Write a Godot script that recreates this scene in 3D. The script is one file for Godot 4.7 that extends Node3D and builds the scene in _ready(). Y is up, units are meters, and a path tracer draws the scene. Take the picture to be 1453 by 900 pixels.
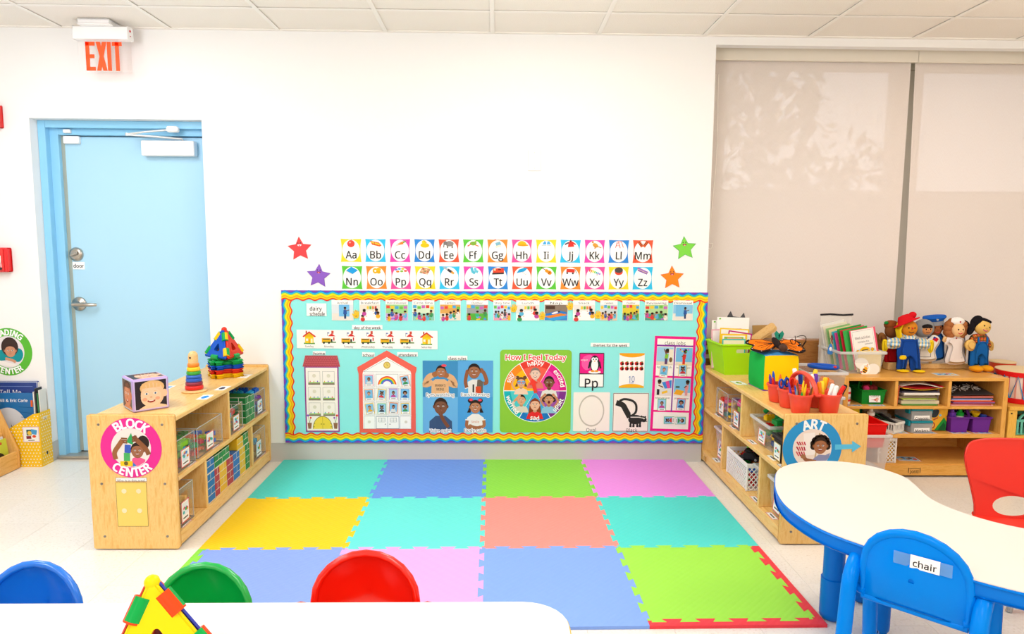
extends Node3D
# A classroom corner: block shelf on the left, rainbow notice board on the back wall, art shelves under the blinds on the right.
# The back wall is the plane z = 0, the floor y = 0, x runs to the right; metres.

var font: Font
var taken := {}
var mats := {}
var glyphs := {}
var rng := RandomNumberGenerator.new()

# ---------------------------------------------------------------- mesh builder
class Geo:
	var v := PackedVector3Array()
	var n := PackedVector3Array()

	func tri(a: Vector3, b: Vector3, c: Vector3, na: Vector3, nb: Vector3, nc: Vector3) -> void:
		if (b - a).cross(c - a).dot(na + nb + nc) > 0.0:
			v.append_array([a, c, b])
			n.append_array([na, nc, nb])
		else:
			v.append_array([a, b, c])
			n.append_array([na, nb, nc])

	func quad(a: Vector3, b: Vector3, c: Vector3, d: Vector3, na: Vector3, nb: Vector3, nc: Vector3, nd: Vector3) -> void:
		tri(a, b, c, na, nb, nc)
		tri(a, c, d, na, nc, nd)

	func flat(a: Vector3, b: Vector3, c: Vector3, d: Vector3, nn: Vector3) -> void:
		quad(a, b, c, d, nn, nn, nn, nn)

	func box(c: Vector3, s: Vector3, b := 0.0, xf := Transform3D()) -> Geo:
		var h := s * 0.5
		b = minf(b, minf(h.x, minf(h.y, h.z)) * 0.9)
		var at := func(sx: int, sy: int, sz: int, ax: int) -> Vector3:
			var p := Vector3(sx * (h.x - (0.0 if ax == 0 else b)), sy * (h.y - (0.0 if ax == 1 else b)), sz * (h.z - (0.0 if ax == 2 else b)))
			return xf * (c + p)
		for sg: int in [-1, 1]:
			var nx := (xf.basis * Vector3(sg, 0, 0)).normalized()
			flat(at.call(sg, -1, -1, 0), at.call(sg, 1, -1, 0), at.call(sg, 1, 1, 0), at.call(sg, -1, 1, 0), nx)
			var ny := (xf.basis * Vector3(0, sg, 0)).normalized()
			flat(at.call(-1, sg, -1, 1), at.call(1, sg, -1, 1), at.call(1, sg, 1, 1), at.call(-1, sg, 1, 1), ny)
			var nz := (xf.basis * Vector3(0, 0, sg)).normalized()
			flat(at.call(-1, -1, sg, 2), at.call(1, -1, sg, 2), at.call(1, 1, sg, 2), at.call(-1, 1, sg, 2), nz)
		if b > 0.0:
			for s1: int in [-1, 1]:
				for s2: int in [-1, 1]:
					var na := (xf.basis * Vector3(s1, s2, 0)).normalized()
					flat(at.call(s1, s2, -1, 0), at.call(s1, s2, 1, 0), at.call(s1, s2, 1, 1), at.call(s1, s2, -1, 1), na)
					na = (xf.basis * Vector3(s1, 0, s2)).normalized()
					flat(at.call(s1, -1, s2, 0), at.call(s1, 1, s2, 0), at.call(s1, 1, s2, 2), at.call(s1, -1, s2, 2), na)
					na = (xf.basis * Vector3(0, s1, s2)).normalized()
					flat(at.call(-1, s1, s2, 1), at.call(1, s1, s2, 1), at.call(1, s1, s2, 2), at.call(-1, s1, s2, 2), na)
					for s3: int in [-1, 1]:
						na = (xf.basis * Vector3(s1, s2, s3)).normalized()
						tri(at.call(s1, s2, s3, 0), at.call(s1, s2, s3, 1), at.call(s1, s2, s3, 2), na, na, na)
		return self

	func lathe(prof: Array, seg := 24, xf := Transform3D(), smooth := true, sx := 1.0, sz := 1.0) -> Geo:
		var m := prof.size()
		var ns := []
		for i in m - 1:
			var d: Vector2 = prof[i + 1] - prof[i]
			ns.append(Vector2(d.y, -d.x).normalized())
		for i in m - 1:
			var n0: Vector2 = ns[i]
			var n1: Vector2 = ns[i]
			if smooth and i > 0 and ns[i - 1].dot(ns[i]) > 0.6:
				n0 = (ns[i - 1] + ns[i]).normalized()
			if smooth and i < m - 2 and ns[i + 1].dot(ns[i]) > 0.6:
				n1 = (ns[i + 1] + ns[i]).normalized()
			var p0: Vector2 = prof[i]
			var p1: Vector2 = prof[i + 1]
			for k in seg:
				var a := TAU * k / seg
				var b := TAU * (k + 1) / seg
				var ca := Vector3(cos(a) * sx, 0, sin(a) * sz)
				var cb := Vector3(cos(b) * sx, 0, sin(b) * sz)
				var ua := Vector3(cos(a) / sx, 0, sin(a) / sz).normalized()
				var ub := Vector3(cos(b) / sx, 0, sin(b) / sz).normalized()
				var q := func(c: Vector3, p: Vector2) -> Vector3: return xf * (c * p.x + Vector3(0, p.y, 0))
				var w := func(c: Vector3, p: Vector2) -> Vector3: return (xf.basis * (c * p.x + Vector3(0, p.y, 0))).normalized()
				if p0.x < 1e-6:
					tri(q.call(ca, p0), q.call(ca, p1), q.call(cb, p1), w.call(ua, n0), w.call(ua, n1), w.call(ub, n1))
				elif p1.x < 1e-6:
					tri(q.call(ca, p0), q.call(ca, p1), q.call(cb, p0), w.call(ua, n0), w.call(ua, n1), w.call(ub, n0))
				else:
					quad(q.call(ca, p0), q.call(cb, p0), q.call(cb, p1), q.call(ca, p1), w.call(ua, n0), w.call(ub, n0), w.call(ub, n1), w.call(ua, n1))
		return self

	func cyl(c: Vector3, r: float, h: float, seg := 20, b := 0.001, axis := Vector3.UP) -> Geo:
		var q := Quaternion(Vector3.UP, axis.normalized()) if axis.normalized().dot(Vector3.UP) > -0.999 else Quaternion(Vector3.RIGHT, PI)
		return lathe([Vector2(0, -h / 2), Vector2(r - b, -h / 2), Vector2(r, -h / 2 + b), Vector2(r, h / 2 - b), Vector2(r - b, h / 2), Vector2(0, h / 2)], seg, Transform3D(Basis(q), c), false)

	func ball(c: Vector3, r: Vector3, seg := 16, rings := 10, xf := Transform3D()) -> Geo:
		for i in rings:
			for k in seg:
				var ps := []
				for e: Vector2i in [Vector2i(i, k), Vector2i(i + 1, k), Vector2i(i + 1, k + 1), Vector2i(i, k + 1)]:
					var t: float = PI * e.x / rings
					var f: float = TAU * e.y / seg
					ps.append(Vector3(sin(t) * cos(f), cos(t), sin(t) * sin(f)))
				var q := func(d: Vector3) -> Vector3: return xf * (c + d * r)
				var w := func(d: Vector3) -> Vector3: return (xf.basis * (d / r)).normalized()
				if i < rings - 1:
					tri(q.call(ps[0]), q.call(ps[1]), q.call(ps[2]), w.call(ps[0]), w.call(ps[1]), w.call(ps[2]))
				if i > 0:
					tri(q.call(ps[0]), q.call(ps[2]), q.call(ps[3]), w.call(ps[0]), w.call(ps[2]), w.call(ps[3]))
		return self

	# a round bar along a path; rads is one radius or one per point
	func tube(path: Array, rads: Variant, seg := 8, closed := false, flatten := 1.0) -> Geo:
		var m := path.size()
		var rings := []
		var up := Vector3.ZERO
		for i in m:
			var d: Vector3
			if closed:
				d = (path[(i + 1) % m] - path[(i + m - 1) % m]).normalized()
			else:
				d = (path[mini(i + 1, m - 1)] - path[maxi(i - 1, 0)]).normalized()
			if up == Vector3.ZERO:
				up = Vector3.UP if absf(d.y) < 0.9 else Vector3.RIGHT
			up = (up - d * up.dot(d)).normalized()
			var side := d.cross(up)
			var r: float = rads[i] if rads is Array else rads
			var ring := []
			for k in seg:
				var a := TAU * k / seg
				ring.append([path[i] + (up * cos(a) * flatten + side * sin(a)) * r, (up * cos(a) / flatten + side * sin(a)).normalized()])
			rings.append(ring)
		for i in (m if closed else m - 1):
			var a: Array = rings[i]
			var b: Array = rings[(i + 1) % m]
			for k in seg:
				var l := (k + 1) % seg
				quad(a[k][0], a[l][0], b[l][0], b[k][0], a[k][1], a[l][1], b[l][1], b[k][1])
		if not closed:
			for e: int in [0, m - 1]:
				var d: Vector3 = (path[0] - path[1]).normalized() if e == 0 else (path[m - 1] - path[m - 2]).normalized()
				for k in range(1, seg - 1):
					tri(rings[e][0][0], rings[e][k][0], rings[e][k + 1][0], d, d, d)
		return self

	# a polygon in the xy plane (any winding) given depth from z = 0 to z = d, its rims rounded by b
	func extr(poly: Array, d: float, b := 0.0, xf := Transform3D(), steps := 1, holes: Array = []) -> Geo:
		var p := PackedVector2Array(poly)
		if Geometry2D.is_polygon_clockwise(p):
			p.reverse()
		var m := p.size()
		var en := []
		for i in m:
			var e := p[(i + 1) % m] - p[i]
			en.append(Vector2(e.y, -e.x).normalized())
		var vn := []
		for i in m:
			var s: Vector2 = en[i] + en[(i + m - 1) % m]
			var u := s.normalized()
			vn.append(u / maxf(0.4, u.dot(en[i])))
		var zs := [[0.0, 0.0, 1.0, 0.0], [d, 0.0, 1.0, 0.0]]   # z, inset, side part and z part of the normal
		if b > 0.0:
			zs = []
			for i in steps + 1:
				var t := PI / 2 * i / steps
				zs.append([b * (1 - sin(t)), b * (1 - cos(t)), sin(t), -cos(t)])
			for i in steps + 1:
				var t := PI / 2 * (steps - i) / steps
				zs.append([d - b * (1 - sin(t)), b * (1 - cos(t)), sin(t), cos(t)])
		for r in zs.size() - 1:
			for i in m:
				var j := (i + 1) % m
				var na: Vector2 = en[i]
				var nb: Vector2 = en[i]
				if en[i].dot(en[(i + m - 1) % m]) > 0.7:
					na = vn[i].normalized()
				if en[i].dot(en[j]) > 0.7:
					nb = vn[j].normalized()
				var c := []
				for q: Array in [[i, na, zs[r]], [j, nb, zs[r]], [j, nb, zs[r + 1]], [i, na, zs[r + 1]]]:
					var w: Vector2 = p[q[0]] - vn[q[0]] * q[2][1]
					c.append(xf * Vector3(w.x, w.y, q[2][0]))
					c.append((xf.basis * Vector3(q[1].x * q[2][2], q[1].y * q[2][2], q[2][3])).normalized())
				quad(c[0], c[2], c[4], c[6], c[1], c[3], c[5], c[7])
		var cap := PackedVector2Array()
		for i in m:
			cap.append(p[i] - vn[i] * b)
		var pieces := [cap]
		for hole: Array in holes:
			# cut the cap along the hole's middle so that no polygon keeps a hole
			var hp := PackedVector2Array(hole)
			var mid := Vector2.ZERO
			for w in hp:
				mid += w / hp.size()
			var next := []
			for piece: PackedVector2Array in pieces:
				for side: int in [-1, 1]:
					var half := PackedVector2Array([mid + Vector2(-9, 0), mid + Vector2(9, 0), mid + Vector2(9, 9 * side), mid + Vector2(-9, 9 * side)])
					for got in Geometry2D.intersect_polygons(piece, half):
						next.append_array(Geometry2D.clip_polygons(got, hp))
			pieces = next
			if Geometry2D.is_polygon_clockwise(hp):
				hp.reverse()
			for i in hp.size():
				var w0 := hp[i]
				var w1 := hp[(i + 1) % hp.size()]
				var e2 := w1 - w0
				var nn := (xf.basis * Vector3(-e2.y, e2.x, 0)).normalized()
				flat(xf * Vector3(w0.x, w0.y, 0), xf * Vector3(w1.x, w1.y, 0), xf * Vector3(w1.x, w1.y, d), xf * Vector3(w0.x, w0.y, d), nn)
		for piece: PackedVector2Array in pieces:
			var ix := Geometry2D.triangulate_polygon(piece)
			if ix.is_empty() and holes.is_empty():
				ix = Geometry2D.triangulate_polygon(p)   # an inset rim that folds: use the outline's own triangles
			for t in range(0, ix.size(), 3):
				for e: Array in [[0.0, -1.0], [d, 1.0]]:
					var nn := (xf.basis * Vector3(0, 0, e[1])).normalized()
					tri(xf * Vector3(piece[ix[t]].x, piece[ix[t]].y, e[0]), xf * Vector3(piece[ix[t + 1]].x, piece[ix[t + 1]].y, e[0]), xf * Vector3(piece[ix[t + 2]].x, piece[ix[t + 2]].y, e[0]), nn, nn, nn)
		return self

	# a smooth skin over a grid of points (rows of Vector3); thick > 0 gives it a back and rims
	func skin(g: Array, thick := 0.0, wrap := false) -> Geo:
		var rows := g.size()
		var cols: int = g[0].size()
		var nn := []
		for i in rows:
			var line := []
			for j in cols:
				var du: Vector3 = g[mini(i + 1, rows - 1)][j] - g[maxi(i - 1, 0)][j]
				var dv: Vector3
				if wrap:
					dv = g[i][(j + 1) % (cols - 1)] - g[i][(j + cols - 2) % (cols - 1)]
				else:
					dv = g[i][mini(j + 1, cols - 1)] - g[i][maxi(j - 1, 0)]
				line.append(du.cross(dv).normalized())
			nn.append(line)
		for i in rows - 1:
			for j in cols - 1:
				var a := [[i, j], [i + 1, j], [i + 1, j + 1], [i, j + 1]]
				var p := []
				for e: Array in a:
					p.append(g[e[0]][e[1]])
					p.append(nn[e[0]][e[1]])
				quad(p[0], p[2], p[4], p[6], p[1], p[3], p[5], p[7])
				if thick > 0.0:
					quad(p[0] - p[1] * thick, p[2] - p[3] * thick, p[4] - p[5] * thick, p[6] - p[7] * thick, -p[1], -p[3], -p[5], -p[7])
		if thick > 0.0:
			for i in rows - 1:
				for j: int in ([0, cols - 1] if not wrap else []):
					var k: int = 1 if j == 0 else cols - 2
					var o: Vector3 = (g[i][j] - g[i][k]).normalized()
					flat(g[i][j], g[i + 1][j], g[i + 1][j] - nn[i + 1][j] * thick, g[i][j] - nn[i][j] * thick, o)
			for j in cols - 1:
				for i: int in [0, rows - 1]:
					var k: int = 1 if i == 0 else rows - 2
					var o: Vector3 = (g[i][j] - g[k][j]).normalized()
					flat(g[i][j], g[i][j + 1], g[i][j + 1] - nn[i][j + 1] * thick, g[i][j] - nn[i][j] * thick, o)
		return self

	func add(o: Geo, xf := Transform3D()) -> Geo:
		var flip := xf.basis.determinant() < 0.0
		for i in range(0, o.v.size(), 3):
			for k: int in ([0, 2, 1] if flip else [0, 1, 2]):
				v.append(xf * o.v[i + k])
				n.append((xf.basis * o.n[i + k]).normalized())
		return self

	func mesh() -> ArrayMesh:
		var a := []
		a.resize(Mesh.ARRAY_MAX)
		a[Mesh.ARRAY_VERTEX] = v
		a[Mesh.ARRAY_NORMAL] = n
		var m := ArrayMesh.new()
		m.add_surface_from_arrays(Mesh.PRIMITIVE_TRIANGLES, a)
		return m

# ---------------------------------------------------------------- flat print (ink on paper): coloured polygons, each a hair above the last
class Ink:
	var v := PackedVector3Array()
	var c := PackedColorArray()
	var z := 0.0
	var step := 0.00003
	var host: Node3D

	func _init(h: Node3D, z0 := 0.0) -> void:
		host = h
		z = z0

	func tri(a: Vector2, b: Vector2, d: Vector2, col: Color) -> void:
		var lc := col.srgb_to_linear()
		if (b - a).cross(d - a) > 0.0:
			var t := b
			b = d
			d = t
		v.append_array([Vector3(a.x, a.y, z), Vector3(b.x, b.y, z), Vector3(d.x, d.y, z)])
		c.append_array([lc, lc, lc])

	func poly(pts: Array, col: Color) -> Ink:
		z += step
		var p := PackedVector2Array(pts)
		var ix := Geometry2D.triangulate_polygon(p)
		for t in range(0, ix.size(), 3):
			tri(p[ix[t]], p[ix[t + 1]], p[ix[t + 2]], col)
		return self

	func rect(x: float, y: float, w: float, h: float, col: Color, turn := 0.0) -> Ink:
		var u := Vector2(w / 2, 0).rotated(turn)
		var q := Vector2(0, h / 2).rotated(turn)
		var m := Vector2(x, y)
		return poly([m - u - q, m + u - q, m + u + q, m - u + q], col)

	func ell(x: float, y: float, rx: float, ry: float, col: Color, k := 18, turn := 0.0, a0 := 0.0, a1 := TAU) -> Ink:
		z += step
		for i in k:
			var a := a0 + (a1 - a0) * i / k
			var b := a0 + (a1 - a0) * (i + 1) / k
			tri(Vector2(x, y), Vector2(x, y) + Vector2(cos(a) * rx, sin(a) * ry).rotated(turn), Vector2(x, y) + Vector2(cos(b) * rx, sin(b) * ry).rotated(turn), col)
		return self

	func ring(x: float, y: float, r0: float, r1: float, col: Color, k := 32, a0 := 0.0, a1 := TAU, ky := 1.0) -> Ink:
		z += step
		for i in k:
			var a := a0 + (a1 - a0) * i / k
			var b := a0 + (a1 - a0) * (i + 1) / k
			var da := Vector2(cos(a), sin(a) * ky)
			var db := Vector2(cos(b), sin(b) * ky)
			var m := Vector2(x, y)
			tri(m + da * r0, m + da * r1, m + db * r1, col)
			tri(m + da * r0, m + db * r1, m + db * r0, col)
		return self

	# a stroke with mitred joints, so that no two of its pieces overlap
	func line(pts: Array, w: float, col: Color) -> Ink:
		z += step
		var m := pts.size()
		var side := []
		for i in m:
			var d0: Vector2 = (pts[maxi(i, 1)] - pts[maxi(i, 1) - 1]).normalized()
			var d1: Vector2 = (pts[mini(i, m - 2) + 1] - pts[mini(i, m - 2)]).normalized()
			var n := Vector2(-d0.y - d1.y, d0.x + d1.x).normalized()
			side.append(n * w / 2 / maxf(0.6, n.dot(Vector2(-d0.y, d0.x))))
		for i in m - 1:
			tri(pts[i] - side[i], pts[i + 1] - side[i + 1], pts[i + 1] + side[i + 1], col)
			tri(pts[i] - side[i], pts[i + 1] + side[i + 1], pts[i] + side[i], col)
		return self

	func frame(x: float, y: float, w: float, h: float, t: float, col: Color) -> Ink:
		z += step
		for e: Array in [[x, y + h / 2 - t / 2, w, t], [x, y - h / 2 + t / 2, w, t], [x - w / 2 + t / 2, y, t, h - 2 * t], [x + w / 2 - t / 2, y, t, h - 2 * t]]:
			var m := Vector2(e[0], e[1])
			var u := Vector2(e[2] / 2, 0)
			var q := Vector2(0, e[3] / 2)
			tri(m - u - q, m + u - q, m + u + q, col)
			tri(m - u - q, m + u + q, m - u + q, col)
		return self

	# a line of lettering centred on (x, y); em is the font size in metres, wide the width to squeeze it to
	func text(s: String, x: float, y: float, em: float, col: Color, turn := 0.0, wide := 0.0, bold := 0.0) -> Ink:
		z += step
		var g: Array = host.lettering(s)
		var k := em
		var kx := em
		if wide > 0.0 and g[1] > 0.0:
			kx = wide / g[1]
		for o: Vector2 in ([Vector2.ZERO] if bold == 0.0 else [Vector2(bold, 0), Vector2(-bold, 0), Vector2(0, bold), Vector2(0, -bold), Vector2(bold, bold) * 0.7, Vector2(-bold, -bold) * 0.7, Vector2(-bold, bold) * 0.7, Vector2(bold, -bold) * 0.7]):
			var p: PackedVector2Array = g[0]
			for i in range(0, p.size(), 3):
				tri(Vector2(x, y) + (Vector2(p[i].x * kx, p[i].y * k)).rotated(turn) + o, Vector2(x, y) + (Vector2(p[i + 1].x * kx, p[i + 1].y * k)).rotated(turn) + o, Vector2(x, y) + (Vector2(p[i + 2].x * kx, p[i + 2].y * k)).rotated(turn) + o, col)
			z += step * 0.4
		return self

	# lettering bent along a circle of radius r; mid is the angle of the middle, flip for text that runs along the bottom
	func arc(s: String, x: float, y: float, r: float, em: float, col: Color, mid := PI / 2, flip := false, bold := 0.0, gap := 1.0) -> Ink:
		var total := 0.0
		for ch in s:
			total += host.advance(ch) * em * gap
		var at := -total / 2
		for ch in s:
			var w: float = host.advance(ch) * em * gap
			var a := mid + ((at + w / 2) / r if flip else -(at + w / 2) / r)
			text(ch, x + cos(a) * r, y + sin(a) * r, em, col, a + PI / 2 if flip else a - PI / 2, 0.0, bold)
			z -= step
			at += w
		z += step
		return self

	func mesh() -> ArrayMesh:
		var a := []
		a.resize(Mesh.ARRAY_MAX)
		var nn := PackedVector3Array()
		nn.resize(v.size())
		nn.fill(Vector3(0, 0, 1))
		a[Mesh.ARRAY_VERTEX] = v
		a[Mesh.ARRAY_NORMAL] = nn
		a[Mesh.ARRAY_COLOR] = c
		var m := ArrayMesh.new()
		m.add_surface_from_arrays(Mesh.PRIMITIVE_TRIANGLES, a)
		return m

func lettering(s: String) -> Array:
	if not glyphs.has(s):
		var t := TextMesh.new()
		t.font = font
		t.font_size = 64
		t.pixel_size = 1.0 / 64
		t.depth = 0.02
		t.curve_step = 3.0
		t.text = s
		var a := t.get_mesh_arrays()
		var vv: PackedVector3Array = a[Mesh.ARRAY_VERTEX]
		var ix: PackedInt32Array = a[Mesh.ARRAY_INDEX]
		var lo := Vector2(9, 9)
		var hi := Vector2(-9, -9)
		var p := PackedVector2Array()
		for i in range(0, ix.size(), 3):
			if vv[ix[i]].z > 0.005 and vv[ix[i + 1]].z > 0.005 and vv[ix[i + 2]].z > 0.005:
				for k in 3:
					var q := Vector2(vv[ix[i + k]].x, vv[ix[i + k]].y)
					p.append(q)
					lo = lo.min(q)
					hi = hi.max(q)
		# letters alone are centred on their own middle, lines on their middle between baseline and cap height
		var base := Vector2((lo.x + hi.x) / 2, (lo.y + hi.y) / 2 if s.length() == 1 else -0.0)
		for i in p.size():
			p[i] -= base
		glyphs[s] = [p, hi.x - lo.x, hi.y - lo.y]
	return glyphs[s]

func advance(ch: String) -> float:
	return font.get_string_size(ch, HORIZONTAL_ALIGNMENT_LEFT, -1, 64).x / 64.0

# ---------------------------------------------------------------- naming and placing
func numbered(called: String) -> String:
	taken[called] = taken.get(called, -1) + 1
	return called if taken[called] == 0 else "%s_%03d" % [called, taken[called]]

func tag(o: Node3D, label: String, category: String, group := "") -> Node3D:
	o.set_meta("label", label)
	o.set_meta("category", category)
	if group:
		o.set_meta("group", group)
	return o

func thing(called: String, label: String, category: String, at := Vector3.ZERO, turn := 0.0, group := "") -> Node3D:
	var o := Node3D.new()
	o.name = numbered(called)
	add_child(o)
	o.position = at
	o.rotation.y = turn
	return tag(o, label, category, group)

func as_mesh(g: Variant) -> Mesh:
	return g if g is Mesh else g.mesh()

func part(called: String, g: Variant, m: Material, parent: Node3D, at := Vector3.ZERO, rot := Vector3.ZERO, label := "") -> MeshInstance3D:
	var o := MeshInstance3D.new()
	o.name = called
	o.mesh = as_mesh(g)
	o.material_override = m
	parent.add_child(o, true)
	o.position = at
	o.rotation = rot
	if label:
		o.set_meta("label", label)
	return o

func solo(called: String, g: Variant, m: Material, label: String, category: String, at := Vector3.ZERO, rot := Vector3.ZERO, group := "") -> MeshInstance3D:
	var o := part(numbered(called), g, m, self, at, rot)
	tag(o, label, category, group)
	return o

func setting(called: String, g: Variant, m: Material, at := Vector3.ZERO) -> MeshInstance3D:
	var o := part(called, g, m, self, at)
	o.set_meta("kind", "structure")
	return o

func print_on(ink: Ink, called: String, parent: Node3D, at := Vector3.ZERO, rot := Vector3.ZERO) -> MeshInstance3D:
	return part(called, ink.mesh(), mats.ink, parent, at, rot)

func B(s: Vector3, b := 0.0) -> Geo:
	return Geo.new().box(Vector3.ZERO, s, b)

func hexc(h: String) -> Color:
	return Color.html(h)

func rrect(w: float, h: float, r: float, k := 4) -> Array:
	var p := []
	for q: Array in [[1, -1, -PI / 2], [1, 1, 0.0], [-1, 1, PI / 2], [-1, -1, PI]]:
		for i in k + 1:
			var a: float = q[2] + PI / 2 * i / k
			p.append(Vector2(q[0] * (w / 2 - r) + cos(a) * r, q[1] * (h / 2 - r) + sin(a) * r))
	return p

func disc(rx: float, ry: float, k := 24, x := 0.0, y := 0.0) -> Array:
	var p := []
	for i in k:
		p.append(Vector2(x + cos(TAU * i / k) * rx, y + sin(TAU * i / k) * ry))
	return p

func spline(pts: Array, per := 6, closed := true) -> Array:
	var out := []
	var m := pts.size()
	for i in (m if closed else m - 1):
		var a: Variant = pts[(i + m - 1) % m] if closed else pts[maxi(i - 1, 0)]
		var b: Variant = pts[i]
		var c: Variant = pts[(i + 1) % m]
		var d: Variant = pts[(i + 2) % m] if closed else pts[mini(i + 2, m - 1)]
		for k in per:
			out.append(b.cubic_interpolate(c, a, d, float(k) / per))
	if not closed:
		out.append(pts[m - 1])
	return out

# ---------------------------------------------------------------- materials
func plain_mat(col: Color, rough := 0.5, spec := 0.5, metal := 0.0) -> StandardMaterial3D:
	var key := "%s %f %f %f" % [col.to_html(), rough, spec, metal]
	if not mats.has(key):
		var m := StandardMaterial3D.new()
		m.albedo_color = col
		m.roughness = rough
		m.metallic_specular = spec
		m.metallic = metal
		mats[key] = m
	return mats[key]

func plastic(h: String, rough := 0.3) -> StandardMaterial3D:
	return plain_mat(hexc(h), rough, 0.28)

func clear_mat(h: String, a: float, rough := 0.08) -> StandardMaterial3D:
	var key := "clear %s %f %f" % [h, a, rough]
	if not mats.has(key):
		var m := StandardMaterial3D.new()
		m.albedo_color = Color(hexc(h), a)
		m.transparency = BaseMaterial3D.TRANSPARENCY_ALPHA
		m.roughness = rough
		m.metallic_specular = 0.3
		mats[key] = m
	return mats[key]

func noise_tex(freq: float, ramp: Gradient, size := 512, octaves := 4, sd := 1, normal := false) -> NoiseTexture2D:
	var n := FastNoiseLite.new()
	n.seed = sd
	n.noise_type = FastNoiseLite.TYPE_SIMPLEX_SMOOTH
	n.frequency = freq
	n.fractal_octaves = octaves
	var t := NoiseTexture2D.new()
	t.width = size
	t.height = size
	t.seamless = true
	t.noise = n
	if ramp:
		t.color_ramp = ramp
	return t

func grad(stops: Array) -> Gradient:
	var g := Gradient.new()
	g.offsets = PackedFloat32Array(stops.map(func(s): return s[0]))
	g.colors = PackedColorArray(stops.map(func(s): return s[1]))
	return g

# grain runs along the axis whose scale is smallest
func wood(key: String, a: String, b: String, scale: Vector3, rough := 0.32, sd := 3) -> StandardMaterial3D:
	if not mats.has(key):
		var m := StandardMaterial3D.new()
		var tk := "woodtex" + a + b + str(sd)
		if not mats.has(tk):
			var mid := hexc(a).lerp(hexc(b), 0.5)
			mats[tk] = noise_tex(0.012, grad([[0.0, hexc(b)], [0.32, mid], [0.42, hexc(a)], [0.5, mid], [0.56, hexc(a)], [0.72, mid.lerp(hexc(a), 0.6)], [1.0, hexc(b)]]), 512, 5, sd)
		m.albedo_texture = mats[tk]
		m.uv1_triplanar = true
		m.uv1_scale = scale
		m.uv1_triplanar_sharpness = 8.0
		m.metallic_specular = 0.35
		m.roughness = rough
		mats[key] = m
	return mats[key]

func v3(x: float, y: float, z: float) -> Vector3: return Vector3(x, y, z)
func v2(x: float, y: float) -> Vector2: return Vector2(x, y)

# ---------------------------------------------------------------- the scene
func _ready() -> void:
	rng.seed = 20240611
	var cam := Camera3D.new()
	cam.name = "camera"
	add_child(cam)
	cam.position = v3(0, 1.3423, 4.1118)
	cam.rotation = v3(-0.109, -0.0205, 0.007)
	cam.fov = rad_to_deg(2.0 * atan(450.0 / 977.07))
	cam.near = 0.05
	cam.far = 200.0
	cam.current = true

	var env := Environment.new()
	env.background_mode = Environment.BG_SKY
	var sky_mat := ProceduralSkyMaterial.new()
	sky_mat.sky_top_color = hexc("b9cbe0")
	sky_mat.sky_horizon_color = hexc("e6ebf0")
	sky_mat.ground_bottom_color = hexc("8d8a80")
	sky_mat.ground_horizon_color = hexc("d8d8d2")
	sky_mat.sky_energy_multiplier = 1.7
	sky_mat.ground_energy_multiplier = 1.0
	sky_mat.sky_curve = 0.25
	var sky := Sky.new()
	sky.sky_material = sky_mat
	env.sky = sky
	env.tonemap_mode = Environment.TONE_MAPPER_LINEAR
	env.tonemap_exposure = 0.765
	env.sdfgi_enabled = true
	env.ssao_enabled = true
	env.ssil_enabled = true
	var we := WorldEnvironment.new()
	we.name = "environment"
	we.environment = env
	add_child(we)

	# ceiling troffers, all behind the visible strip of ceiling: x, z, brightness
	troffers = [[-2.14, 1.52, 2.3], [0.3, 1.52, 1.9], [2.74, 1.52, 1.35], [-2.14, 3.96, 2.2], [0.3, 3.96, 1.9], [2.74, 3.96, 1.4], [-2.14, 6.4, 1.6], [0.3, 6.4, 1.6], [2.74, 6.4, 1.2]]
	font = SystemFont.new()
	font.font_names = PackedStringArray(["Droid Sans"])
	var ink := StandardMaterial3D.new()
	ink.vertex_color_use_as_albedo = true
	ink.roughness = 0.55
	ink.metallic_specular = 0.35
	mats.ink = ink

	build_room()
	build_ceiling()
	build_floor()
	build_window()
	build_door()
	build_mats()
	build_board()
	build_posters()
	build_cards()
	build_block_shelf()
	build_art_shelf()
	build_craft_shelf()
	build_reading_corner()
	build_tables()

var troffers := []

# ---------------------------------------------------------------- the room
const CEIL := 2.53

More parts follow.
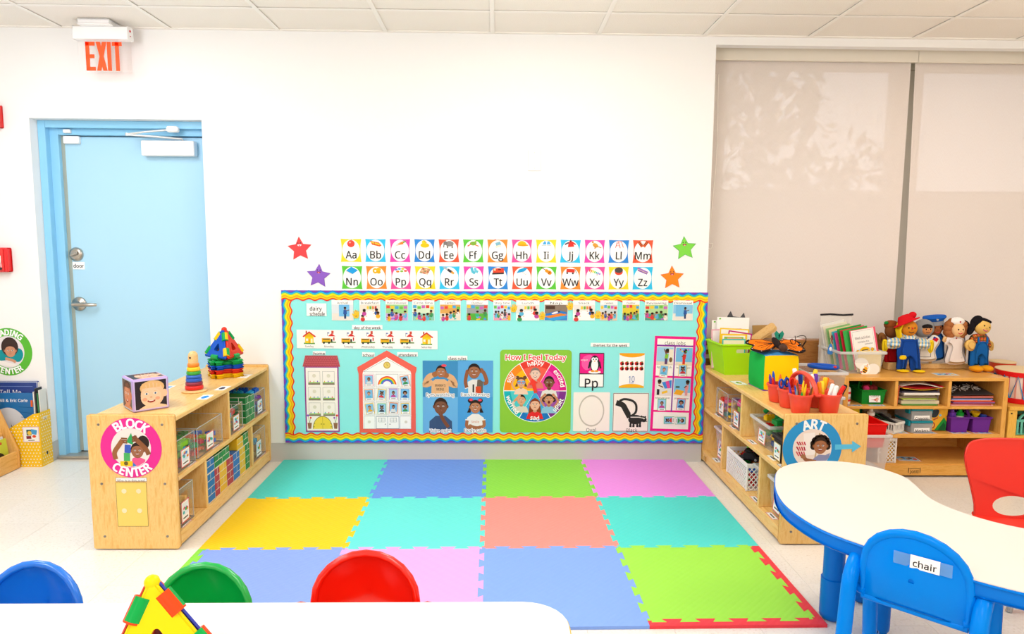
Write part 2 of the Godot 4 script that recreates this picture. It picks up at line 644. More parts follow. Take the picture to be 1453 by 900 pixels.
func build_room() -> void:
	var paint := plain_mat(hexc("f7f7f6"), 0.6, 0.3)
	var g := Geo.new()
	# back wall with the door recess and the window opening left out; 0.3 m thick
	g.box(v3(-3.6, 1.35, -0.15), v3(1.8, 2.7, 0.3))
	g.box(v3(-2.2085, 2.365, -0.15), v3(0.983, 0.67, 0.3))
	g.box(v3(-0.23, 1.35, -0.15), v3(2.974, 2.7, 0.3))
	g.box(v3(2.9285, 2.6, -0.03), v3(3.343, 0.23, 0.06))
	g.box(v3(2.9285, 2.6, -0.34), v3(3.343, 0.23, 0.08))
	g.box(v3(4.55, 1.35, -0.15), v3(0.3, 2.7, 0.3))
	g.box(v3(-2.2, 1.05, -0.26), v3(1.1, 2.2, 0.08))
	setting("wall_back", g, paint)
	setting("wall_left", B(v3(0.2, 2.7, 8.4)), paint, v3(-4.5, 1.35, 3.9))
	setting("wall_right", B(v3(0.2, 2.7, 8.4)), plain_mat(hexc("ece4d8"), 0.6, 0.3), v3(4.7, 1.35, 3.9))
	setting("wall_front", B(v3(9.6, 2.7, 0.2)), paint, v3(0.1, 1.35, 8.1))
	var base := plain_mat(hexc("c3c1bd"), 0.45, 0.4)
	var prof := [v2(0, 0), v2(0.012, 0), v2(0.009, 0.004), v2(0.0055, 0.012), v2(0.005, 0.108), v2(0.003, 0.113), v2(0, 0.114)]
	# vinyl cove base along the back wall, and into the door recess
	var b := Geo.new().extr(prof, 2.974, 0.0, Transform3D(Basis(v3(0, 0, 1), v3(0, 1, 0), v3(1, 0, 0)), v3(-1.717, 0, 0)))
	setting("baseboard_back", b, base)
	b = Geo.new().extr(prof, 1.8, 0.0, Transform3D(Basis(v3(0, 0, 1), v3(0, 1, 0), v3(1, 0, 0)), v3(-4.5, 0, 0)))
	b.box(v3(-2.6985, 0.057, -0.035), v3(0.005, 0.114, 0.075))
	setting("baseboard_left", b, base)

func build_ceiling() -> void:
	setting("ceiling", B(v3(9.6, 0.12, 9.0)), plain_mat(hexc("f0e9df"), 0.8, 0.2), v3(0.1, CEIL + 0.085, 3.6))
	var c: Node3D = get_node("ceiling")
	var panel_mat := StandardMaterial3D.new()
	panel_mat.albedo_texture = noise_tex(0.12, grad([[0.0, hexc("ece4d9")], [0.4, hexc("f9f3ea")], [1.0, hexc("fcf8f1")]]), 512, 3, 8)
	panel_mat.uv1_triplanar = true
	panel_mat.uv1_scale = v3(3, 3, 3)
	panel_mat.roughness = 0.9
	panel_mat.metallic_specular = 0.2
	var bar_mat := plain_mat(hexc("fbf7f0"), 0.45, 0.4)
	var off := v3(-0.1, -CEIL - 0.085, -3.6)
	var x0 := -2.479
	var rows := [[0.0, 0.379], [0.379, 0.989], [0.989, 1.599]]
	for r: Array in rows:
		var m := Geo.new().box(Vector3.ZERO, v3(0.598, 0.016, r[1] - r[0] - 0.012), 0.004).mesh()
		for k in range(-3, 12):
			part("ceiling_panel", m, panel_mat, c, off + v3(x0 + (k + 0.5) * 0.61, CEIL + 0.0135, (r[0] + r[1]) / 2))
	var long := Geo.new().box(v3(0, 0.012, 0), v3(0.009, 0.028, 1.6)).box(v3(0, 0, 0), v3(0.024, 0.004, 1.6), 0.001).mesh()
	for k in range(-3, 13):
		part("grid_bar", long, bar_mat, c, off + v3(x0 + k * 0.61, CEIL + 0.001, 0.8))
	var cross := Geo.new().box(v3(0, 0.012, 0), v3(9.2, 0.026, 0.009)).box(Vector3.ZERO, v3(9.2, 0.003, 0.022), 0.001).mesh()
	for z: float in [0.379, 0.989, 1.599]:
		part("grid_bar", cross, bar_mat, c, off + v3(0.1, CEIL + 0.0012, z))
	part("wall_angle", B(v3(9.2, 0.02, 0.022)), bar_mat, c, off + v3(0.1, CEIL + 0.009, 0.011))
	# the light fittings
	var i := 0
	for t: Array in troffers:
		i += 1
		var o := thing("ceiling_light", "recessed ceiling light panel %s" % ["above the carpet tiles at left", "above the middle of the foam floor", "above the art shelves at right", "over the tables at left", "over the tables in the middle", "over the tables at right", "at the far left of the room", "at the far middle of the room", "at the far right of the room"][i - 1], "ceiling light", v3(t[0], CEIL, t[1]))
		part("frame", Geo.new().box(v3(0, 0.01, 0.605), v3(0.6, 0.03, 0.02)).box(v3(0, 0.01, -0.605), v3(0.6, 0.03, 0.02)).box(v3(0.295, 0.01, 0), v3(0.02, 0.03, 1.23)).box(v3(-0.295, 0.01, 0), v3(0.02, 0.03, 1.23)), bar_mat, o)
		var glow := StandardMaterial3D.new()
		glow.albedo_color = Color(0.9, 0.9, 0.9)
		glow.emission_enabled = true
		glow.emission = hexc("fff6ea")
		glow.emission_energy_multiplier = 0.8
		part("diffuser", B(v3(0.57, 0.01, 1.19)), glow, o, v3(0, 0.012, 0))
		var l := AreaLight3D.new()
		l.name = "lamp"
		l.area_size = v2(0.56, 1.18)
		l.area_normalize_energy = true
		l.light_energy = t[2] * LAMP
		l.light_color = hexc("f6f9ff") if t[0] < 0.0 else hexc("fdf9f4") if t[0] < 1.0 else hexc("fff2e6")
		l.shadow_enabled = true
		l.area_range = 30.0
		l.area_attenuation = 2.0
		o.add_child(l)
		var w := OmniLight3D.new()   # what the prismatic panel throws sideways, over the walls and the ceiling
		w.name = "side_glow"
		w.light_energy = t[2] * LAMP * 0.26
		w.light_color = l.light_color
		w.light_size = 0.2
		w.shadow_enabled = true
		w.omni_range = 30.0
		w.omni_attenuation = 2.0
		o.add_child(w)
		w.position = v3(0, -0.4, 0)
		l.position = v3(0, -0.012, 0)
		l.rotation.x = -PI / 2

const LAMP := 1.04

func build_floor() -> void:
	setting("floor", B(v3(9.6, 0.1, 9.0)), plain_mat(hexc("e6ddcf"), 0.35, 0.4), v3(0.1, -0.0525, 3.6))
	var f: Node3D = get_node("floor")
	var vs := []
	for i in 3:
		var m := StandardMaterial3D.new()
		m.albedo_texture = noise_tex(0.07, grad([[0.0, hexc("d8cfc2")], [0.22, hexc("ece6dc")], [0.5, hexc(["f3efe7", "f1ece4", "f4f0e9"][i])], [0.8, hexc("f2ece2")], [1.0, hexc("faf5ec")]]), 512, 5, 20 + i)
		m.uv1_triplanar = true
		m.uv1_scale = v3(1.7, 1.7, 1.7)
		m.uv1_offset = v3(0.37 * i, 0.2, 0.13 * i)
		m.roughness = 0.24
		m.metallic_specular = 0.4
		vs.append(m)
	var tile := Geo.new().box(Vector3.ZERO, v3(0.3042, 0.005, 0.3042), 0.0005).mesh()
	for ix in range(-12, 12):
		for iz in 12:
			if absf(ix * 0.305 + 0.15) < 1.05 and iz * 0.305 > 0.2 and iz < 6:
				continue   # under the foam mat
			part("floor_tile", tile, vs[(ix * 7 + iz * 5 + ix * iz * 3 + 60) % 3], f, v3(0.01 + ix * 0.305 + 0.1525 - 0.1, 0.0501, iz * 0.305 + 0.16 - 3.6))

func build_window() -> void:
	var frame := plain_mat(hexc("d8ccba"), 0.4, 0.4)
	var w := setting("window_1", Geo.new().box(v3(1.34, 1.245, -0.34), v3(0.166, 2.49, 0.08)).box(v3(4.37, 1.245, -0.34), v3(0.06, 2.49, 0.08)).box(v3(2.83, 2.46, -0.34), v3(3.14, 0.06, 0.08)).box(v3(2.83, 0.1, -0.34), v3(3.14, 0.2, 0.08)), frame)
	part("mullion", B(v3(0.187, 2.229, 0.08), 0.004), frame, w, v3(2.577, 1.315, -0.34))
	for e: Array in [[1.953, 1.06], [3.505, 1.67]]:
		part("pane", B(v3(e[1], 2.23, 0.006)), clear_mat("f4faf8", 0.06), w, v3(e[0], 1.315, -0.345))
	setting("trim_1", B(v3(3.14, 0.014, 0.38), 0.002), plain_mat(hexc("d8d0c2"), 0.4), v3(2.83, -0.0065, -0.19))
	# the two roller blinds, deep in the recess
	var cloth := StandardMaterial3D.new()
	cloth.albedo_texture = noise_tex(0.35, grad([[0.0, hexc("f2e6df")], [0.5, hexc("f8eee8")], [1.0, hexc("fdf6f1")]]), 256, 2, 5)
	cloth.uv1_triplanar = true
	cloth.uv1_scale = v3(9, 0.7, 9)
	cloth.albedo_color = Color(1, 1, 1, 0.76)
	cloth.transparency = BaseMaterial3D.TRANSPARENCY_ALPHA
	cloth.roughness = 0.9
	cloth.backlight_enabled = true
	cloth.backlight = Color(0.35, 0.34, 0.32)
	var white := plain_mat(hexc("efe9dd"), 0.45)
	var k := 0
	for e: Array in [[1.264, 2.522, 1.264, 2.522], [2.548, 4.36, 2.588, 4.36]]:
		var o := thing("roller_blind", ["beige roller blind beside the notice board, tree shadows on it", "beige roller blind at the right edge, behind the puppets"][k], "blind", v3(0, 0, -0.2), 0.0, "roller blinds")
		k += 1
		var rows := []
		for i in 11:
			var t := i / 10.0
			var row := []
			for j in 9:
				var u := j / 8.0
				row.append(v3(lerpf(lerpf(e[0], e[2], t), lerpf(e[1], e[3], t), u), lerpf(2.455, 0.35, t), 0.004 * sin(u * 9.0 + t * 4.0) * t))
			rows.append(row)
		part("fabric", Geo.new().skin(rows, 0.0008), cloth, o)
		part("bottom_rail", B(v3(e[3] - e[2], 0.03, 0.012), 0.003), white, o, v3((e[2] + e[3]) / 2, 0.34, 0))
		part("roller", Geo.new().cyl(Vector3.ZERO, 0.02, e[1] - e[0] - 0.02, 16, 0.001, Vector3.RIGHT), white, o, v3((e[0] + e[1]) / 2, 2.475, 0))
	var fa := plain_mat(hexc("efe8da"), 0.4)
	solo("blind_fascia", Geo.new().box(v3(0, 0, 0), v3(1.276, 0.08, 0.02), 0.002).box(v3(0, -0.042, -0.004), v3(1.276, 0.012, 0.028), 0.003), fa, "cream fascia board above the blind next to the notice board", "blind fascia", v3(1.902, 2.49, -0.165), Vector3.ZERO, "blind fascias")
	solo("blind_fascia", Geo.new().box(v3(0, 0, 0), v3(1.82, 0.08, 0.02), 0.002).box(v3(0, -0.042, -0.004), v3(1.82, 0.012, 0.028), 0.003), fa, "cream fascia board above the blind at the right edge", "blind fascia", v3(3.452, 2.49, -0.165), Vector3.ZERO, "blind fascias")
	var path := []
	for i in 25:
		var t := i / 24.0
		path.append(v3(1.33 + 0.018 * sin(t * 5.0) * t, 2.36 - t * 1.02, -0.172))
	for i in 9:
		var a := PI * i / 8
		path.append(v3(1.318 + cos(a) * 0.016, 1.34 - sin(a) * 0.035, -0.172))
	for i in 13:
		path.append(v3(1.302 + 0.012 * i / 12.0, 1.34 + i * 0.085, -0.172))
	solo("pull_chain", Geo.new().tube(path, 0.0024, 6), plain_mat(hexc("f8f3ea"), 0.4), "thin white looped pull chain at the blind's left edge", "chain")
	# what shows faintly through the blinds: a low building and trees some way off
	var far := thing("school_building", "pale low building across the yard, faint behind the blinds", "building", v3(9, 0, -16))
	part("wall", B(v3(26, 3.6, 5)), plain_mat(hexc("8d8478"), 0.9), far, v3(0, 0.9, 0))
	var win := B(v3(1.1, 1.5, 0.1)).mesh()
	for i in 9:
		part("window", win, plain_mat(hexc("4a5058"), 0.2), far, v3(-12 + i * 2.6, 1.0, 2.52))
	setting("ground", B(v3(60, 0.1, 40)), plain_mat(hexc("8f9276"), 0.95), v3(6, -0.4, -20.6))
	var leaf := plain_mat(hexc("4d5a3c"), 0.8)
	var lm := Geo.new().extr([v2(0, -0.16), v2(0.1, 0), v2(0, 0.16), v2(-0.1, 0)], 0.004).mesh()
	var spot := 0
	for t: Array in [[3.6, -9.0, 4.3, 2.1, 700], [7.4, -12.5, 2.6, 1.9, 500], [5.2, -12.0, 2.2, 1.5, 350]]:
		var tr := thing("tree", ["large leafy tree outside the left blind, faint", "smaller tree outside the right blind, faint", "low bushy tree between the two others outside, faint"][spot], "tree", v3(t[0], -0.4, t[1]))
		spot += 1
		part("trunk", Geo.new().tube([v3(0, 0, 0), v3(0.1, 1.2, 0), v3(0, t[2], 0)], [0.22, 0.17, 0.1], 10), plain_mat(hexc("4a3d30"), 0.9), tr)
		var mm := MultiMesh.new()
		mm.transform_format = MultiMesh.TRANSFORM_3D
		mm.mesh = lm
		mm.instance_count = t[4]
		for i in t[4]:
			var d: Vector3 = v3(rng.randfn(), rng.randfn() * 0.75, rng.randfn()).limit_length(1.9) * float(t[3]) * 0.55
			mm.set_instance_transform(i, Transform3D(Basis.from_euler(v3(rng.randf() * TAU, rng.randf() * TAU, 0)) * rng.randf_range(0.9, 1.7), d + v3(0, t[2], 0)))
		var mi := MultiMeshInstance3D.new()
		mi.name = "foliage"
		mi.multimesh = mm
		mi.material_override = leaf
		mi.set_meta("kind", "stuff")
		tr.add_child(mi)

func build_door() -> void:
	var blue := plain_mat(hexc("b0def7"), 0.35, 0.45)
	var f := setting("door_frame", Geo.new().box(v3(-2.6775, 1.015, -0.09), v3(0.043, 2.03, 0.05), 0.002).box(v3(-2.632, 1.0, -0.13), v3(0.05, 2.0, 0.05), 0.002).box(v3(-2.186, 2.009, -0.0905), v3(0.939, 0.042, 0.05), 0.002).box(v3(-2.175, 1.97, -0.1305), v3(0.863, 0.036, 0.05), 0.002).box(v3(-1.73, 1.0, -0.111), v3(0.024, 1.97, 0.088), 0.002), plain_mat(hexc("92d2f5"), 0.35, 0.45))
	f.name = "trim_2"
	setting("trim_3", B(v3(0.96, 0.018, 0.13), 0.004), plain_mat(hexc("b3ada4"), 0.35, 0.6, 0.6), v3(-2.21, 0.009, -0.1))
	part("seal", B(v3(0.02, 1.93, 0.012), 0.001), plain_mat(hexc("aeb4a8"), 0.4, 0.5, 0.3), f, v3(-2.598, 0.99, -0.138))
	part("seal", B(v3(0.86, 0.012, 0.012), 0.001), plain_mat(hexc("9a9a94"), 0.4), f, v3(-2.18, 1.962, -0.138))
	var d := setting("door_1", B(v3(0.85, 1.925, 0.045), 0.002), blue, v3(-2.165, 0.985, -0.158))
	var steel := plain_mat(hexc("b9b3aa"), 0.3, 0.5, 1.0)
	var z := -0.1355
	var at := v3(-2.165, 0.985, -0.158)
	var db := part("deadbolt", Geo.new().lathe([v2(0.042, 0), v2(0.042, 0.006), v2(0.036, 0.016), v2(0.026, 0.02), v2(0, 0.02)], 28, Transform3D(Basis(Vector3.RIGHT, PI / 2), Vector3.ZERO)), steel, d, v3(-2.558, 1.248, z) - at)
	part("thumb_turn", Geo.new().extr(rrect(0.046, 0.014, 0.006), 0.016, 0.003), steel, db, v3(0, 0, 0.02), v3(0, 0, 0.35))
	var h := part("handle", Geo.new().lathe([v2(0.043, 0), v2(0.043, 0.006), v2(0.038, 0.012), v2(0.018, 0.014), v2(0.013, 0.02), v2(0.013, 0.05)], 28, Transform3D(Basis(Vector3.RIGHT, PI / 2), Vector3.ZERO)), steel, d, v3(-2.558, 0.946, z) - at)
	part("lever", Geo.new().tube([v3(-0.012, 0, 0.052), v3(0.02, 0, 0.055), v3(0.07, -0.001, 0.054), v3(0.105, -0.002, 0.046), v3(0.12, -0.003, 0.034)], [0.012, 0.014, 0.012, 0.011, 0.009], 12), steel, h)
	var white := plain_mat(hexc("fbfbfb"), 0.35)
	part("door_contact", Geo.new().box(Vector3.ZERO, v3(0.092, 0.044, 0.028), 0.004), white, d, v3(-2.536, 1.925, z + 0.014) - at)
	part("door_contact", Geo.new().box(Vector3.ZERO, v3(0.042, 0.022, 0.022), 0.004), white, f, v3(-2.545, 1.972, -0.095))
	var cl := part("door_closer", Geo.new().box(Vector3.ZERO, v3(0.31, 0.088, 0.055), 0.005), white, d, v3(-1.957, 1.878, z + 0.03) - at)
	part("closer_arm", Geo.new().tube([v3(0.08, 0.045, 0.0), v3(0.08, 0.056, 0.01), v3(-0.05, 0.062, 0.05), v3(-0.2, 0.066, 0.085)], 0.006, 8).tube([v3(-0.2, 0.07, 0.085), v3(-0.1, 0.085, 0.075), v3(0.03, 0.1, 0.062)], 0.006, 8).cyl(v3(-0.2, 0.068, 0.085), 0.011, 0.016, 14), plain_mat(hexc("d9dcdc"), 0.3, 0.5, 0.5), cl)
	part("closer_shoe", Geo.new().box(v3(0.05, 0.104, 0.055), v3(0.066, 0.034, 0.04), 0.008), white, cl)
	var l := thing("door_sign", "small white paper label reading door below the deadbolt", "label", v3(-2.55, 1.179, z + 0.0006))
	part("paper", B(v3(0.072, 0.045, 0.0008)), plain_mat(hexc("fbfbfb"), 0.6), l)
	print_on(Ink.new(self).text("door", 0, 0, 0.03, hexc("1c1c1c"), 0.0, 0.0, 0.0005), "lettering", l, v3(0, -0.002, 0.0006))
	# EXIT sign hanging from the ceiling
	var e := thing("exit_sign", "clear EXIT sign with red letters hanging above the blue door", "exit sign", v3(-2.185, CEIL, 0.115))
	part("canopy", Geo.new().extr(rrect(0.18, 0.14, 0.01), 0.03, 0.006, Transform3D(Basis(Vector3.RIGHT, PI / 2), v3(-0.02, 0, 0))), white, e)
	var hs := part("housing", Geo.new().extr([v2(-0.03, -0.068), v2(0.03, -0.068), v2(0.036, -0.055), v2(0.03, 0.0), v2(0.02, 0.006), v2(-0.02, 0.006), v2(-0.03, 0.0), v2(-0.036, -0.055)], 0.3, 0.002, Transform3D(Basis(v3(0, 0, 1), v3(0, 1, 0), v3(1, 0, 0)), v3(-0.155, -0.03, 0))), white, e)
	part("test_button", Geo.new().cyl(v3(0.147, -0.048, 0.005), 0.006, 0.004, 12, 0.0005, Vector3.RIGHT), plain_mat(hexc("d0202c"), 0.3), hs)
	part("test_button", Geo.new().cyl(v3(0.147, -0.075, 0.005), 0.003, 0.004, 10, 0.0005, Vector3.RIGHT), plain_mat(hexc("c8404c"), 0.3), hs)
	part("panel", B(v3(0.29, 0.17, 0.005)), clear_mat("fff6f4", 0.06), e, v3(0, -0.183, 0))
	var red := StandardMaterial3D.new()
	red.albedo_color = hexc("f4561c")
	red.roughness = 0.4
	red.emission_enabled = true
	red.emission = hexc("ff4a10")
	red.emission_energy_multiplier = 0.25
	var x := -0.102
	for ch: Array in [["e", [[0, 0, 0.02, 0.154], [0, 0, 0.05, 0.02], [0, 0.067, 0.046, 0.02], [0, 0.134, 0.05, 0.02]], 0.058], ["x", [], 0.06], ["i", [[0, 0, 0.02, 0.154]], 0.028], ["t", [[0.016, 0, 0.02, 0.154], [0, 0.134, 0.052, 0.02]], 0.05]]:
		var g := Geo.new()
		for r: Array in ch[1]:
			g.box(v3(r[0] + r[2] / 2, r[1] + r[3] / 2, 0), v3(r[2], r[3], 0.004))
		if ch[0] == "x":
			g.extr([v2(0, 0), v2(0.022, 0), v2(0.056, 0.154), v2(0.034, 0.154)], 0.004, 0.0, Transform3D(Basis(), v3(0, 0, -0.002)))
			g.extr([v2(0.034, 0), v2(0.056, 0), v2(0.022, 0.154), v2(0, 0.154)], 0.0042, 0.0, Transform3D(Basis(), v3(0, 0, -0.002)))
		part("letter", g, red, e, v3(x, -0.26, 0.005))
		x += ch[2]
	# blank plate, fire alarm devices
	var s := thing("wall_plate", "blank white switch plate on the wall above the alphabet", "wall plate", v3(0.21, 1.816, 0.0))
	part("plate", Geo.new().extr(rrect(0.078, 0.12, 0.005), 0.006, 0.002), plain_mat(hexc("f6f2ea"), 0.35), s)
	for yy: float in [0.045, -0.045]:
		part("screw", Geo.new().cyl(v3(0, yy, 0.006), 0.003, 0.001, 10, 0.0002, v3(0, 0, 1)), plain_mat(hexc("dcd8cf"), 0.3), s)
	var p := thing("fire_alarm_pull", "red fire alarm pull station at the left edge by the door", "fire alarm", v3(-2.918, 1.216, 0.0))
	part("body", Geo.new().extr(rrect(0.14, 0.142, 0.008), 0.045, 0.006), plain_mat(hexc("e8262b"), 0.3), p)
	part("faceplate", Geo.new().extr(rrect(0.112, 0.125, 0.006), 0.006, 0.002), plain_mat(hexc("ed3a36"), 0.3), p, v3(-0.006, 0, 0.045))
	var pi := Ink.new(self)
	pi.text("FIRE", 0, 0.04, 0.034, Color.WHITE).frame(0, -0.012, 0.085, 0.075, 0.004, Color.WHITE).rect(0, 0.0, 0.06, 0.02, hexc("40383c")).rect(0, -0.025, 0.05, 0.014, Color.WHITE)
	print_on(pi, "lettering", p, v3(-0.006, 0, 0.0515))
	part("handle", B(v3(0.09, 0.02, 0.014), 0.004), plain_mat(hexc("f6f4f2"), 0.3), p, v3(-0.006, -0.008, 0.058))
	part("key_lock", Geo.new().cyl(v3(0.032, -0.05, 0.053), 0.008, 0.006, 14, 0.001, v3(0, 0, 1)), plain_mat(hexc("2a2a2c"), 0.4), p)
	var st := thing("fire_strobe", "red fire strobe high on the wall at the left edge", "fire alarm", v3(-2.893, 2.033, 0.0))
	part("body", Geo.new().extr(rrect(0.1, 0.128, 0.006), 0.04, 0.004), plain_mat(hexc("e5312f"), 0.3), st)
	part("lens", Geo.new().extr(rrect(0.04, 0.06, 0.01), 0.03, 0.008), plain_mat(hexc("f5f2ee"), 0.1), st, v3(-0.015, 0.0, 0.04))
	print_on(Ink.new(self).text("FIRE", 0, 0, 0.03, Color.WHITE, PI / 2), "lettering", st, v3(0.035, 0, 0.0405))

# ---------------------------------------------------------------- interlocking foam floor mat
const MX := [-1.2599, -0.6649, -0.0699, 0.5251, 1.1201]
const MT := 0.595
const MZ := 0.6314

func zigzag(a: Vector2, b: Vector2, n := 10) -> Array:
	# dovetail teeth from a to b, without the end points
	var u := (b - a) / n
	var s := v2(-u.y, u.x).normalized() * 0.0105
	var out := []
	for i in n:
		var o := a + u * i
		var k := 1.0 if i % 2 == 0 else -1.0
		if i == 0:
			out.append(o + u * 0.25 + s * 0.0)
			out.append(o + u * 0.2 + s * k)
		else:
			out.append(o - u * 0.12 * 1.0 + s * k)
		out.append(o + u * (1.12 if i < n - 1 else 0.8) + s * k)
		if i == n - 1:
			out.append(o + u * 0.75)
	return out

func build_mats() -> void:
	var cols := ["52dcd2", "6c9aec", "8ede48", "ee92ee", "fad018", "68e6df", "fb958c", "52ddd5", "8ba8f0", "f4aeea", "84abf5", "a2e84e"]
	var names := ["turquoise", "blue", "green", "pink", "yellow", "turquoise", "coral", "turquoise", "blue", "pink", "blue", "green"]
	var says := ["turquoise foam floor tile in the back corner beside the block shelf", "blue foam floor tile against the baseboard below the day strip", "green foam floor tile against the baseboard below the feelings wheel", "pink foam floor tile in the back corner beside the art shelf", "yellow foam floor tile beside the block shelf", "turquoise foam floor tile between the yellow and coral tiles", "coral foam floor tile in the middle of the mat", "turquoise foam floor tile beside the art shelf, right of the coral one", "blue foam floor tile behind the green and red chairs", "pink foam floor tile right of the red chair back", "blue foam floor tile at the front beside the white table's corner", "green foam floor tile with red edging at the front right corner"]
	# a small tile of pressed diagonal ridges for the relief
	var im := Image.create(64, 64, false, Image.FORMAT_RGB8)
	for y in 64:
		for x in 64:
			var d := sin(TAU * (x + y) / 16.0) * 0.5 + 0.5
			var e := sin(TAU * (x - y) / 32.0) * 0.5 + 0.5
			var h := d * 0.75 + e * 0.25
			im.set_pixel(x, y, Color(h, h, h))
	var relief := ImageTexture.create_from_image(im)
	var fm := {}
	for h: String in cols + ["f0404c", "8fe04a"]:
		if fm.has(h):
			continue
		var m := StandardMaterial3D.new()
		m.albedo_color = hexc(h)
		m.roughness = 0.62
		m.metallic_specular = 0.4
		m.heightmap_enabled = true
		m.heightmap_texture = relief
		m.heightmap_scale = 0.12
		m.uv1_triplanar = true
		m.uv1_scale = v3(9, 9, 9)
		fm[h] = m
	var b := 0.034
	var lay := Transform3D(Basis(v3(1, 0, 0), v3(0, 0, -1), v3(0, 1, 0)), Vector3.ZERO)   # polygon (x, -z) laid flat, top at +d
	var turn := 0.0081
	for r in 3:
		for c in 4:
			var i := r * 4 + c
			var z0 := MZ + (r - 1) * MT
			var z1 := z0 + MT
			var mid := v2((MX[c] + MX[c + 1]) / 2, (z0 + z1) / 2)
			var h := MT / 2
			# corners with plain outer borders, going round: back left, back right, front right, front left (x, z relative to the middle)
			var xl := -h - (b if c == 0 and r != 2 else 0.0)
			var xr := h + (b if c == 3 and r != 2 else 0.0)
			var zb := -h - (b if r == 0 else 0.0)
			var zf := h + (b if r == 2 and c != 3 else 0.0)
			var poly := []
			poly.append(v2(xl, zb))
			if r > 0:
				poly.append_array(zigzag(v2(-h, -h), v2(h, -h)))
			poly.append(v2(xr, zb))
			if c < 3:
				if r == 0:
					poly.append(v2(h, -h))
				poly.append_array(zigzag(v2(h, -h), v2(h, h)))
			elif r == 2:
				poly.append_array(zigzag(v2(h, -h), v2(h, h)))
			poly.append(v2(xr, zf if not (r == 2 and c == 3) else h))
			if r < 2 or c == 3:
				if c == 0 or (c == 3 and r != 2):
					pass
				var fr := zigzag(v2(-h, h), v2(h, h))
				fr.reverse()
				poly.append_array(fr)
			poly.append(v2(xl, zf))
			if c > 0 or r == 2:
				if r == 2 and c > 0 and c < 3:
					poly.append(v2(-h, h))
				var lf := zigzag(v2(-h, -h), v2(-h, h))
				lf.reverse()
				poly.append_array(lf)
			var clean := []
			for p: Vector2 in poly:
				var q := v2(p.x, -p.y)
				if clean.is_empty() or clean[-1].distance_to(q) > 1e-5:
					clean.append(q)
			var o := solo("foam_floor_tile", Geo.new().extr(clean, 0.012, 0.0006, lay), fm[cols[i]], says[i], "floor tile", v3(mid.x, 0.0001, mid.y), Vector3.ZERO, "interlocking foam floor tiles")
			place_on_mat(o, mid, turn)
	# loose edging strips: red round the front right tile, green at the left of the third row
	var zf2 := MZ + 2 * MT
	var xr2: float = MX[4]
	var red := []
	red.append(v2(xr2 + b, MZ + MT))
	red.append(v2(xr2 + b, zf2 + b))
	red.append(v2(xr2, zf2 + b))
	red.append(v2(xr2, zf2))
	var z2 := zigzag(v2(xr2, MZ + MT), v2(xr2, zf2))
	z2.reverse()
	red.append_array(z2)
	red.append(v2(xr2, MZ + MT))
	edging(red, fm["f0404c"], "red foam edging strip along the right side of the green tile", lay, turn)
	red = [v2(xr2, zf2 + b), v2(MX[3], zf2 + b), v2(MX[3], zf2)]
	red.append_array(zigzag(v2(MX[3], zf2), v2(xr2, zf2)))
	red.append(v2(xr2, zf2))
	edging(red, fm["f0404c"], "red foam edging strip along the front of the green tile", lay, turn)
	var gr := [v2(MX[0] - b, MZ + MT), v2(MX[0], MZ + MT)]
	gr.append_array(zigzag(v2(MX[0], MZ + MT), v2(MX[0], zf2)))
	gr.append(v2(MX[0], zf2))
	gr.append(v2(MX[0] - b, zf2))
	edging(gr, fm["8fe04a"], "lime green foam edging strip at the left of the third row", lay, turn)

func place_on_mat(o: Node3D, mid: Vector2, turn: float) -> void:
	var piv := v2(-0.0699, MZ)
	var d := mid - piv
	var cs := cos(turn)
	var sn := sin(turn)
	o.position = v3(piv.x + cs * d.x + sn * d.y, 0.0001, piv.y - sn * d.x + cs * d.y)
	o.rotation.y = turn

func edging(pts: Array, m: Material, label: String, lay: Transform3D, turn: float) -> void:
	var lo := v2(9, 9)
	var hi := v2(-9, -9)
	for p: Vector2 in pts:
		lo = lo.min(p)
		hi = hi.max(p)
	var mid := (lo + hi) / 2
	var q := []
	for p: Vector2 in pts:
		q.append(v2(p.x - mid.x, -(p.y - mid.y)))
	var o := solo("foam_edging", Geo.new().extr(q, 0.012, 0.0004, lay), m, label, "floor edging", Vector3.ZERO, Vector3.ZERO, "foam edging strips")
	place_on_mat(o, mid, turn)

# ---------------------------------------------------------------- notice board with scalloped rainbow border
const BX := -0.0125
const BY := 0.5835
const BW := 2.545
const BH := 0.927
const BZ := 0.0145   # paper sits on the board's face here

func border_strip(o: Node3D, length: float, at: Vector3, turn: float) -> void:
	# u runs along the strip, v = 0 is its outer edge
	var wave := 0.0707
	var n := int(length / wave * 10)
	var edges := [0.0, 0.005, 0.012, 0.0185, 0.024, 0.0355, 0.042, 0.0495, 0.0575]
	var cols := ["8a3fb5", "2c6fd6", "18b4e6", "6fd05a", "fbe012", "f7a410", "fbd61a", "ee2f24"]
	var ink := Ink.new(self)
	var w := func(k: int, u: float) -> float: return edges[k] + (0.0 if k == 0 else 0.006 * sin(TAU * u / wave + 0.3))
	var rim := [v2(-length / 2, 0), v2(length / 2, 0)]
	for i in n + 1:
		var u := length / 2 - length * i / n
		rim.append(v2(u, w.call(8, u)))
	for k in 8:
		for i in n:
			var u0 := -length / 2 + length * i / n
			var u1 := -length / 2 + length * (i + 1) / n
			var a := v2(u0, w.call(k, u0))
			var b := v2(u1, w.call(k, u1))
			var c := v2(u1, w.call(k + 1, u1))
			var d := v2(u0, w.call(k + 1, u0))
			ink.tri(a, b, c, hexc(cols[k]))
			ink.tri(a, c, d, hexc(cols[k]))
	var s := part("border_strip", Geo.new().extr(rim, 0.0012), plain_mat(hexc("e6332a"), 0.6), o, at, v3(0, 0, turn))
	print_on(ink, "rainbow_stripes", s, v3(0, 0, 0.0013))

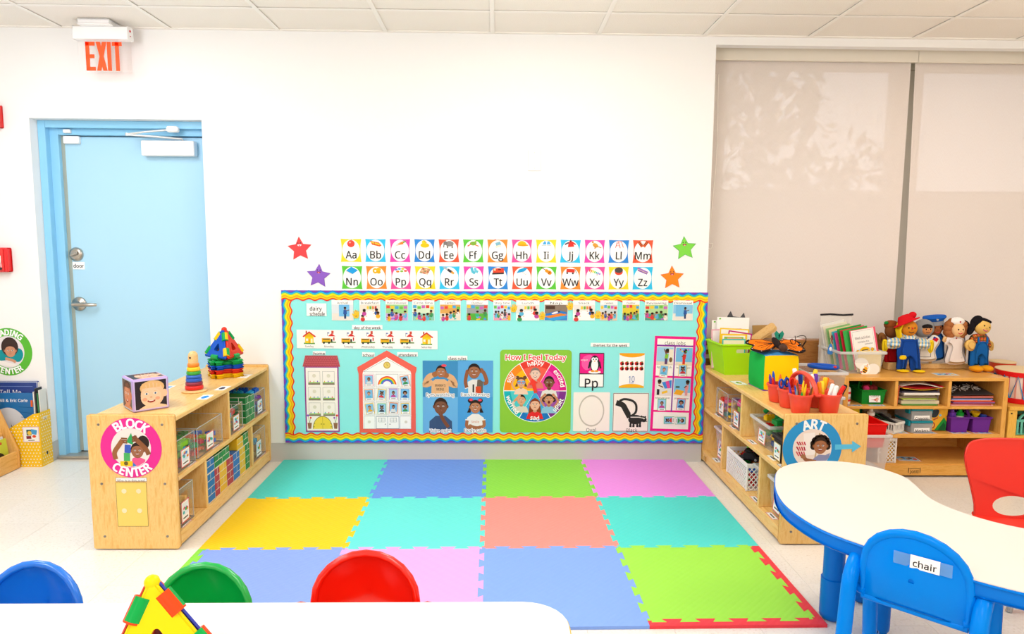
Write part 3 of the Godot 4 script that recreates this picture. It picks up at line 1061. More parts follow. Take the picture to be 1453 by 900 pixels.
func build_board() -> void:
	var o := thing("notice_board", "large turquoise notice board with wavy rainbow border on the back wall", "notice board", v3(BX, BY, 0))
	part("board", B(v3(BW - 0.004, BH - 0.004, 0.012), 0.001), plain_mat(hexc("94edea"), 0.6, 0.3), o, v3(0, 0, 0.0061))
	border_strip(o, BH, v3(-BW / 2, 0, 0.0122), -PI / 2)
	border_strip(o, BH, v3(BW / 2, 0, 0.0122), PI / 2)
	border_strip(o, BW, v3(0, BH / 2, 0.0135), PI)
	border_strip(o, BW, v3(0, -BH / 2, 0.0135), 0.0)
	# four felt-tip stars on the wall
	for s: Array in [["red", "e8484a", -1.172, 1.296, 0.06, "d83a3e"], ["purple", "8f5fc8", -1.066, 1.137, -0.08, "7c4ab8"], ["green", "7fd94a", 1.113, 1.315, 0.1, "35b060"], ["orange", "f7891f", 1.043, 1.139, 0.05, "ef6a1c"]]:
		var pts := []
		for i in 10:
			var a: float = PI / 2 + TAU * i / 10
			var r := 0.074 if i % 2 == 0 else 0.037
			pts.append(v2(cos(a), sin(a)) * r)
		var st := thing("paper_star", "%s paper star with a small smiling face on the wall" % s[0], "star", v3(s[2], s[3] - 0.006, 0.0), 0.0, "paper stars round the alphabet")
		st.rotation.z = s[4]
		part("card", Geo.new().extr(pts, 0.003, 0.0008), plain_mat(hexc(s[5]), 0.5), st)
		var small := pts.map(func(p): return p * 0.93)
		var ink := Ink.new(self, 0.0031)
		ink.poly(small, hexc(s[1])).ell(-0.008, 0.036, 0.003, 0.004, hexc("2a2a2a"), 8).ell(0.008, 0.036, 0.003, 0.004, hexc("2a2a2a"), 8)
		ink.ell(0, 0.027, 0.012, 0.011, hexc("ffffff") if s[0] == "red" else hexc("8a2540"), 12, 0.0, PI, TAU)
		ink.ell(0, 0.02, 0.006, 0.004, hexc("f58a9a"), 10)
		print_on(ink, "face", st)
	alphabet()

func alphabet() -> void:
	var yl := "fcd912"
	var cy := "1cc0ee"
	var mg := "e63cb0"
	var bl := "1583d8"
	var rd := "f4512a"
	var gn := "54c52c"
	var og := "fb8a1c"
	var pk := "f0479c"
	var row1 := [["A", yl, "red apple"], ["B", cy, "orange boat"], ["C", mg, "carrots"], ["D", bl, "yellow duck"], ["E", rd, "grey elephant"], ["F", gn, "frog"], ["G", og, "gift tag"], ["H", pk, "yellow hard hat"], ["I", yl, "blue ice skates"], ["J", cy, "red jacket"], ["K", mg, "kangaroo"], ["L", bl, "red ladder"], ["M", rd, "striped mittens"]]
	var row2 := [["N", gn, "blue notebook"], ["O", og, "yellow oval rings"], ["P", pk, "paint blobs"], ["Q", yl, "patchwork quilt"], ["R", cy, "rocket"], ["S", mg, "blue socks"], ["T", bl, "red train"], ["U", rd, "blue umbrella"], ["V", gn, "violin"], ["W", og, "red wagon"], ["X", pk, "xylophone"], ["Y", yl, "red and black yo-yo"], ["Z", cy, "purple zipper"]]
	var tones := {yl: "yellow", cy: "light blue", mg: "magenta", bl: "blue", rd: "red-orange", gn: "green", og: "orange", pk: "pink"}
	var wob := [v2(-0.0605, -0.068)]
	for i in 9:
		wob.append(v2(-0.0605 + 0.0134 * (i + 0.5), -0.068 + 0.0015 * sin(PI * (i + 0.5) / 9)))
	wob.append(v2(0.0605, -0.068))
	for i in 9:
		wob.append(v2(0.0605 - 0.006 * sin(PI * (i + 0.5) / 9), -0.068 + 0.0151 * (i + 0.5)))
	wob.append(v2(0.0605, 0.068))
	for i in 9:
		wob.append(v2(0.0605 - 0.0134 * (i + 0.5), 0.068 - 0.0015 * sin(PI * (i + 0.5) / 9)))
	wob.append(v2(-0.0605, 0.068))
	for i in 9:
		wob.append(v2(-0.0605 + 0.006 * sin(PI * (i + 0.5) / 9), 0.068 - 0.0151 * (i + 0.5)))
	var sheet := Geo.new().extr(wob, 0.0008).mesh()
	var tilt := 0
	for r in 2:
		var row: Array = [row1, row2][r]
		for i in 13:
			var e: Array = row[i]
			var at := v3(-0.871 + 0.1445 * i, 1.284 + 0.0004 * i, 0.0) if r == 0 else v3(-0.868 + 0.1445 * i, 1.124 + 0.0005 * i, 0.0)
			var o := thing("alphabet_card", "%s alphabet card with letters %s%s and a %s" % [tones[e[1]], e[0], e[0].to_lower(), e[2]], "alphabet card", at, 0.0, "alphabet cards on the wall")
			tilt = (tilt * 7 + 3) % 11
			o.rotation.z = (tilt - 5) * 0.002
			part("card", sheet, plain_mat(hexc(e[1]), 0.5), o)
			var oval := Ink.new(self, 0.0009)
			oval.ell(0, 0, 0.0525, 0.0635, hexc("fdfdfb"), 28)
			print_on(oval, "oval", o)
			var pic := Ink.new(self, 0.0011)
			letter_picture(pic, e[0], 0.0, 0.04)
			print_on(pic, "picture", o)
			var t := Ink.new(self, 0.0025)
			t.text(e[0] + e[0].to_lower(), 0.0, -0.026, 0.06, hexc("262224"), 0.0, 0.0, 0.0005)
			print_on(t, "letters", o)

func letter_picture(k: Ink, ch: String, x: float, y: float) -> void:
	var V := func(a: float, b: float) -> Vector2: return v2(x + a, y + b)
	match ch:
		"A": k.ell(x, y, 0.022, 0.021, hexc("ef4a3c")).ell(x - 0.006, y + 0.007, 0.006, 0.005, hexc("ffb0a0")).line([V.call(0, 0.018), V.call(0.004, 0.026)], 0.002, hexc("5a3a20"))
		"B": k.poly([V.call(-0.034, 0.018), V.call(0.02, 0.008), V.call(0.036, -0.01), V.call(0.024, -0.016), V.call(-0.02, -0.006)], hexc("e5622a")).line([V.call(-0.026, 0.01), V.call(0.024, -0.004)], 0.008, hexc("f9c83a")).line([V.call(-0.008, 0.011), V.call(-0.004, -0.006)], 0.003, hexc("b8451c"))
		"C":
			for i in 3:
				k.poly([V.call(0.018, 0.004 + i * 0.006), V.call(0.022, -0.001 + i * 0.005), V.call(-0.034 + i * 0.006, -0.014 + i * 0.006)], hexc("f5822a"))
			k.line([V.call(0.018, 0.006), V.call(0.036, 0.016)], 0.006, hexc("6f9a3a")).line([V.call(0.018, 0.008), V.call(0.026, 0.02)], 0.004, hexc("86b04a"))
		"D": k.ell(x + 0.002, y - 0.008, 0.026, 0.014, hexc("f6c512")).ell(x - 0.004, y + 0.011, 0.012, 0.011, hexc("f9cf20")).poly([V.call(0.006, 0.012), V.call(0.018, 0.01), V.call(0.006, 0.005)], hexc("ee7a1c")).ell(x, y + 0.014, 0.002, 0.002, hexc("222222"), 6)
		"E": k.ell(x + 0.004, y + 0.002, 0.025, 0.016, hexc("8d8986")).ell(x - 0.02, y + 0.006, 0.012, 0.012, hexc("7d7976")).line([V.call(-0.028, 0.0), V.call(-0.031, -0.02)], 0.006, hexc("7d7976")).rect(x - 0.008, y - 0.016, 0.009, 0.016, hexc("857f7c")).rect(x + 0.02, y - 0.016, 0.009, 0.016, hexc("857f7c"))
		"F": k.ell(x, y + 0.004, 0.02, 0.012, hexc("7fae3c")).ell(x + 0.014, y + 0.014, 0.007, 0.006, hexc("8fbf44")).line([V.call(-0.014, 0), V.call(-0.034, -0.012)], 0.006, hexc("e0582c")).line([V.call(0.012, -0.004), V.call(0.032, -0.012)], 0.006, hexc("e8742c")).ell(x + 0.016, y + 0.015, 0.002, 0.002, hexc("c01c1c"), 6)
		"G": k.rect(x + 0.004, y + 0.002, 0.03, 0.022, hexc("7fb8cc"), 0.3).rect(x + 0.004, y - 0.012, 0.032, 0.012, hexc("efe6cf"), 0.3).ell(x - 0.014, y + 0.026, 0.004, 0.004, hexc("e5382a"), 10)
		"H": k.ell(x, y - 0.004, 0.027, 0.024, hexc("f7b916"), 18, 0.0, 0.0, PI).ell(x + 0.006, y - 0.005, 0.033, 0.006, hexc("eda20e"), 16)
		"I": k.poly([V.call(-0.022, 0.0), V.call(-0.012, 0.02), V.call(-0.002, 0.018), V.call(0.0, 0)], hexc("3fa5e0")).poly([V.call(0.002, 0.0), V.call(0.008, 0.02), V.call(0.02, 0.018), V.call(0.026, 0)], hexc("55b5ea")).line([V.call(-0.028, -0.006), V.call(0.0, -0.006)], 0.004, hexc("b8c4cc")).line([V.call(0.002, -0.004), V.call(0.03, -0.008)], 0.004, hexc("c4ccd2"))
		"J": k.poly([V.call(-0.016, -0.016), V.call(-0.012, 0.016), V.call(0.012, 0.018), V.call(0.022, -0.012)], hexc("e0322e")).line([V.call(-0.01, 0.012), V.call(-0.034, 0.0)], 0.009, hexc("54506a")).line([V.call(0.01, 0.014), V.call(0.03, 0.0)], 0.008, hexc("d82a2a")).ell(x, y + 0.02, 0.007, 0.006, hexc("8a2424"), 10)
		"K": k.ell(x + 0.004, y - 0.004, 0.018, 0.012, hexc("d99a3a"), 14, -0.5).ell(x - 0.012, y + 0.015, 0.007, 0.006, hexc("cf8e32"), 10).line([V.call(0.014, -0.01), V.call(0.04, -0.018)], 0.005, hexc("c58530")).line([V.call(-0.002, -0.008), V.call(0.006, -0.02), V.call(-0.004, -0.02)], 0.005, hexc("c58530"))
		"L": k.line([V.call(-0.02, -0.018), V.call(-0.01, 0.018)], 0.004, hexc("d63c34")).line([V.call(0.008, -0.02), V.call(-0.004, 0.018)], 0.004, hexc("d63c34")).line([V.call(0.026, -0.016), V.call(0.014, 0.018), V.call(-0.01, 0.018)], 0.004, hexc("e2564c")).line([V.call(-0.016, -0.006), V.call(0.003, -0.006)], 0.003, hexc("d63c34")).line([V.call(-0.013, 0.006), V.call(0.0, 0.006)], 0.003, hexc("d63c34"))
		"M":
			for s: int in [-1, 1]:
				k.line([V.call(s * 0.026, 0.018), V.call(s * 0.004, -0.012)], 0.017, hexc("d9602a"))
				for i in 3:
					var f := i / 2.5
					k.line([V.call(s * (0.03 - 0.02 * f), 0.008 - 0.016 * f), V.call(s * (0.018 - 0.02 * f), 0.02 - 0.016 * f)], 0.003, hexc("3c2a26"))
		"N": k.poly([V.call(-0.036, 0.0), V.call(-0.004, 0.024), V.call(0.036, 0.004), V.call(0.004, -0.02)], hexc("1ea0e6")).line([V.call(-0.036, -0.002), V.call(0.004, -0.022)], 0.004, hexc("e8dccc"))
		"O": k.ring(x - 0.006, y, 0.006, 0.016, hexc("f5b414"), 16).ell(x + 0.014, y + 0.008, 0.014, 0.011, hexc("f7bd1e")).ell(x + 0.014, y - 0.008, 0.012, 0.009, hexc("f2ac10"))
		"P":
			for e: Array in [[-0.028, 0.008, "8a78dc"], [-0.008, 0.012, "4fb4e6"], [0.012, 0.012, "f2c42c"], [-0.018, -0.004, "f0882c"], [0.006, -0.002, "8ac44c"], [0.028, 0.0, "e85a4a"]]:
				k.ell(x + e[0], y + e[1], 0.01, 0.006, hexc(e[2]), 12)
		"Q":
			k.poly([V.call(-0.034, -0.01), V.call(-0.016, 0.022), V.call(0.034, 0.012), V.call(0.014, -0.022)], hexc("d8a078"))
			for i in 3:
				for j in 3:
					k.rect(x - 0.018 + j * 0.017 - i * 0.007 + 0.008, y + 0.012 - i * 0.011 - j * 0.0035, 0.009, 0.006, hexc(["b0443c", "e8d8b8", "7a8a58"][(i + j) % 3]), -0.2)
		"R": k.line([V.call(-0.036, 0.022), V.call(-0.006, 0.006)], 0.01, hexc("b0b6bc")).line([V.call(-0.01, 0.008), V.call(0.016, -0.008)], 0.015, hexc("3c3c44")).line([V.call(0.012, -0.004), V.call(0.026, -0.016)], 0.012, hexc("e8a03a"))
		"S": k.line([V.call(-0.014, 0.022), V.call(-0.006, -0.004), V.call(0.008, -0.014)], 0.016, hexc("55bcd8")).line([V.call(0.008, 0.02), V.call(0.012, 0.0), V.call(0.026, -0.006)], 0.015, hexc("6cc8e0"))
		"T": k.rect(x + 0.002, y + 0.004, 0.066, 0.026, hexc("e8482c"), 0.05).rect(x, y - 0.014, 0.07, 0.01, hexc("3a3434"), 0.05).rect(x - 0.02, y + 0.008, 0.012, 0.01, hexc("f8d8a0")).rect(x + 0.008, y + 0.01, 0.018, 0.008, hexc("7c2a20"))
		"U": k.poly([V.call(-0.034, -0.012), V.call(-0.02, 0.01), V.call(0.014, 0.022), V.call(0.032, 0.018), V.call(0.012, -0.002)], hexc("23a2dc")).line([V.call(0.0, -0.004), V.call(0.02, -0.02), V.call(0.026, -0.014)], 0.002, hexc("caa0a0"))
		"V": k.line([V.call(-0.034, 0.024), V.call(0.0, 0.004)], 0.004, hexc("6a3a1a")).ell(x + 0.002, y + 0.002, 0.012, 0.01, hexc("ef9a1e"), 12, -0.5).ell(x + 0.018, y - 0.008, 0.014, 0.012, hexc("e88a14"), 12, -0.5).line([V.call(0.022, -0.004), V.call(0.012, -0.014)], 0.004, hexc("5a2c10"))
		"W": k.rect(x, y + 0.004, 0.05, 0.02, hexc("d8382c"), -0.06).ell(x - 0.02, y - 0.01, 0.006, 0.006, hexc("4a4446"), 10).ell(x + 0.014, y - 0.012, 0.006, 0.006, hexc("4a4446"), 10).line([V.call(0.026, 0.012), V.call(0.036, -0.012)], 0.003, hexc("5a5050"))
		"X":
			for i in 7:
				k.rect(x - 0.03 + i * 0.01, y + 0.006 - i * 0.0035, 0.008, 0.016 - i * 0.001, hexc(["e84a3c", "f59a2c", "f6d836", "8ad04c", "3cc0b8", "4a8ae0", "a06cd8"][i]), -0.35)
			k.ell(x - 0.026, y - 0.008, 0.003, 0.003, hexc("e8402c"), 8).ell(x + 0.014, y - 0.02, 0.003, 0.003, hexc("e8402c"), 8)
		"Y": k.ell(x, y - 0.004, 0.024, 0.018, hexc("e2402e")).rect(x, y + 0.003, 0.048, 0.014, hexc("d9382a")).ell(x, y + 0.008, 0.025, 0.017, hexc("4c4a48"))
		"Z": k.line([V.call(-0.032, 0.02), V.call(0.03, -0.008)], 0.013, hexc("a06cc8")).line([V.call(-0.03, 0.008), V.call(0.026, -0.014)], 0.009, hexc("8a56b4")).line([V.call(-0.032, 0.014), V.call(0.028, -0.011)], 0.003, hexc("e6d68a"))

# ---------------------------------------------------------------- printed people
# a child's head and shoulders; (x, y) is the middle of the face and s half its height
func kid(k: Ink, x: float, y: float, s: float, skin: String, hair: String, shirt: String, style := "short", mood := "smile") -> void:
	var sk := hexc(skin)
	var hr := hexc(hair)
	if style == "long":
		k.poly([v2(x - s * 0.8, y + s * 0.6), v2(x - s * 1.1, y - s * 1.5), v2(x + s * 1.1, y - s * 1.5), v2(x + s * 0.8, y + s * 0.6), v2(x, y + s * 1.2)], hr)
	if style == "curly":
		for i in 9:
			var a := -0.3 + (PI + 0.6) * i / 8
			k.ell(x + cos(a) * s * 0.85, y + s * 0.15 + sin(a) * s * 0.85, s * 0.42, s * 0.42, hr, 9)
			k.z -= k.step
		k.z += k.step
	if style == "buns":
		for e: int in [-1, 1]:
			k.ell(x + e * s * 0.75, y + s * 0.95, s * 0.4, s * 0.38, hr, 10)
		for e: int in [-1, 1]:
			k.poly([v2(x + e * s * 0.6, y + s * 0.6), v2(x + e * s * 1.25, y - s * 0.9), v2(x + e * s * 0.7, y - s * 0.9)], hr)
	if shirt:
		k.rect(x, y - s * 1.05, s * 0.62, s * 0.6, sk.darkened(0.12))
		var sh := [v2(x - s * 0.35, y - s * 1.2), v2(x - s * 1.15, y - s * 1.55), v2(x - s * 1.45, y - s * 2.5), v2(x + s * 1.45, y - s * 2.5), v2(x + s * 1.15, y - s * 1.55), v2(x + s * 0.35, y - s * 1.2), v2(x, y - s * 1.4)]
		k.poly(sh, hexc(shirt))
	for e: int in [-1, 1]:
		k.ell(x + e * s * 0.8, y - s * 0.02, s * 0.16, s * 0.22, sk.darkened(0.1), 9)
	k.ell(x, y, s * 0.8, s, sk, 20)
	k.ell(x, y - s * 0.15, s * 0.7, s * 0.75, sk.lightened(0.06), 18)
	# hair cap
	var cap := []
	for i in 13:
		var a := -0.15 + (PI + 0.3) * i / 12
		cap.append(v2(x + cos(a) * s * 0.84, y + s * 0.12 + sin(a) * s * 0.96))
	for i in 9:
		var a := PI - 0.25 - (PI - 0.5) * i / 8
		cap.append(v2(x + cos(a) * s * 0.7, y + s * 0.22 + sin(a) * s * 0.42))
	k.poly(cap, hr)
	for e: int in [-1, 1]:
		k.ell(x + e * s * 0.3, y + s * 0.02, s * 0.13, s * 0.1, hexc("f8f4f0"), 8)
		k.ell(x + e * s * 0.3, y + s * 0.02, s * 0.075, s * 0.085, hexc("2a1a14"), 8)
		k.rect(x + e * s * 0.3, y + s * 0.22, s * 0.28, s * 0.05, hr.lerp(Color.BLACK, 0.3), e * -0.12)
	k.ell(x, y - s * 0.22, s * 0.11, s * 0.08, sk.darkened(0.16), 8)
	match mood:
		"smile": k.ell(x, y - s * 0.42, s * 0.3, s * 0.2, hexc("8a2c2a"), 10, 0.0, PI, TAU).ell(x, y - s * 0.425, s * 0.24, s * 0.08, hexc("fbf6f0"), 8, 0.0, PI, TAU)
		"shout": k.ell(x, y - s * 0.5, s * 0.22, s * 0.28, hexc("6a1c20"), 10)
		"sad": k.ring(x, y - s * 0.68, s * 0.16, s * 0.23, hexc("9a4a40"), 8, 0.5, PI - 0.5)
		_: k.rect(x, y - s * 0.5, s * 0.32, s * 0.07, hexc("a85a4c"))

func arm(k: Ink, pts: Array, w: float, sleeve: String, skin: String, bare := 0.5) -> void:
	var p := spline(pts.map(func(q): return v2(q[0], q[1])), 5, false)
	var cut := int(p.size() * (1.0 - bare))
	k.line(p.slice(maxi(cut - 1, 0)), w * 0.8, hexc(skin))
	if cut > 1:
		k.line(p.slice(0, cut), w, hexc(sleeve))
	k.ell(p[-1].x, p[-1].y, w * 0.55, w * 0.5, hexc(skin), 10)

func sheet(called: String, label: String, cat: String, x: float, y: float, w: float, h: float, col := "fbfaf6", group := "", tilt := 0.0, r := 0.0, z := BZ) -> Array:
	var o := thing(called, label, cat, v3(x, y, z), 0.0, group)
	o.rotation.z = tilt
	part("paper", Geo.new().extr(rrect(w, h, r), 0.0008) if r > 0.0 else B(v3(w, h, 0.0008)).add(Geo.new()), plain_mat(hexc(col), 0.55, 0.35), o, v3(0, 0, 0.0 if r > 0.0 else 0.0004))
	return [o, Ink.new(self, 0.0009)]

func word_label(label: String, text: String, x: float, y: float, w: float, h: float, em := 0.0, tilt := 0.0) -> void:
	var s := sheet("word_label", label, "label", x, y, w, h, "fcfbf7", "", tilt)
	s[1].text(text, 0, -h * 0.18, em if em > 0.0 else h * 0.8, hexc("1e1a1c"), 0.0, w * 0.88, 0.0004)
	print_on(s[1], "lettering", s[0])

const SKINS := ["8a5433", "a56a42", "c58a5e", "6f4128", "d9a47a", "b57a4e"]
const SHIRTS := ["2f5fa8", "e8e4dc", "d83c3c", "f0b42c", "3c9a58", "c04a9a", "4a4a54", "5ab4d8"]

# a small classroom scene as on the schedule photographs
func scene_print(k: Ink, w: float, h: float, kind: int, sd: int) -> void:
	var r := RandomNumberGenerator.new()
	r.seed = sd
	var bgs := [["dfe6ea", "e9e2d6"], ["e8e0d0", "f4f1ec"], ["9fd48a", "c6a4dc"], ["d8e8c8", "86c8b4"], ["e0a858", "e8dccc"], ["9aa0a0", "5cae3c"], ["c8dcec", "e6a0b4"], ["e6e2da", "fafaf6"], ["8a7868", "3c8ad0"], ["e8e4dc", "faf8f4"], ["d0d8d8", "e0c8a8"], ["e0c83c", "7fae54"], ["b4d89a", "4a9a86"], ["8cc8ec", "e8e4dc"]]
	var b: Array = bgs[kind]
	k.rect(0, h * 0.22, w, h * 0.56, hexc(b[0]))
	k.rect(0, -h * 0.28, w, h * 0.44, hexc(b[1]))
	if kind in [0, 13]:
		k.rect(w * 0.08 if kind == 0 else -w * 0.12, h * 0.12, w * 0.5, h * 0.75, hexc("74bdea"))
		var cx := w * 0.12
		k.rect(cx, -h * 0.22, w * 0.1, h * 0.36, hexc("28406c"))
		k.poly([v2(cx - w * 0.09, -h * 0.12), v2(cx - w * 0.07, h * 0.16), v2(cx + w * 0.07, h * 0.16), v2(cx + w * 0.09, -h * 0.12)], hexc("2c57a0"))
		k.ell(cx, h * 0.25, w * 0.06, h * 0.09, hexc("7a4a30"), 12)
		k.ell(cx, h * 0.3, w * 0.062, h * 0.06, hexc("1e1614"), 12)
		k.line([v2(cx + w * 0.06, h * 0.1), v2(cx + w * 0.2, h * 0.16)], h * 0.05, hexc("7a4a30"))
		return
	if kind in [1, 7, 9]:
		k.poly([v2(-w * 0.5, -h * 0.5), v2(-w * 0.3, h * 0.12), v2(w * 0.25, h * 0.12), v2(w * 0.5, -h * 0.3), v2(w * 0.5, -h * 0.5)], hexc("fbfaf6"))
		for i in 4:
			k.rect(-w * 0.1 + i * w * 0.13, h * 0.3, w * 0.1, h * 0.2, hexc(["e8c83c", "6fae3c", "e08a3c", "c8443c"][i]))
		for i in 4:
			var px: float = [-0.36, -0.28, 0.33, 0.4][i] * w
			var py: float = [-0.3, 0.06, 0.1, -0.1][i] * h
			k.ell(px, py - h * 0.14, w * 0.11, h * 0.14, hexc(SHIRTS[(sd + i * 3) % 8]), 12)
			k.ell(px, py + h * 0.04, w * 0.075, h * 0.1, hexc(SKINS[(sd + i) % 4]), 12)
			k.ell(px, py + h * 0.09, w * 0.08, h * 0.075, hexc("241a18"), 12)
			k.ell(px * 0.5, py * 0.8, w * 0.04, h * 0.025, hexc(["e8a03c", "d8d8d0", "c86a4a"][i % 3]), 8)
		return
	if kind == 8:
		for i in 3:
			k.poly([v2(-w * 0.5, -h * (0.1 + i * 0.16)), v2(w * (0.1 + 0.1 * i), h * (0.12 - i * 0.16)), v2(w * 0.5, h * (0.02 - i * 0.16)), v2(-w * 0.1, -h * (0.34 + i * 0.1))], hexc(["2878c8", "e8842c", "38a0dc"][i]))
		k.ell(-w * 0.05, -h * 0.02, w * 0.16, h * 0.06, hexc("f0ece4"), 12, 0.3)
		k.ell(w * 0.12, h * 0.06, w * 0.05, h * 0.055, hexc("5a3826"), 10)
		k.rect(-w * 0.25, h * 0.32, w * 0.4, h * 0.22, hexc("4a3428"))
		return
	for i in 5:
		k.rect(-w * 0.4 + i * w * 0.2, h * r.randf_range(0.28, 0.4), w * 0.16, h * 0.18, hexc(["e84a3c", "f6c83a", "4aa8dc", "6cc04a", "c86ab8"][(i + sd) % 5]))
	for i in 6:
		k.rect(r.randf_range(-0.4, 0.4) * w, -h * r.randf_range(0.3, 0.46), w * r.randf_range(0.08, 0.2), h * 0.08, hexc(["e84a3c", "f6c83a", "2f8fd8", "6cc04a", "b85ad0", "30c0b8"][(i + sd) % 6]), r.randf_range(-0.4, 0.4))
	for i in (3 if kind == 5 else 5):
		var px := w * (-0.38 + 0.76 * i / (2.0 if kind == 5 else 4.0)) + r.randf_range(-0.03, 0.03) * w
		var py := h * r.randf_range(-0.22, 0.1)
		var sh := hexc(SHIRTS[(sd * 3 + i * 5) % 8])
		k.ell(px, py - h * 0.19, w * 0.085, h * 0.17, sh, 12)
		k.line([v2(px, py - h * 0.16), v2(px + w * (0.12 if i % 2 else -0.12), py - h * 0.08)], h * 0.045, hexc(SKINS[(sd + i) % 5]))
		k.ell(px, py + h * 0.02, w * 0.06, h * 0.085, hexc(SKINS[(sd + i) % 5]), 12)
		k.ell(px, py + h * 0.06, w * 0.064, h * 0.065, hexc(["1e1614", "2a1c16", "3a2418"][i % 3]), 12)
	if kind == 5:
		k.ell(0, -h * 0.16, w * 0.1, h * 0.11, hexc("35b87a"), 14)

func kid_card(label: String, x: float, y: float, w: float, h: float, frame: String, i: int, tilt := 0.0, z := 0.0) -> void:
	var s := sheet("name_card", label, "name card", x, y, w, h, frame, "small photo name cards", tilt, 0.0, BZ + z)
	var k: Ink = s[1]
	k.rect(0, h * 0.06, w * 0.86, h * 0.74, hexc(["8cc8ec", "9fd0ee", "7fc0ea"][i % 3]))
	kid(k, 0, h * 0.13, h * 0.16, SKINS[i % 4], "1f1613", SHIRTS[(i * 3 + 1) % 8], ["short", "curly", "short", "buns"][i % 4])
	k.rect(0, -h * 0.4, w * 0.86, h * 0.18, hexc("fbfaf5"))
	k.rect(0, -h * 0.4, w * 0.5, h * 0.05, hexc("6a6460"))
	print_on(k, "photo", s[0])

func build_posters() -> void:
	# the day's schedule
	var dairy := sheet("word_label", "white label reading dairy schedule at the board's upper left", "label", -1.079, 0.932, 0.118, 0.075, "fcfbf7")
	dairy[1].text("dairy", -0.004, 0.006, 0.032, hexc("1e1a1c"), 0.0, 0.0, 0.0004).text("schedule", 0.004, -0.026, 0.032, hexc("1e1a1c"), 0.0, 0.088, 0.0004)
	print_on(dairy[1], "lettering", dairy[0])
	var days := [["Arrival", -0.925, 0.128, "a child in blue by the blue door"], ["Breakfast", -0.763, 0.123, "children eating at a white table"], ["Music & Movement", -0.603, 0.133, "children standing on a purple floor"], ["Circle Time", -0.445, 0.131, "children sitting in a circle"], ["Centers", -0.285, 0.124, "an orange play corner"], ["Outdoor", -0.124, 0.13, "a green ball on grass"], ["Story Time", 0.025, 0.105, "children on a pink rug"], ["Lunch", 0.178, 0.139, "a long white lunch table"], ["Nap", 0.348, 0.141, "blue and orange cots"], ["Snack", 0.515, 0.132, "a round white table"], ["Centers", 0.664, 0.104, "a tan floor"], ["Outdoor", 0.797, 0.103, "yellow play blocks"], ["Reviewing", 0.951, 0.14, "children around a green rug"], ["Dismissal", 1.111, 0.121, "a child leaving by the blue door"]]
	for i in 14:
		var e: Array = days[i]
		var s := sheet("schedule_photo", "schedule photo headed %s showing %s" % [e[0], e[3]], "photo card", e[1], 0.929 + 0.0007 * i, e[2], 0.121, "fbfaf6", "schedule photos along the top of the board", 0.004 * sin(i * 2.3))
		var cap := Ink.new(self, 0.0009)
		cap.text(e[0], 0, 0.044, 0.017, hexc("2a2426"), 0.0, e[2] * (0.85 if e[0].length() > 8 else 0.5))
		print_on(cap, "caption", s[0])
		scene_print(s[1], e[2] * 0.97, 0.094, i, 11 + i * 7)
		print_on(s[1], "photo", s[0], v3(0, -0.0125, 0))
	var hand := []
	for f: Array in [[-0.018, 0.012, -0.026, 0.022], [-0.008, 0.03, 0.0, 0.0], [0.002, 0.033, 0.0, 0.0], [0.012, 0.029, 0.0, 0.0]]:
		pass
	hand = [v2(-0.012, -0.026), v2(0.011, -0.026), v2(0.018, -0.01), v2(0.0205, 0.014), v2(0.0155, 0.0155), v2(0.0125, 0.003), v2(0.0118, 0.021), v2(0.0068, 0.022), v2(0.0055, 0.006), v2(0.002, 0.025), v2(-0.0035, 0.0245), v2(-0.0025, 0.005), v2(-0.0075, 0.02), v2(-0.0125, 0.018), v2(-0.0098, -0.002), v2(-0.019, 0.006), v2(-0.0225, 0.002), v2(-0.0165, -0.014)]
	var hm := Geo.new().extr(hand, 0.0012, 0.0003).mesh()
	var where := ["between Arrival and Breakfast", "right of Story Time", "between Lunch and Nap", "between Nap and Snack", "between Snack and Centers"]
	for i in 5:
		var p: Array = [[-0.846, 0.908], [0.094, 0.949], [0.264, 0.905], [0.430, 0.964], [0.599, 0.913]][i]
		var o := thing("paper_hand", "small yellow paper hand with a face, %s" % where[i], "paper hand", v3(p[0], p[1], BZ + 0.0018), 0.0, "yellow paper hands")
		o.rotation.z = [0.1, -0.1, 0.0, 0.12, -0.05][i]
		part("card", hm, plain_mat(hexc("f8c41c"), 0.5), o)
		print_on(Ink.new(self, 0.0013).ell(-0.005, -0.008, 0.002, 0.003, hexc("4a3418"), 6).ell(0.004, -0.008, 0.002, 0.003, hexc("4a3418"), 6).ring(0, -0.011, 0.005, 0.007, hexc("8a4a18"), 8, PI + 0.3, TAU - 0.3), "face", o)
	word_label("white label reading day of the week", "day of the week", -0.780, 0.829, 0.181, 0.026)
	word_label("white label reading home above the paper house", "home", -1.069, 0.672, 0.076, 0.022, 0.02)
	word_label("white label reading school left of the red roof peak", "school", -0.776, 0.663, 0.075, 0.027, 0.024, -0.04)
	word_label("white label reading attendance right of the red roof peak", "attendance", -0.542, 0.665, 0.123, 0.026, 0.024)
	word_label("white label reading class rules", "class rules", -0.243, 0.645, 0.12, 0.026, 0.024)
	word_label("white label reading themes for the week", "themes for the week", 0.677, 0.728, 0.235, 0.023, 0.021)
	days_strip()
	paper_home()
	paper_school()
	rules()
	feelings()
	themes()
	jobs()

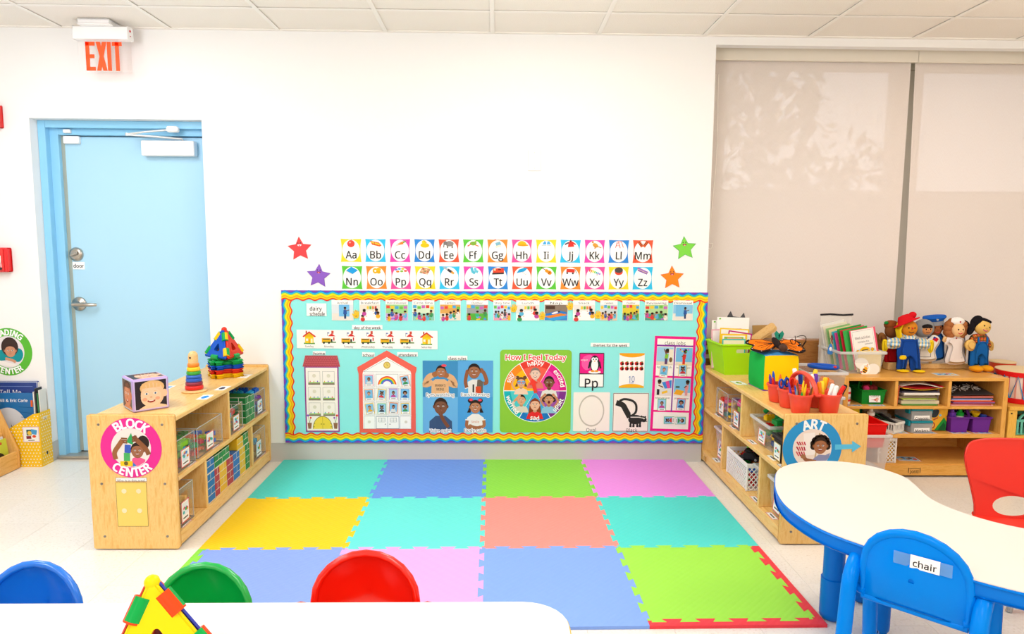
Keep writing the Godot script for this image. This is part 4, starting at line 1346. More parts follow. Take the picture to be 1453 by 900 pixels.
func days_strip() -> void:
	var s := sheet("day_strip", "long white paper strip of seven small houses named for weekdays", "chart", -0.781, 0.754, 0.839, 0.112, "fcfaf5", "", -0.004)
	for i in 7:
		var k := Ink.new(self, 0.0009)
		var x := -0.345 + i * 0.1165
		if i in [0, 6]:
			k.rect(x, -0.026, 0.066, 0.008, hexc("4a9a3c"))
			k.rect(x, -0.004, 0.05, 0.04, hexc("f6cf1c"))
			k.poly([v2(x - 0.037, 0.014), v2(x, 0.044), v2(x + 0.037, 0.014)], hexc("e6b81a"))
			k.line([v2(x - 0.037, 0.014), v2(x, 0.042), v2(x + 0.037, 0.014)], 0.008, hexc("d8342c"))
			k.rect(x - 0.017, 0.042, 0.008, 0.016, hexc("b8502c")).rect(x - 0.013, -0.004, 0.013, 0.014, hexc("fdf6e0")).rect(x + 0.014, -0.01, 0.011, 0.026, hexc("fff2c8")).rect(x, -0.012, 0.008, 0.024, hexc("e89a2c"))
		else:
			k.rect(x + 0.016, -0.002, 0.034, 0.046, hexc("fbf3ea"))
			k.poly([v2(x - 0.006, 0.018), v2(x + 0.016, 0.036), v2(x + 0.04, 0.018)], hexc("d8342c"))
			k.rect(x + 0.022, 0.042, 0.013, 0.018, hexc("c84a34")).rect(x + 0.016, -0.01, 0.01, 0.024, hexc("3c3436")).rect(x + 0.03, 0.002, 0.007, 0.02, hexc("d8342c"))
			k.line([v2(x - 0.008, 0.02), v2(x - 0.008, 0.042)], 0.002, hexc("5a5050")).rect(x - 0.002, 0.038, 0.01, 0.007, hexc("7a8ac0"))
			k.rect(x - 0.016, -0.008, 0.052, 0.028, hexc("f4b41c")).rect(x - 0.016, 0.0, 0.042, 0.007, hexc("6a5a34")).rect(x + 0.002, -0.018, 0.08, 0.007, hexc("5a8a3c"))
			k.ell(x - 0.03, -0.022, 0.006, 0.006, hexc("2c2828"), 10).ell(x, -0.022, 0.006, 0.006, hexc("2c2828"), 10)
		k.text(["Sunday", "Monday", "Tuesday", "Wednesday", "Thursday", "Friday", "Saturday"][i], x, -0.044, 0.0155, hexc("4a4446"))
		print_on(k, "day_picture", s[0])

func paper_home() -> void:
	var o := thing("paper_house", "white paper house with red-brown roof and yellow arched door, labelled home", "paper house", v3(-1.058, 0.389, BZ))
	part("wall", B(v3(0.204, 0.401, 0.0012)), plain_mat(hexc("fbf4ea"), 0.55), o, v3(0, 0, 0.0006))
	print_on(Ink.new(self, 0.0013).frame(0, 0, 0.204, 0.402, 0.0075, hexc("9a3c94")), "edging", o)
	var roof := [v2(-0.112, -0.034), v2(0.112, -0.034), v2(0.096, 0.034), v2(-0.094, 0.034)]
	var rf := part("roof", Geo.new().extr(roof, 0.0016), plain_mat(hexc("c4525a"), 0.55), o, v3(0, 0.2335, 0.0006))
	var k := Ink.new(self, 0.0017)
	for r in 5:
		for c in 15:
			var yy := -0.029 + r * 0.0135
			var xx := -0.102 + c * 0.0143 + (0.007 if r % 2 else 0.0)
			if absf(xx) < 0.104 - r * 0.0035:
				k.ring(xx, yy + 0.006, 0.0052, 0.0068, hexc("8f2f3a"), 6, PI, TAU, 1.3)
				k.z -= k.step
	print_on(k, "roof_tiles", rf)
	for r in 3:
		for c in 2:
			var w := Ink.new(self, 0.0013)
			var x := -0.045 + c * 0.086
			var y := 0.13 - r * 0.096
			w.frame(x, y, 0.072, 0.082, 0.0016, hexc("9a9690")).ell(x, y + 0.014, 0.011, 0.011, hexc("e2dcc8"), 14).rect(x, y - 0.036, 0.072, 0.009, hexc("8a7a66")).rect(x, y - 0.028, 0.068, 0.006, hexc("8cc858"))
			for i in 3:
				w.ell(x - 0.024 + i * 0.022, y - 0.021, 0.003, 0.005, hexc(["e84a4a", "f6b82c", "7a5ad0", "4aa0dc"][(i + r + c) % 4]), 8)
			print_on(w, "window", o)
	var d := Ink.new(self, 0.0013)
	d.ell(0, -0.183, 0.06, 0.08, hexc("8a7a3c"), 20, 0.0, 0.0, PI).ell(0, -0.183, 0.057, 0.076, hexc("f3d648"), 20, 0.0, 0.0, PI).line([v2(0, -0.183), v2(0, -0.108)], 0.0016, hexc("a08a2c"))
	for e: int in [-1, 1]:
		d.ell(e * 0.008, -0.153, 0.0025, 0.004, hexc("3c3424"), 8).rect(e * 0.05, -0.15, 0.008, 0.003, hexc("3c3424")).rect(e * 0.052, -0.17, 0.008, 0.003, hexc("3c3424"))
	print_on(d, "door", o)
	for e: int in [-1, 1]:
		var p := Ink.new(self, 0.0015)
		p.line([v2(e * 0.078, -0.145), v2(e * 0.086, -0.105)], 0.002, hexc("4a9a3c")).line([v2(e * 0.078, -0.145), v2(e * 0.072, -0.118)], 0.002, hexc("4a9a3c")).ell(e * 0.087, -0.1, 0.007, 0.007, hexc("e8402c" if e > 0 else "8a5ac8"), 10).ell(e * 0.071, -0.114, 0.006, 0.006, hexc("9a54c0" if e > 0 else "e8402c"), 10).poly([v2(e * 0.078 - 0.013, -0.145), v2(e * 0.078 + 0.013, -0.145), v2(e * 0.078 + 0.009, -0.182), v2(e * 0.078 - 0.009, -0.182)], hexc("9a6a4a"))
		print_on(p, "flower_pot", o)

func paper_school() -> void:
	var o := thing("paper_school", "red-edged paper schoolhouse with pupil photos in its windows", "paper house", v3(-0.666, 0.436, BZ))
	var body := [v2(-0.17, -0.2525), v2(0.17, -0.2525), v2(0.17, 0.11), v2(0.177, 0.135), v2(0.177, 0.15), v2(0.0, 0.2525), v2(-0.177, 0.15), v2(-0.177, 0.135), v2(-0.17, 0.11)]
	part("wall", Geo.new().extr(body, 0.0012), plain_mat(hexc("f2604f"), 0.55), o)
	var k := Ink.new(self, 0.0013)
	k.poly([v2(-0.148, -0.228), v2(0.142, -0.228), v2(0.145, 0.112), v2(0.14, 0.128), v2(0, 0.212), v2(-0.142, 0.128), v2(-0.146, 0.112)], hexc("fdfbf6"))
	k.line([v2(-0.142, 0.122), v2(0, 0.202), v2(0.14, 0.122), v2(-0.142, 0.122)], 0.0022, hexc("8a8e90"))
	print_on(k, "facade", o)
	print_on(Ink.new(self, 0.0015).ell(0, 0.163, 0.021, 0.021, hexc("b8902c"), 20).ell(0, 0.163, 0.017, 0.017, hexc("e8cf6a"), 20).line([v2(0, 0.175), v2(0, 0.163), v2(0.008, 0.16)], 0.0015, hexc("4a3c1c")), "clock", o)
	var rb := Ink.new(self, 0.0015)
	rb.frame(0.0, 0.069, 0.134, 0.08, 0.0016, hexc("6a7078"))
	for i in 6:
		rb.ring(0.0, 0.04, 0.026 + i * 0.005, 0.031 + i * 0.005, hexc(["8a4ac0", "2f7fe0", "3cb85a", "f6dc2c", "f58a1e", "e8342c"][i]), 20, 0.0, PI)
		rb.z -= rb.step
	rb.z += rb.step
	rb.ell(-0.034, 0.04, 0.02, 0.008, hexc("f0f4f6")).ell(0.036, 0.04, 0.022, 0.008, hexc("f0f4f6"))
	print_on(rb, "rainbow", o)
	for r in 4:
		for c in 4:
			if (r == 0 and c in [1, 2]) or (r == 3 and c in [1, 2]):
				continue
			var w := Ink.new(self, 0.0015)
			w.frame(-0.109 + c * 0.0725, [0.069, -0.018, -0.104, -0.19][r], 0.066, 0.08, 0.0014, hexc("8a9094"))
			if r == 3:
				w.ell(-0.111 + c * 0.074, -0.186, 0.009, 0.009, hexc("d8d2c4"), 14)
			print_on(w, "window", o)
	var d := Ink.new(self, 0.0015)
	d.frame(0, -0.19, 0.14, 0.078, 0.0026, hexc("4a6a84")).line([v2(0, -0.152), v2(0, -0.228)], 0.002, hexc("4a6a84"))
	for e: int in [-1, 1]:
		d.frame(e * 0.035, -0.174, 0.04, 0.026, 0.0016, hexc("5a6a74")).line([v2(e * 0.035, -0.161), v2(e * 0.035, -0.187)], 0.0014, hexc("5a6a74")).line([v2(e * 0.055, -0.174), v2(e * 0.015, -0.174)], 0.0014, hexc("5a6a74")).ell(e * 0.014, -0.2, 0.004, 0.0025, hexc("2c2c2c"), 8)
	print_on(d, "double_door", o)
	var n := 0
	var frames := ["f08aa4", "f0a070", "f0a468", "f6cf3c", "c48ad8", "5aa4e0", "f6c82c", "6cc07a", "f09050", "f4cc34"]
	var cols := ["pink", "salmon", "orange", "yellow", "lilac", "blue", "yellow", "green", "orange", "yellow"]
	var rows := ["top left window", "top right window", "second row, first window", "second row, second window", "second row, third window", "second row, last window", "third row, first window", "third row, second window", "third row, third window", "third row, last window"]
	for e: Array in [[-0.109, 0.069], [0.108, 0.066], [-0.11, -0.018], [-0.034, -0.017], [0.037, -0.014], [0.107, -0.016], [-0.106, -0.104], [-0.034, -0.105], [0.036, -0.1], [0.107, -0.102]]:
		kid_card("%s-framed pupil name card in the school's %s" % [cols[n], rows[n]], -0.666 + e[0], 0.436 + e[1], 0.052, 0.068, frames[n], n, [0.02, 0.2, 0.05, -0.12, 0.0, -0.03, 0.14, 0.0, -0.06, 0.03][n], 0.0022)
		n += 1

func rules() -> void:
	var w := 0.2115
	var h := 0.222
	var at := [[-0.346, 0.516], [-0.1345, 0.518], [-0.3465, 0.2945], [-0.135, 0.2965]]
	var bg := ["3f8fc2", "5aa8e0", "6cb4e4", "4a9fdc"]
	var cap := ["Eyes watching", "Ears listening", "Voice quiet", "Body calm"]
	var says := ["blue photo sheet captioned Eyes watching, child in tan sweatshirt", "blue photo sheet captioned Ears listening, child cupping both ears", "blue photo sheet captioned Voice quiet, child with a finger on the lips", "blue photo sheet captioned Body calm, child with folded arms"]
	for i in 4:
		var s := sheet("rule_photo", says[i], "photo card", at[i][0], at[i][1], w, h, bg[i], "four class rule photo sheets", -0.003)
		var k: Ink = s[1]
		match i:
			0:
				k.poly([v2(-0.055, -0.11), v2(-0.052, -0.02), v2(-0.03, -0.002), v2(0.026, -0.002), v2(0.05, -0.02), v2(0.052, -0.11)], hexc("e6b482"))
				arm(k, [[-0.045, -0.02], [-0.09, -0.035], [-0.07, 0.01], [-0.032, 0.028]], 0.034, "e2ae7c", "a8683f", 0.12)
				arm(k, [[0.043, -0.02], [0.088, -0.038], [0.07, 0.005], [0.034, 0.022]], 0.034, "e2ae7c", "a8683f", 0.12)
				kid(k, 0.004, 0.045, 0.036, "ab6b42", "2a1c18", "", "short")
				k.ell(0.022, 0.082, 0.016, 0.008, hexc("ee4a5c"), 10).text("MAMA'S", 0, -0.04, 0.022, hexc("33282a"), 0.0, 0.062).text("MINI", 0, -0.064, 0.022, hexc("33282a"), 0.0, 0.044)
			1:
				k.poly([v2(-0.042, -0.11), v2(-0.046, -0.02), v2(-0.02, -0.005), v2(0.028, -0.005), v2(0.046, -0.02), v2(0.044, -0.11)], hexc("e8e4de"))
				k.poly([v2(0.004, -0.11), v2(0.012, -0.006), v2(0.028, -0.005), v2(0.046, -0.02), v2(0.044, -0.11)], hexc("6a5e52")).rect(0.018, -0.07, 0.032, 0.045, hexc("d84a24")).rect(-0.012, -0.06, 0.01, 0.05, hexc("3a3a3c"))
				arm(k, [[-0.05, -0.06], [-0.06, -0.02], [-0.052, 0.03], [-0.046, 0.044]], 0.026, "e8e4de", "96593a", 0.85)
				arm(k, [[0.048, -0.03], [0.068, -0.02], [0.054, 0.03], [0.034, 0.052]], 0.028, "6a5e52", "96593a", 0.85)
				kid(k, -0.008, 0.045, 0.045, "9c5f3c", "251a16", "", "short")
			2:
				k.poly([v2(-0.068, -0.11), v2(-0.066, -0.04), v2(-0.028, -0.006), v2(0.03, -0.006), v2(0.07, -0.04), v2(0.072, -0.11)], hexc("3c5478"))
				kid(k, 0.002, 0.052, 0.05, "7a4830", "32221c", "", "short", "plain")
				arm(k, [[0.06, -0.09], [0.03, -0.05], [0.012, -0.02], [0.002, 0.006]], 0.026, "3c5478", "7f4c33", 0.8)
				k.line([v2(0.0, 0.0), v2(0.0, 0.034)], 0.009, hexc("86523a"))
			3:
				k.poly([v2(-0.048, -0.11), v2(-0.05, -0.02), v2(-0.018, 0.004), v2(0.02, 0.004), v2(0.052, -0.02), v2(0.05, -0.11)], hexc("f1ece6"))
				k.text("Smile", 0, -0.045, 0.02, hexc("d8722c"))
				arm(k, [[0.05, -0.03], [0.052, -0.07], [0.01, -0.082], [-0.03, -0.072]], 0.024, "f1ece6", "b0714a", 0.85)
				arm(k, [[-0.048, -0.03], [-0.05, -0.075], [-0.008, -0.088], [0.03, -0.08]], 0.024, "f1ece6", "a86a44", 0.85)
				kid(k, 0.0, 0.048, 0.04, "b87a52", "2e201a", "", "buns")
				k.ell(-0.026, 0.092, 0.012, 0.008, hexc("ee4a5c"), 10).ell(0.028, 0.09, 0.012, 0.008, hexc("ee4a5c"), 10)
		print_on(k, "photo", s[0])
		var t := Ink.new(self, k.z + 0.0002)
		t.text(cap[i], 0, -0.098, 0.028, Color.WHITE, 0.0, 0.17 if i < 2 else 0.13, 0.0035).text(cap[i], 0, -0.098, 0.028, hexc("262022"), 0.0, 0.17 if i < 2 else 0.13)
		print_on(t, "caption", s[0])

func feelings() -> void:
	var s := sheet("feelings_chart", "green How I Feel Today chart with a six-part feelings wheel", "chart", 0.230, 0.441, 0.432, 0.509, "8cc83c", "", 0.0, 0.02)
	var o: Node3D = s[0]
	var k := Ink.new(self, 0.0009)
	k.text("How I Feel Today", 0.0, 0.208, 0.044, Color.WHITE, 0.0, 0.365, 0.005).text("How I Feel Today", 0.0, 0.208, 0.044, hexc("e8352c"), 0.0, 0.365, 0.001)
	print_on(k, "title", o)
	var cx := -0.003
	var cy := 0.003
	var wh := Ink.new(self, 0.0009)
	wh.ell(cx, cy, 0.192, 0.194, Color.WHITE, 60)
	var outer := ["e3178c", "e8392f", "f58a1c", "13b4bc", "1a74c6", "7d2f8e"]
	var inner := ["ec3fa2", "f0604c", "fdb813", "4ccad0", "35aae2", "9a4fac"]
	for i in 6:
		var a := PI / 3 * i + 0.012
		wh.ell(cx, cy, 0.189, 0.191, hexc(outer[i]), 12, 0.0, a, a + PI / 3 - 0.024)
		wh.z -= wh.step
	wh.z += wh.step
	for i in 6:
		var a := PI / 3 * i + 0.012
		wh.ell(cx, cy, 0.148, 0.15, hexc(inner[i]), 12, 0.0, a, a + PI / 3 - 0.024)
		wh.z -= wh.step
	print_on(wh, "wheel", o)
	var at := func(deg: float, r: float) -> Vector2: return v2(cx + cos(deg_to_rad(deg)) * r, cy + sin(deg_to_rad(deg)) * r)
	var faces := [["excited", 32.0, 0.1, 0.036, "7a4a30", "241a16", "e4e2dc", "short", "shout"], ["happy", 90.0, 0.105, 0.036, "e8c4b0", "8a7670", "e87a6a", "short", "smile"], ["silly", 148.0, 0.1, 0.03, "e2a884", "6a4630", "f2d0b8", "buns", "smile"], ["worried", 214.0, 0.1, 0.031, "d9a078", "2a1e1a", "d9d2c4", "short", "plain"], ["sad", 270.0, 0.085, 0.036, "e6b090", "8a3c1c", "e2282c", "long", "sad"], ["upset", 328.0, 0.1, 0.034, "c98a64", "2e201a", "8cc4e0", "curly", "shout"]]
	for f: Array in faces:
		var p := Ink.new(self, 0.0013)
		var q: Vector2 = at.call(f[1], f[2])
		kid(p, q.x, q.y, f[3], f[4], f[5], f[6], f[7], f[8])
		if f[0] == "silly":
			p.ell(q.x - 0.012, q.y, 0.012, 0.01, hexc("5ab4e0"), 10).ell(q.x + 0.014, q.y, 0.012, 0.01, hexc("5ab4e0"), 10).frame(q.x, q.y, 0.052, 0.004, 0.002, hexc("e0402c"))
			arm(p, [[q.x - 0.035, q.y - 0.05], [q.x - 0.055, q.y - 0.01], [q.x - 0.035, q.y + 0.03]], 0.013, "e2a884", "e2a884", 1.0)
		elif f[0] == "worried":
			arm(p, [[q.x - 0.036, q.y - 0.05], [q.x - 0.05, q.y - 0.02], [q.x - 0.012, q.y + 0.026]], 0.016, "d9d2c4", "d9a078", 0.3)
		elif f[0] == "upset":
			arm(p, [[q.x + 0.03, q.y - 0.05], [q.x + 0.055, q.y - 0.01], [q.x + 0.026, q.y + 0.03]], 0.016, "8cc4e0", "c98a64", 0.85)
			arm(p, [[q.x - 0.03, q.y - 0.04], [q.x - 0.05, q.y + 0.0], [q.x - 0.024, q.y + 0.03]], 0.016, "8cc4e0", "c98a64", 0.9)
		print_on(p, "face_%s" % f[0], o)
	var t := Ink.new(self, 0.0034)
	for f: Array in [["happy", 90.0, false], ["excited", 28.0, false], ["silly", 152.0, false], ["worried", 212.0, true], ["sad", 270.0, true], ["upset", 328.0, true]]:
		t.arc(f[0], cx, cy, 0.169, 0.036, Color.WHITE, deg_to_rad(f[1]), f[2], 0.0009)
	print_on(t, "feeling_words", o)
	var ar := [v2(-0.011, -0.012), v2(0.011, -0.012), v2(0.011, 0.044), v2(0.028, 0.044), v2(0, 0.08), v2(-0.028, 0.044), v2(-0.011, 0.044)]
	var sp := part("spinner_arrow", Geo.new().extr(ar, 0.002, 0.0005), plain_mat(hexc("f0301c"), 0.4), o, v3(cx + 0.002, cy, 0.004), v3(0, 0, 0.26), "red spinner arrow")
	part("pin", Geo.new().cyl(v3(0, 0, 0.003), 0.005, 0.002, 12, 0.0004, v3(0, 0, 1)), plain_mat(hexc("b8703c"), 0.3, 0.5, 0.8), sp)

func themes() -> void:
	var s := sheet("letter_card", "pink Pp letter card with a penguin", "letter card", 0.568, 0.573, 0.15, 0.211, "2c2830", "", 0.0, 0.004)
	var k: Ink = s[1]
	k.rect(0, 0.04, 0.142, 0.12, hexc("ee1c86")).rect(0, -0.064, 0.142, 0.075, hexc("fbfbf8"))
	k.poly(spline([v2(-0.06, 0.03), v2(-0.05, 0.08), v2(0.0, 0.09), v2(0.02, 0.04), v2(-0.03, 0.0)], 5), hexc("f65aa8"))
	print_on(k, "background", s[0])
	var p := Ink.new(self, 0.0012)
	p.ell(0.018, -0.012, 0.038, 0.01, hexc("f4f2f4")).ell(0.018, 0.04, 0.03, 0.05, hexc("26242a"), 22).ell(0.018, 0.03, 0.021, 0.037, hexc("fbfafa"), 20).ell(0.009, 0.066, 0.011, 0.012, hexc("fbfafa")).ell(0.027, 0.066, 0.011, 0.012, hexc("fbfafa")).ell(0.01, 0.066, 0.004, 0.005, hexc("1c1a1e"), 8).ell(0.026, 0.066, 0.004, 0.005, hexc("1c1a1e"), 8)
	p.poly([v2(0.011, 0.058), v2(0.025, 0.058), v2(0.018, 0.05)], hexc("f5a21c")).ell(0.006, -0.006, 0.012, 0.006, hexc("f59a1c")).ell(0.03, -0.006, 0.012, 0.006, hexc("f59a1c")).line([v2(-0.01, 0.052), v2(-0.018, 0.01)], 0.01, hexc("26242a")).line([v2(0.046, 0.052), v2(0.054, 0.01)], 0.01, hexc("26242a")).text("penguin", -0.045, 0.062, 0.012, Color.WHITE)
	print_on(p, "penguin", s[0])
	print_on(Ink.new(self, 0.0012).text("Pp", 0, -0.082, 0.078, hexc("2e2a2e"), 0.0, 0.0, 0.001), "letters", s[0])
	s = sheet("number_card", "white and yellow number 10 card with two rows of apples", "number card", 0.812, 0.571, 0.154, 0.213, "fbfaf6", "", 0.0, 0.006)
	k = s[1]
	k.ell(0, 0.1065, 0.077, 0.026, hexc("f5a81a"), 18, 0.0, PI, TAU).rect(0, 0.1, 0.15, 0.012, hexc("f5a81a")).ell(0, -0.1065, 0.077, 0.024, hexc("f5b51c"), 18, 0.0, 0.0, PI).rect(0, -0.1, 0.15, 0.01, hexc("f5b51c"))
	print_on(k, "background", s[0])
	for r in 2:
		for c in 5:
			var a := Ink.new(self, 0.0011)
			var x := -0.06 + c * 0.0295
			var y := 0.043 - r * 0.031
			a.ell(x, y, 0.0125, 0.012, hexc("d8261e"), 12).ell(x + 0.004, y - 0.002, 0.007, 0.009, hexc("3a1c14"), 10).ell(x + 0.003, y + 0.011, 0.006, 0.003, hexc("5a9a2c"), 8)
			print_on(a, "apple", s[0])
	print_on(Ink.new(self, 0.0011).text("10", 0.0, -0.053, 0.05, hexc("2c58a8"), 0.0, 0.036).text("ten", 0.0, -0.074, 0.02, hexc("4a7ac0")), "lettering", s[0])
	s = sheet("shape_card", "cream card with a grey oval outline reading Oval", "shape card", 0.572, 0.315, 0.223, 0.243, "f7f1e8", "", 0.0, 0.006)
	print_on(Ink.new(self, 0.0009).ring(0, 0.006, 0.0705, 0.078, hexc("c4beb2"), 40, 0.0, TAU, 1.26), "oval", s[0])
	print_on(Ink.new(self, 0.0009).text("Oval", 0, -0.114, 0.032, hexc("4c484a")), "lettering", s[0])
	s = sheet("colour_card", "cream card with a black skunk reading Black", "colour card", 0.812, 0.312, 0.22, 0.242, "f7f0e4", "", 0.0, 0.006)
	print_on(Ink.new(self, 0.0009).frame(0, 0, 0.216, 0.238, 0.003, hexc("4a4442")).text("Black", 0.01, -0.112, 0.03, hexc("4c484a")), "lettering", s[0])
	k = Ink.new(self, 0.0011)
	var bk := hexc("2b2c28")
	k.line(spline([v2(-0.005, -0.03), v2(-0.028, 0.01), v2(-0.05, 0.045), v2(-0.09, 0.06)], 6, false), 0.034, bk)
	k.line(spline([v2(0.0, -0.02), v2(0.03, 0.0), v2(0.032, 0.045), v2(0.008, 0.072), v2(-0.04, 0.082), v2(-0.07, 0.07)], 6, false), 0.014, bk)
	k.line(spline([v2(0.0, -0.012), v2(0.02, 0.005), v2(0.02, 0.04), v2(0.0, 0.062), v2(-0.03, 0.07)], 6, false), 0.008, hexc("f4eee2"))
	k.ell(0.03, -0.045, 0.044, 0.03, bk).ell(0.078, -0.042, 0.022, 0.018, bk, 14, -0.5).poly([v2(0.085, -0.04), v2(0.104, -0.058), v2(0.084, -0.058)], bk)
	for x: float in [0.002, 0.02, 0.044, 0.06]:
		k.line([v2(x, -0.06), v2(x - 0.002, -0.086), v2(x + 0.006, -0.087)], 0.012, bk)
	k.line([v2(0.0, -0.03), v2(0.05, -0.03), v2(0.088, -0.038)], 0.005, hexc("f4eee2")).ell(0.082, -0.04, 0.003, 0.003, hexc("f4eee2"), 8).ell(0.066, -0.026, 0.006, 0.007, bk, 8).ell(0.09, -0.028, 0.005, 0.006, bk, 8)
	print_on(k, "skunk", s[0])

func jobs() -> void:
	var s := sheet("job_chart", "tall white class jobs chart with hot pink frame at the board's right", "chart", 1.065, 0.487, 0.252, 0.588, "fbf8f0", "", -0.025)
	var o: Node3D = s[0]
	var pk := hexc("f0188a")
	var k := Ink.new(self, 0.0009)
	k.frame(0, 0, 0.25, 0.588, 0.016, pk).rect(0, 0.236, 0.222, 0.01, hexc("8a3aa0")).rect(0, 0.045, 0.222, 0.012, pk).rect(0, -0.168, 0.222, 0.012, pk).rect(0.0, 0.034, 0.008, 0.41, hexc("8a3aa0"))
	print_on(k, "frame_lines", o)
	print_on(Ink.new(self, 0.0009).text("class jobs", 0, 0.252, 0.032, hexc("3c3638"), 0.0, 0.125), "title", o)
	var i := 0
	for e: Array in [[-0.058, 0.17, "light switch"], [0.058, 0.17, "teacher helper"], [-0.058, -0.02, "librarian"], [0.058, -0.02, "plant waterer"]]:
		var p := Ink.new(self, 0.0011)
		var x: float = e[0]
		var y: float = e[1]
		p.rect(x, y + 0.002, 0.1, 0.108, hexc(["9fd0ea", "74bde8", "dfe4e0", "7cc4ea"][i])).rect(x, y - 0.042, 0.1, 0.022, hexc(["e0d4c0", "e6dccc", "e8e2d8", "eee8e0"][i]))
		var bx: float = x + [0.008, 0.0, -0.03, 0.026][i]
		p.line([v2(bx, y - 0.048), v2(bx, y - 0.01)], 0.016, hexc(["5a3a6a", "d8322c", "2c2a30", "e8a0a0"][i])).line([v2(bx, y - 0.012), v2(bx + 0.004, y + 0.016)], 0.02, hexc(["8ac83c", "d8322c", "f0ece6", "e89a98"][i])).ell(bx + 0.006, y + 0.032, 0.011, 0.013, hexc("7a4a30"), 12).ell(bx + 0.006, y + 0.038, 0.012, 0.011, hexc("221814"), 12).line([v2(bx, y + 0.012), v2(bx + (-0.014 if i != 2 else 0.03), y + (0.046 if i == 0 else 0.0))], 0.007, hexc("7a4a30"))
		if i == 2:
			p.poly([v2(x - 0.01, y + 0.03), v2(x + 0.05, y + 0.046), v2(x + 0.05, y - 0.004), v2(x + 0.01, y - 0.008)], hexc("3c8ad8")).poly([v2(x + 0.012, y + 0.036), v2(x + 0.032, y + 0.041), v2(x + 0.044, y - 0.004), v2(x + 0.026, y - 0.006)], hexc("e24a9a")).rect(x + 0.01, y - 0.03, 0.035, 0.014, hexc("f0c02c"), 0.3)
		elif i == 3:
			p.poly([v2(x - 0.05, y - 0.04), v2(x - 0.035, y - 0.01), v2(x + 0.014, y - 0.02), v2(x - 0.004, y - 0.048)], hexc("f2b02c")).rect(x - 0.028, y + 0.004, 0.024, 0.012, hexc("4a6a5a"))
		elif i == 1:
			for c in 5:
				p.ell(x - 0.024 + c * 0.012, y + 0.044 - (c % 2) * 0.01, 0.005, 0.005, hexc(["e8402c", "f6c42c", "8a4ac0", "4ac05a", "e84aa0"][c]), 8)
		else:
			p.rect(x + 0.036, y, 0.026, 0.09, hexc("f0e6d0")).ell(x + 0.036, y - 0.02, 0.01, 0.016, hexc("7a5a34"), 10)
		print_on(p, "job_photo", o)
		print_on(Ink.new(self, 0.0011).text(e[2], x, y - 0.066, 0.015, hexc("4a4446"), 0.0, 0.088), "caption", o)
		i += 1
	var cols := ["cream", "yellow", "green", "pink"]
	var fr := ["f2e0b8", "f6d05a", "6cc08a", "e8707a"]
	var says := ["light switch", "teacher helper", "librarian", "plant waterer"]
	for c in 4:
		kid_card("%s-framed pupil name card under the %s job photo" % [cols[c], says[c]], 1.064 + [-0.057, 0.058, -0.063, 0.054][c], 0.487 + [0.082, 0.086, -0.126, -0.124][c], 0.052, 0.074, fr[c], c + 2, [-0.12, 0.0, 0.0, -0.1][c], 0.002)
	kid_card("green-framed pupil card lying sideways left in the bottom box", 1.048, 0.264, 0.046, 0.064, "6cc08a", 3, PI / 2, 0.002)
	kid_card("green-framed pupil card lying sideways right in the bottom box", 1.118, 0.262, 0.046, 0.064, "74c48e", 1, -PI / 2, 0.0032)

func build_cards() -> void:
	pass

# ---------------------------------------------------------------- shelves and bins
func maple_panel() -> StandardMaterial3D: return wood("maple_panel", "f6cd84", "e7b05c", v3(7, 1.1, 7))
func maple_board() -> StandardMaterial3D: return wood("maple_board", "f6cd84", "e7b05c", v3(7, 7, 1.1))
func oak_panel() -> StandardMaterial3D: return wood("oak_panel", "ecb25c", "da9a3e", v3(7, 1.1, 7))
func oak_board() -> StandardMaterial3D: return wood("oak_board", "ecb25c", "da9a3e", v3(1.1, 7, 7))

# an open shelf unit seen end on: local z from 0 (far) to L, open side at x = 0, carcass going to x = -s * D
func low_shelf(o: Node3D, s: float, L: float, D: float, H: float, mid: float, up: Array, low: Array) -> void:
	var pm := maple_panel()
	var bm := maple_board()
	var cx := -s * D / 2
	var end := Geo.new().extr(rrect(D, H - 0.006, 0.009), 0.02, 0.002).mesh()
	for e: Array in [[L - 0.02, 1], [0.0, 0]]:
		var p := part("end_panel", end, pm, o, v3(cx, H / 2 + 0.003, e[0]))
		if e[1]:
			for bx: float in [-1.0, 1.0]:
				for by: float in [0.255, -0.005, -0.24]:
					part("bolt", Geo.new().lathe([v2(0.0055, 0), v2(0.0055, 0.0015), v2(0.003, 0.003), v2(0, 0.0025)], 12, Transform3D(Basis(Vector3.RIGHT, PI / 2), Vector3.ZERO)), plain_mat(hexc("8f8a84"), 0.3, 0.5, 1.0), p, v3(bx * (D / 2 - 0.05), by, 0.0201))
	part("top", B(v3(D - 0.004, 0.02, L - 0.04), 0.003), bm, o, v3(cx, 0.577, L / 2))
	part("back_panel", B(v3(0.01, 0.5, L - 0.04)), bm, o, v3(-s * (D - 0.006), 0.317, L / 2))
	part("shelf", B(v3(D - 0.014, 0.022, L - 0.04), 0.003), bm, o, v3(cx + s * 0.004, mid - 0.011, L / 2))
	part("bottom_shelf", B(v3(D - 0.03, 0.02, L - 0.04), 0.002), bm, o, v3(cx - s * 0.006, 0.062, L / 2))
	part("toe_board", B(v3(0.018, 0.058, L - 0.04), 0.002), bm, o, v3(-s * 0.012, 0.043, L / 2))
	for z: float in up:
		part("divider", B(v3(D - 0.02, 0.567 - mid, 0.02), 0.002), pm, o, v3(cx + s * 0.006, (mid + 0.567) / 2, z))
	for z: float in low:
		part("divider", B(v3(D - 0.02, mid - 0.022 - 0.072, 0.02), 0.002), pm, o, v3(cx + s * 0.006, (mid - 0.022 + 0.072) / 2, z))
	for e: Array in [[0.06, 0.02], [L - 0.06, 0.02]]:
		part("foot", Geo.new().cyl(v3(cx, 0.007, e[0]), 0.02, 0.014, 14), plain_mat(hexc("3a3430"), 0.5), o)

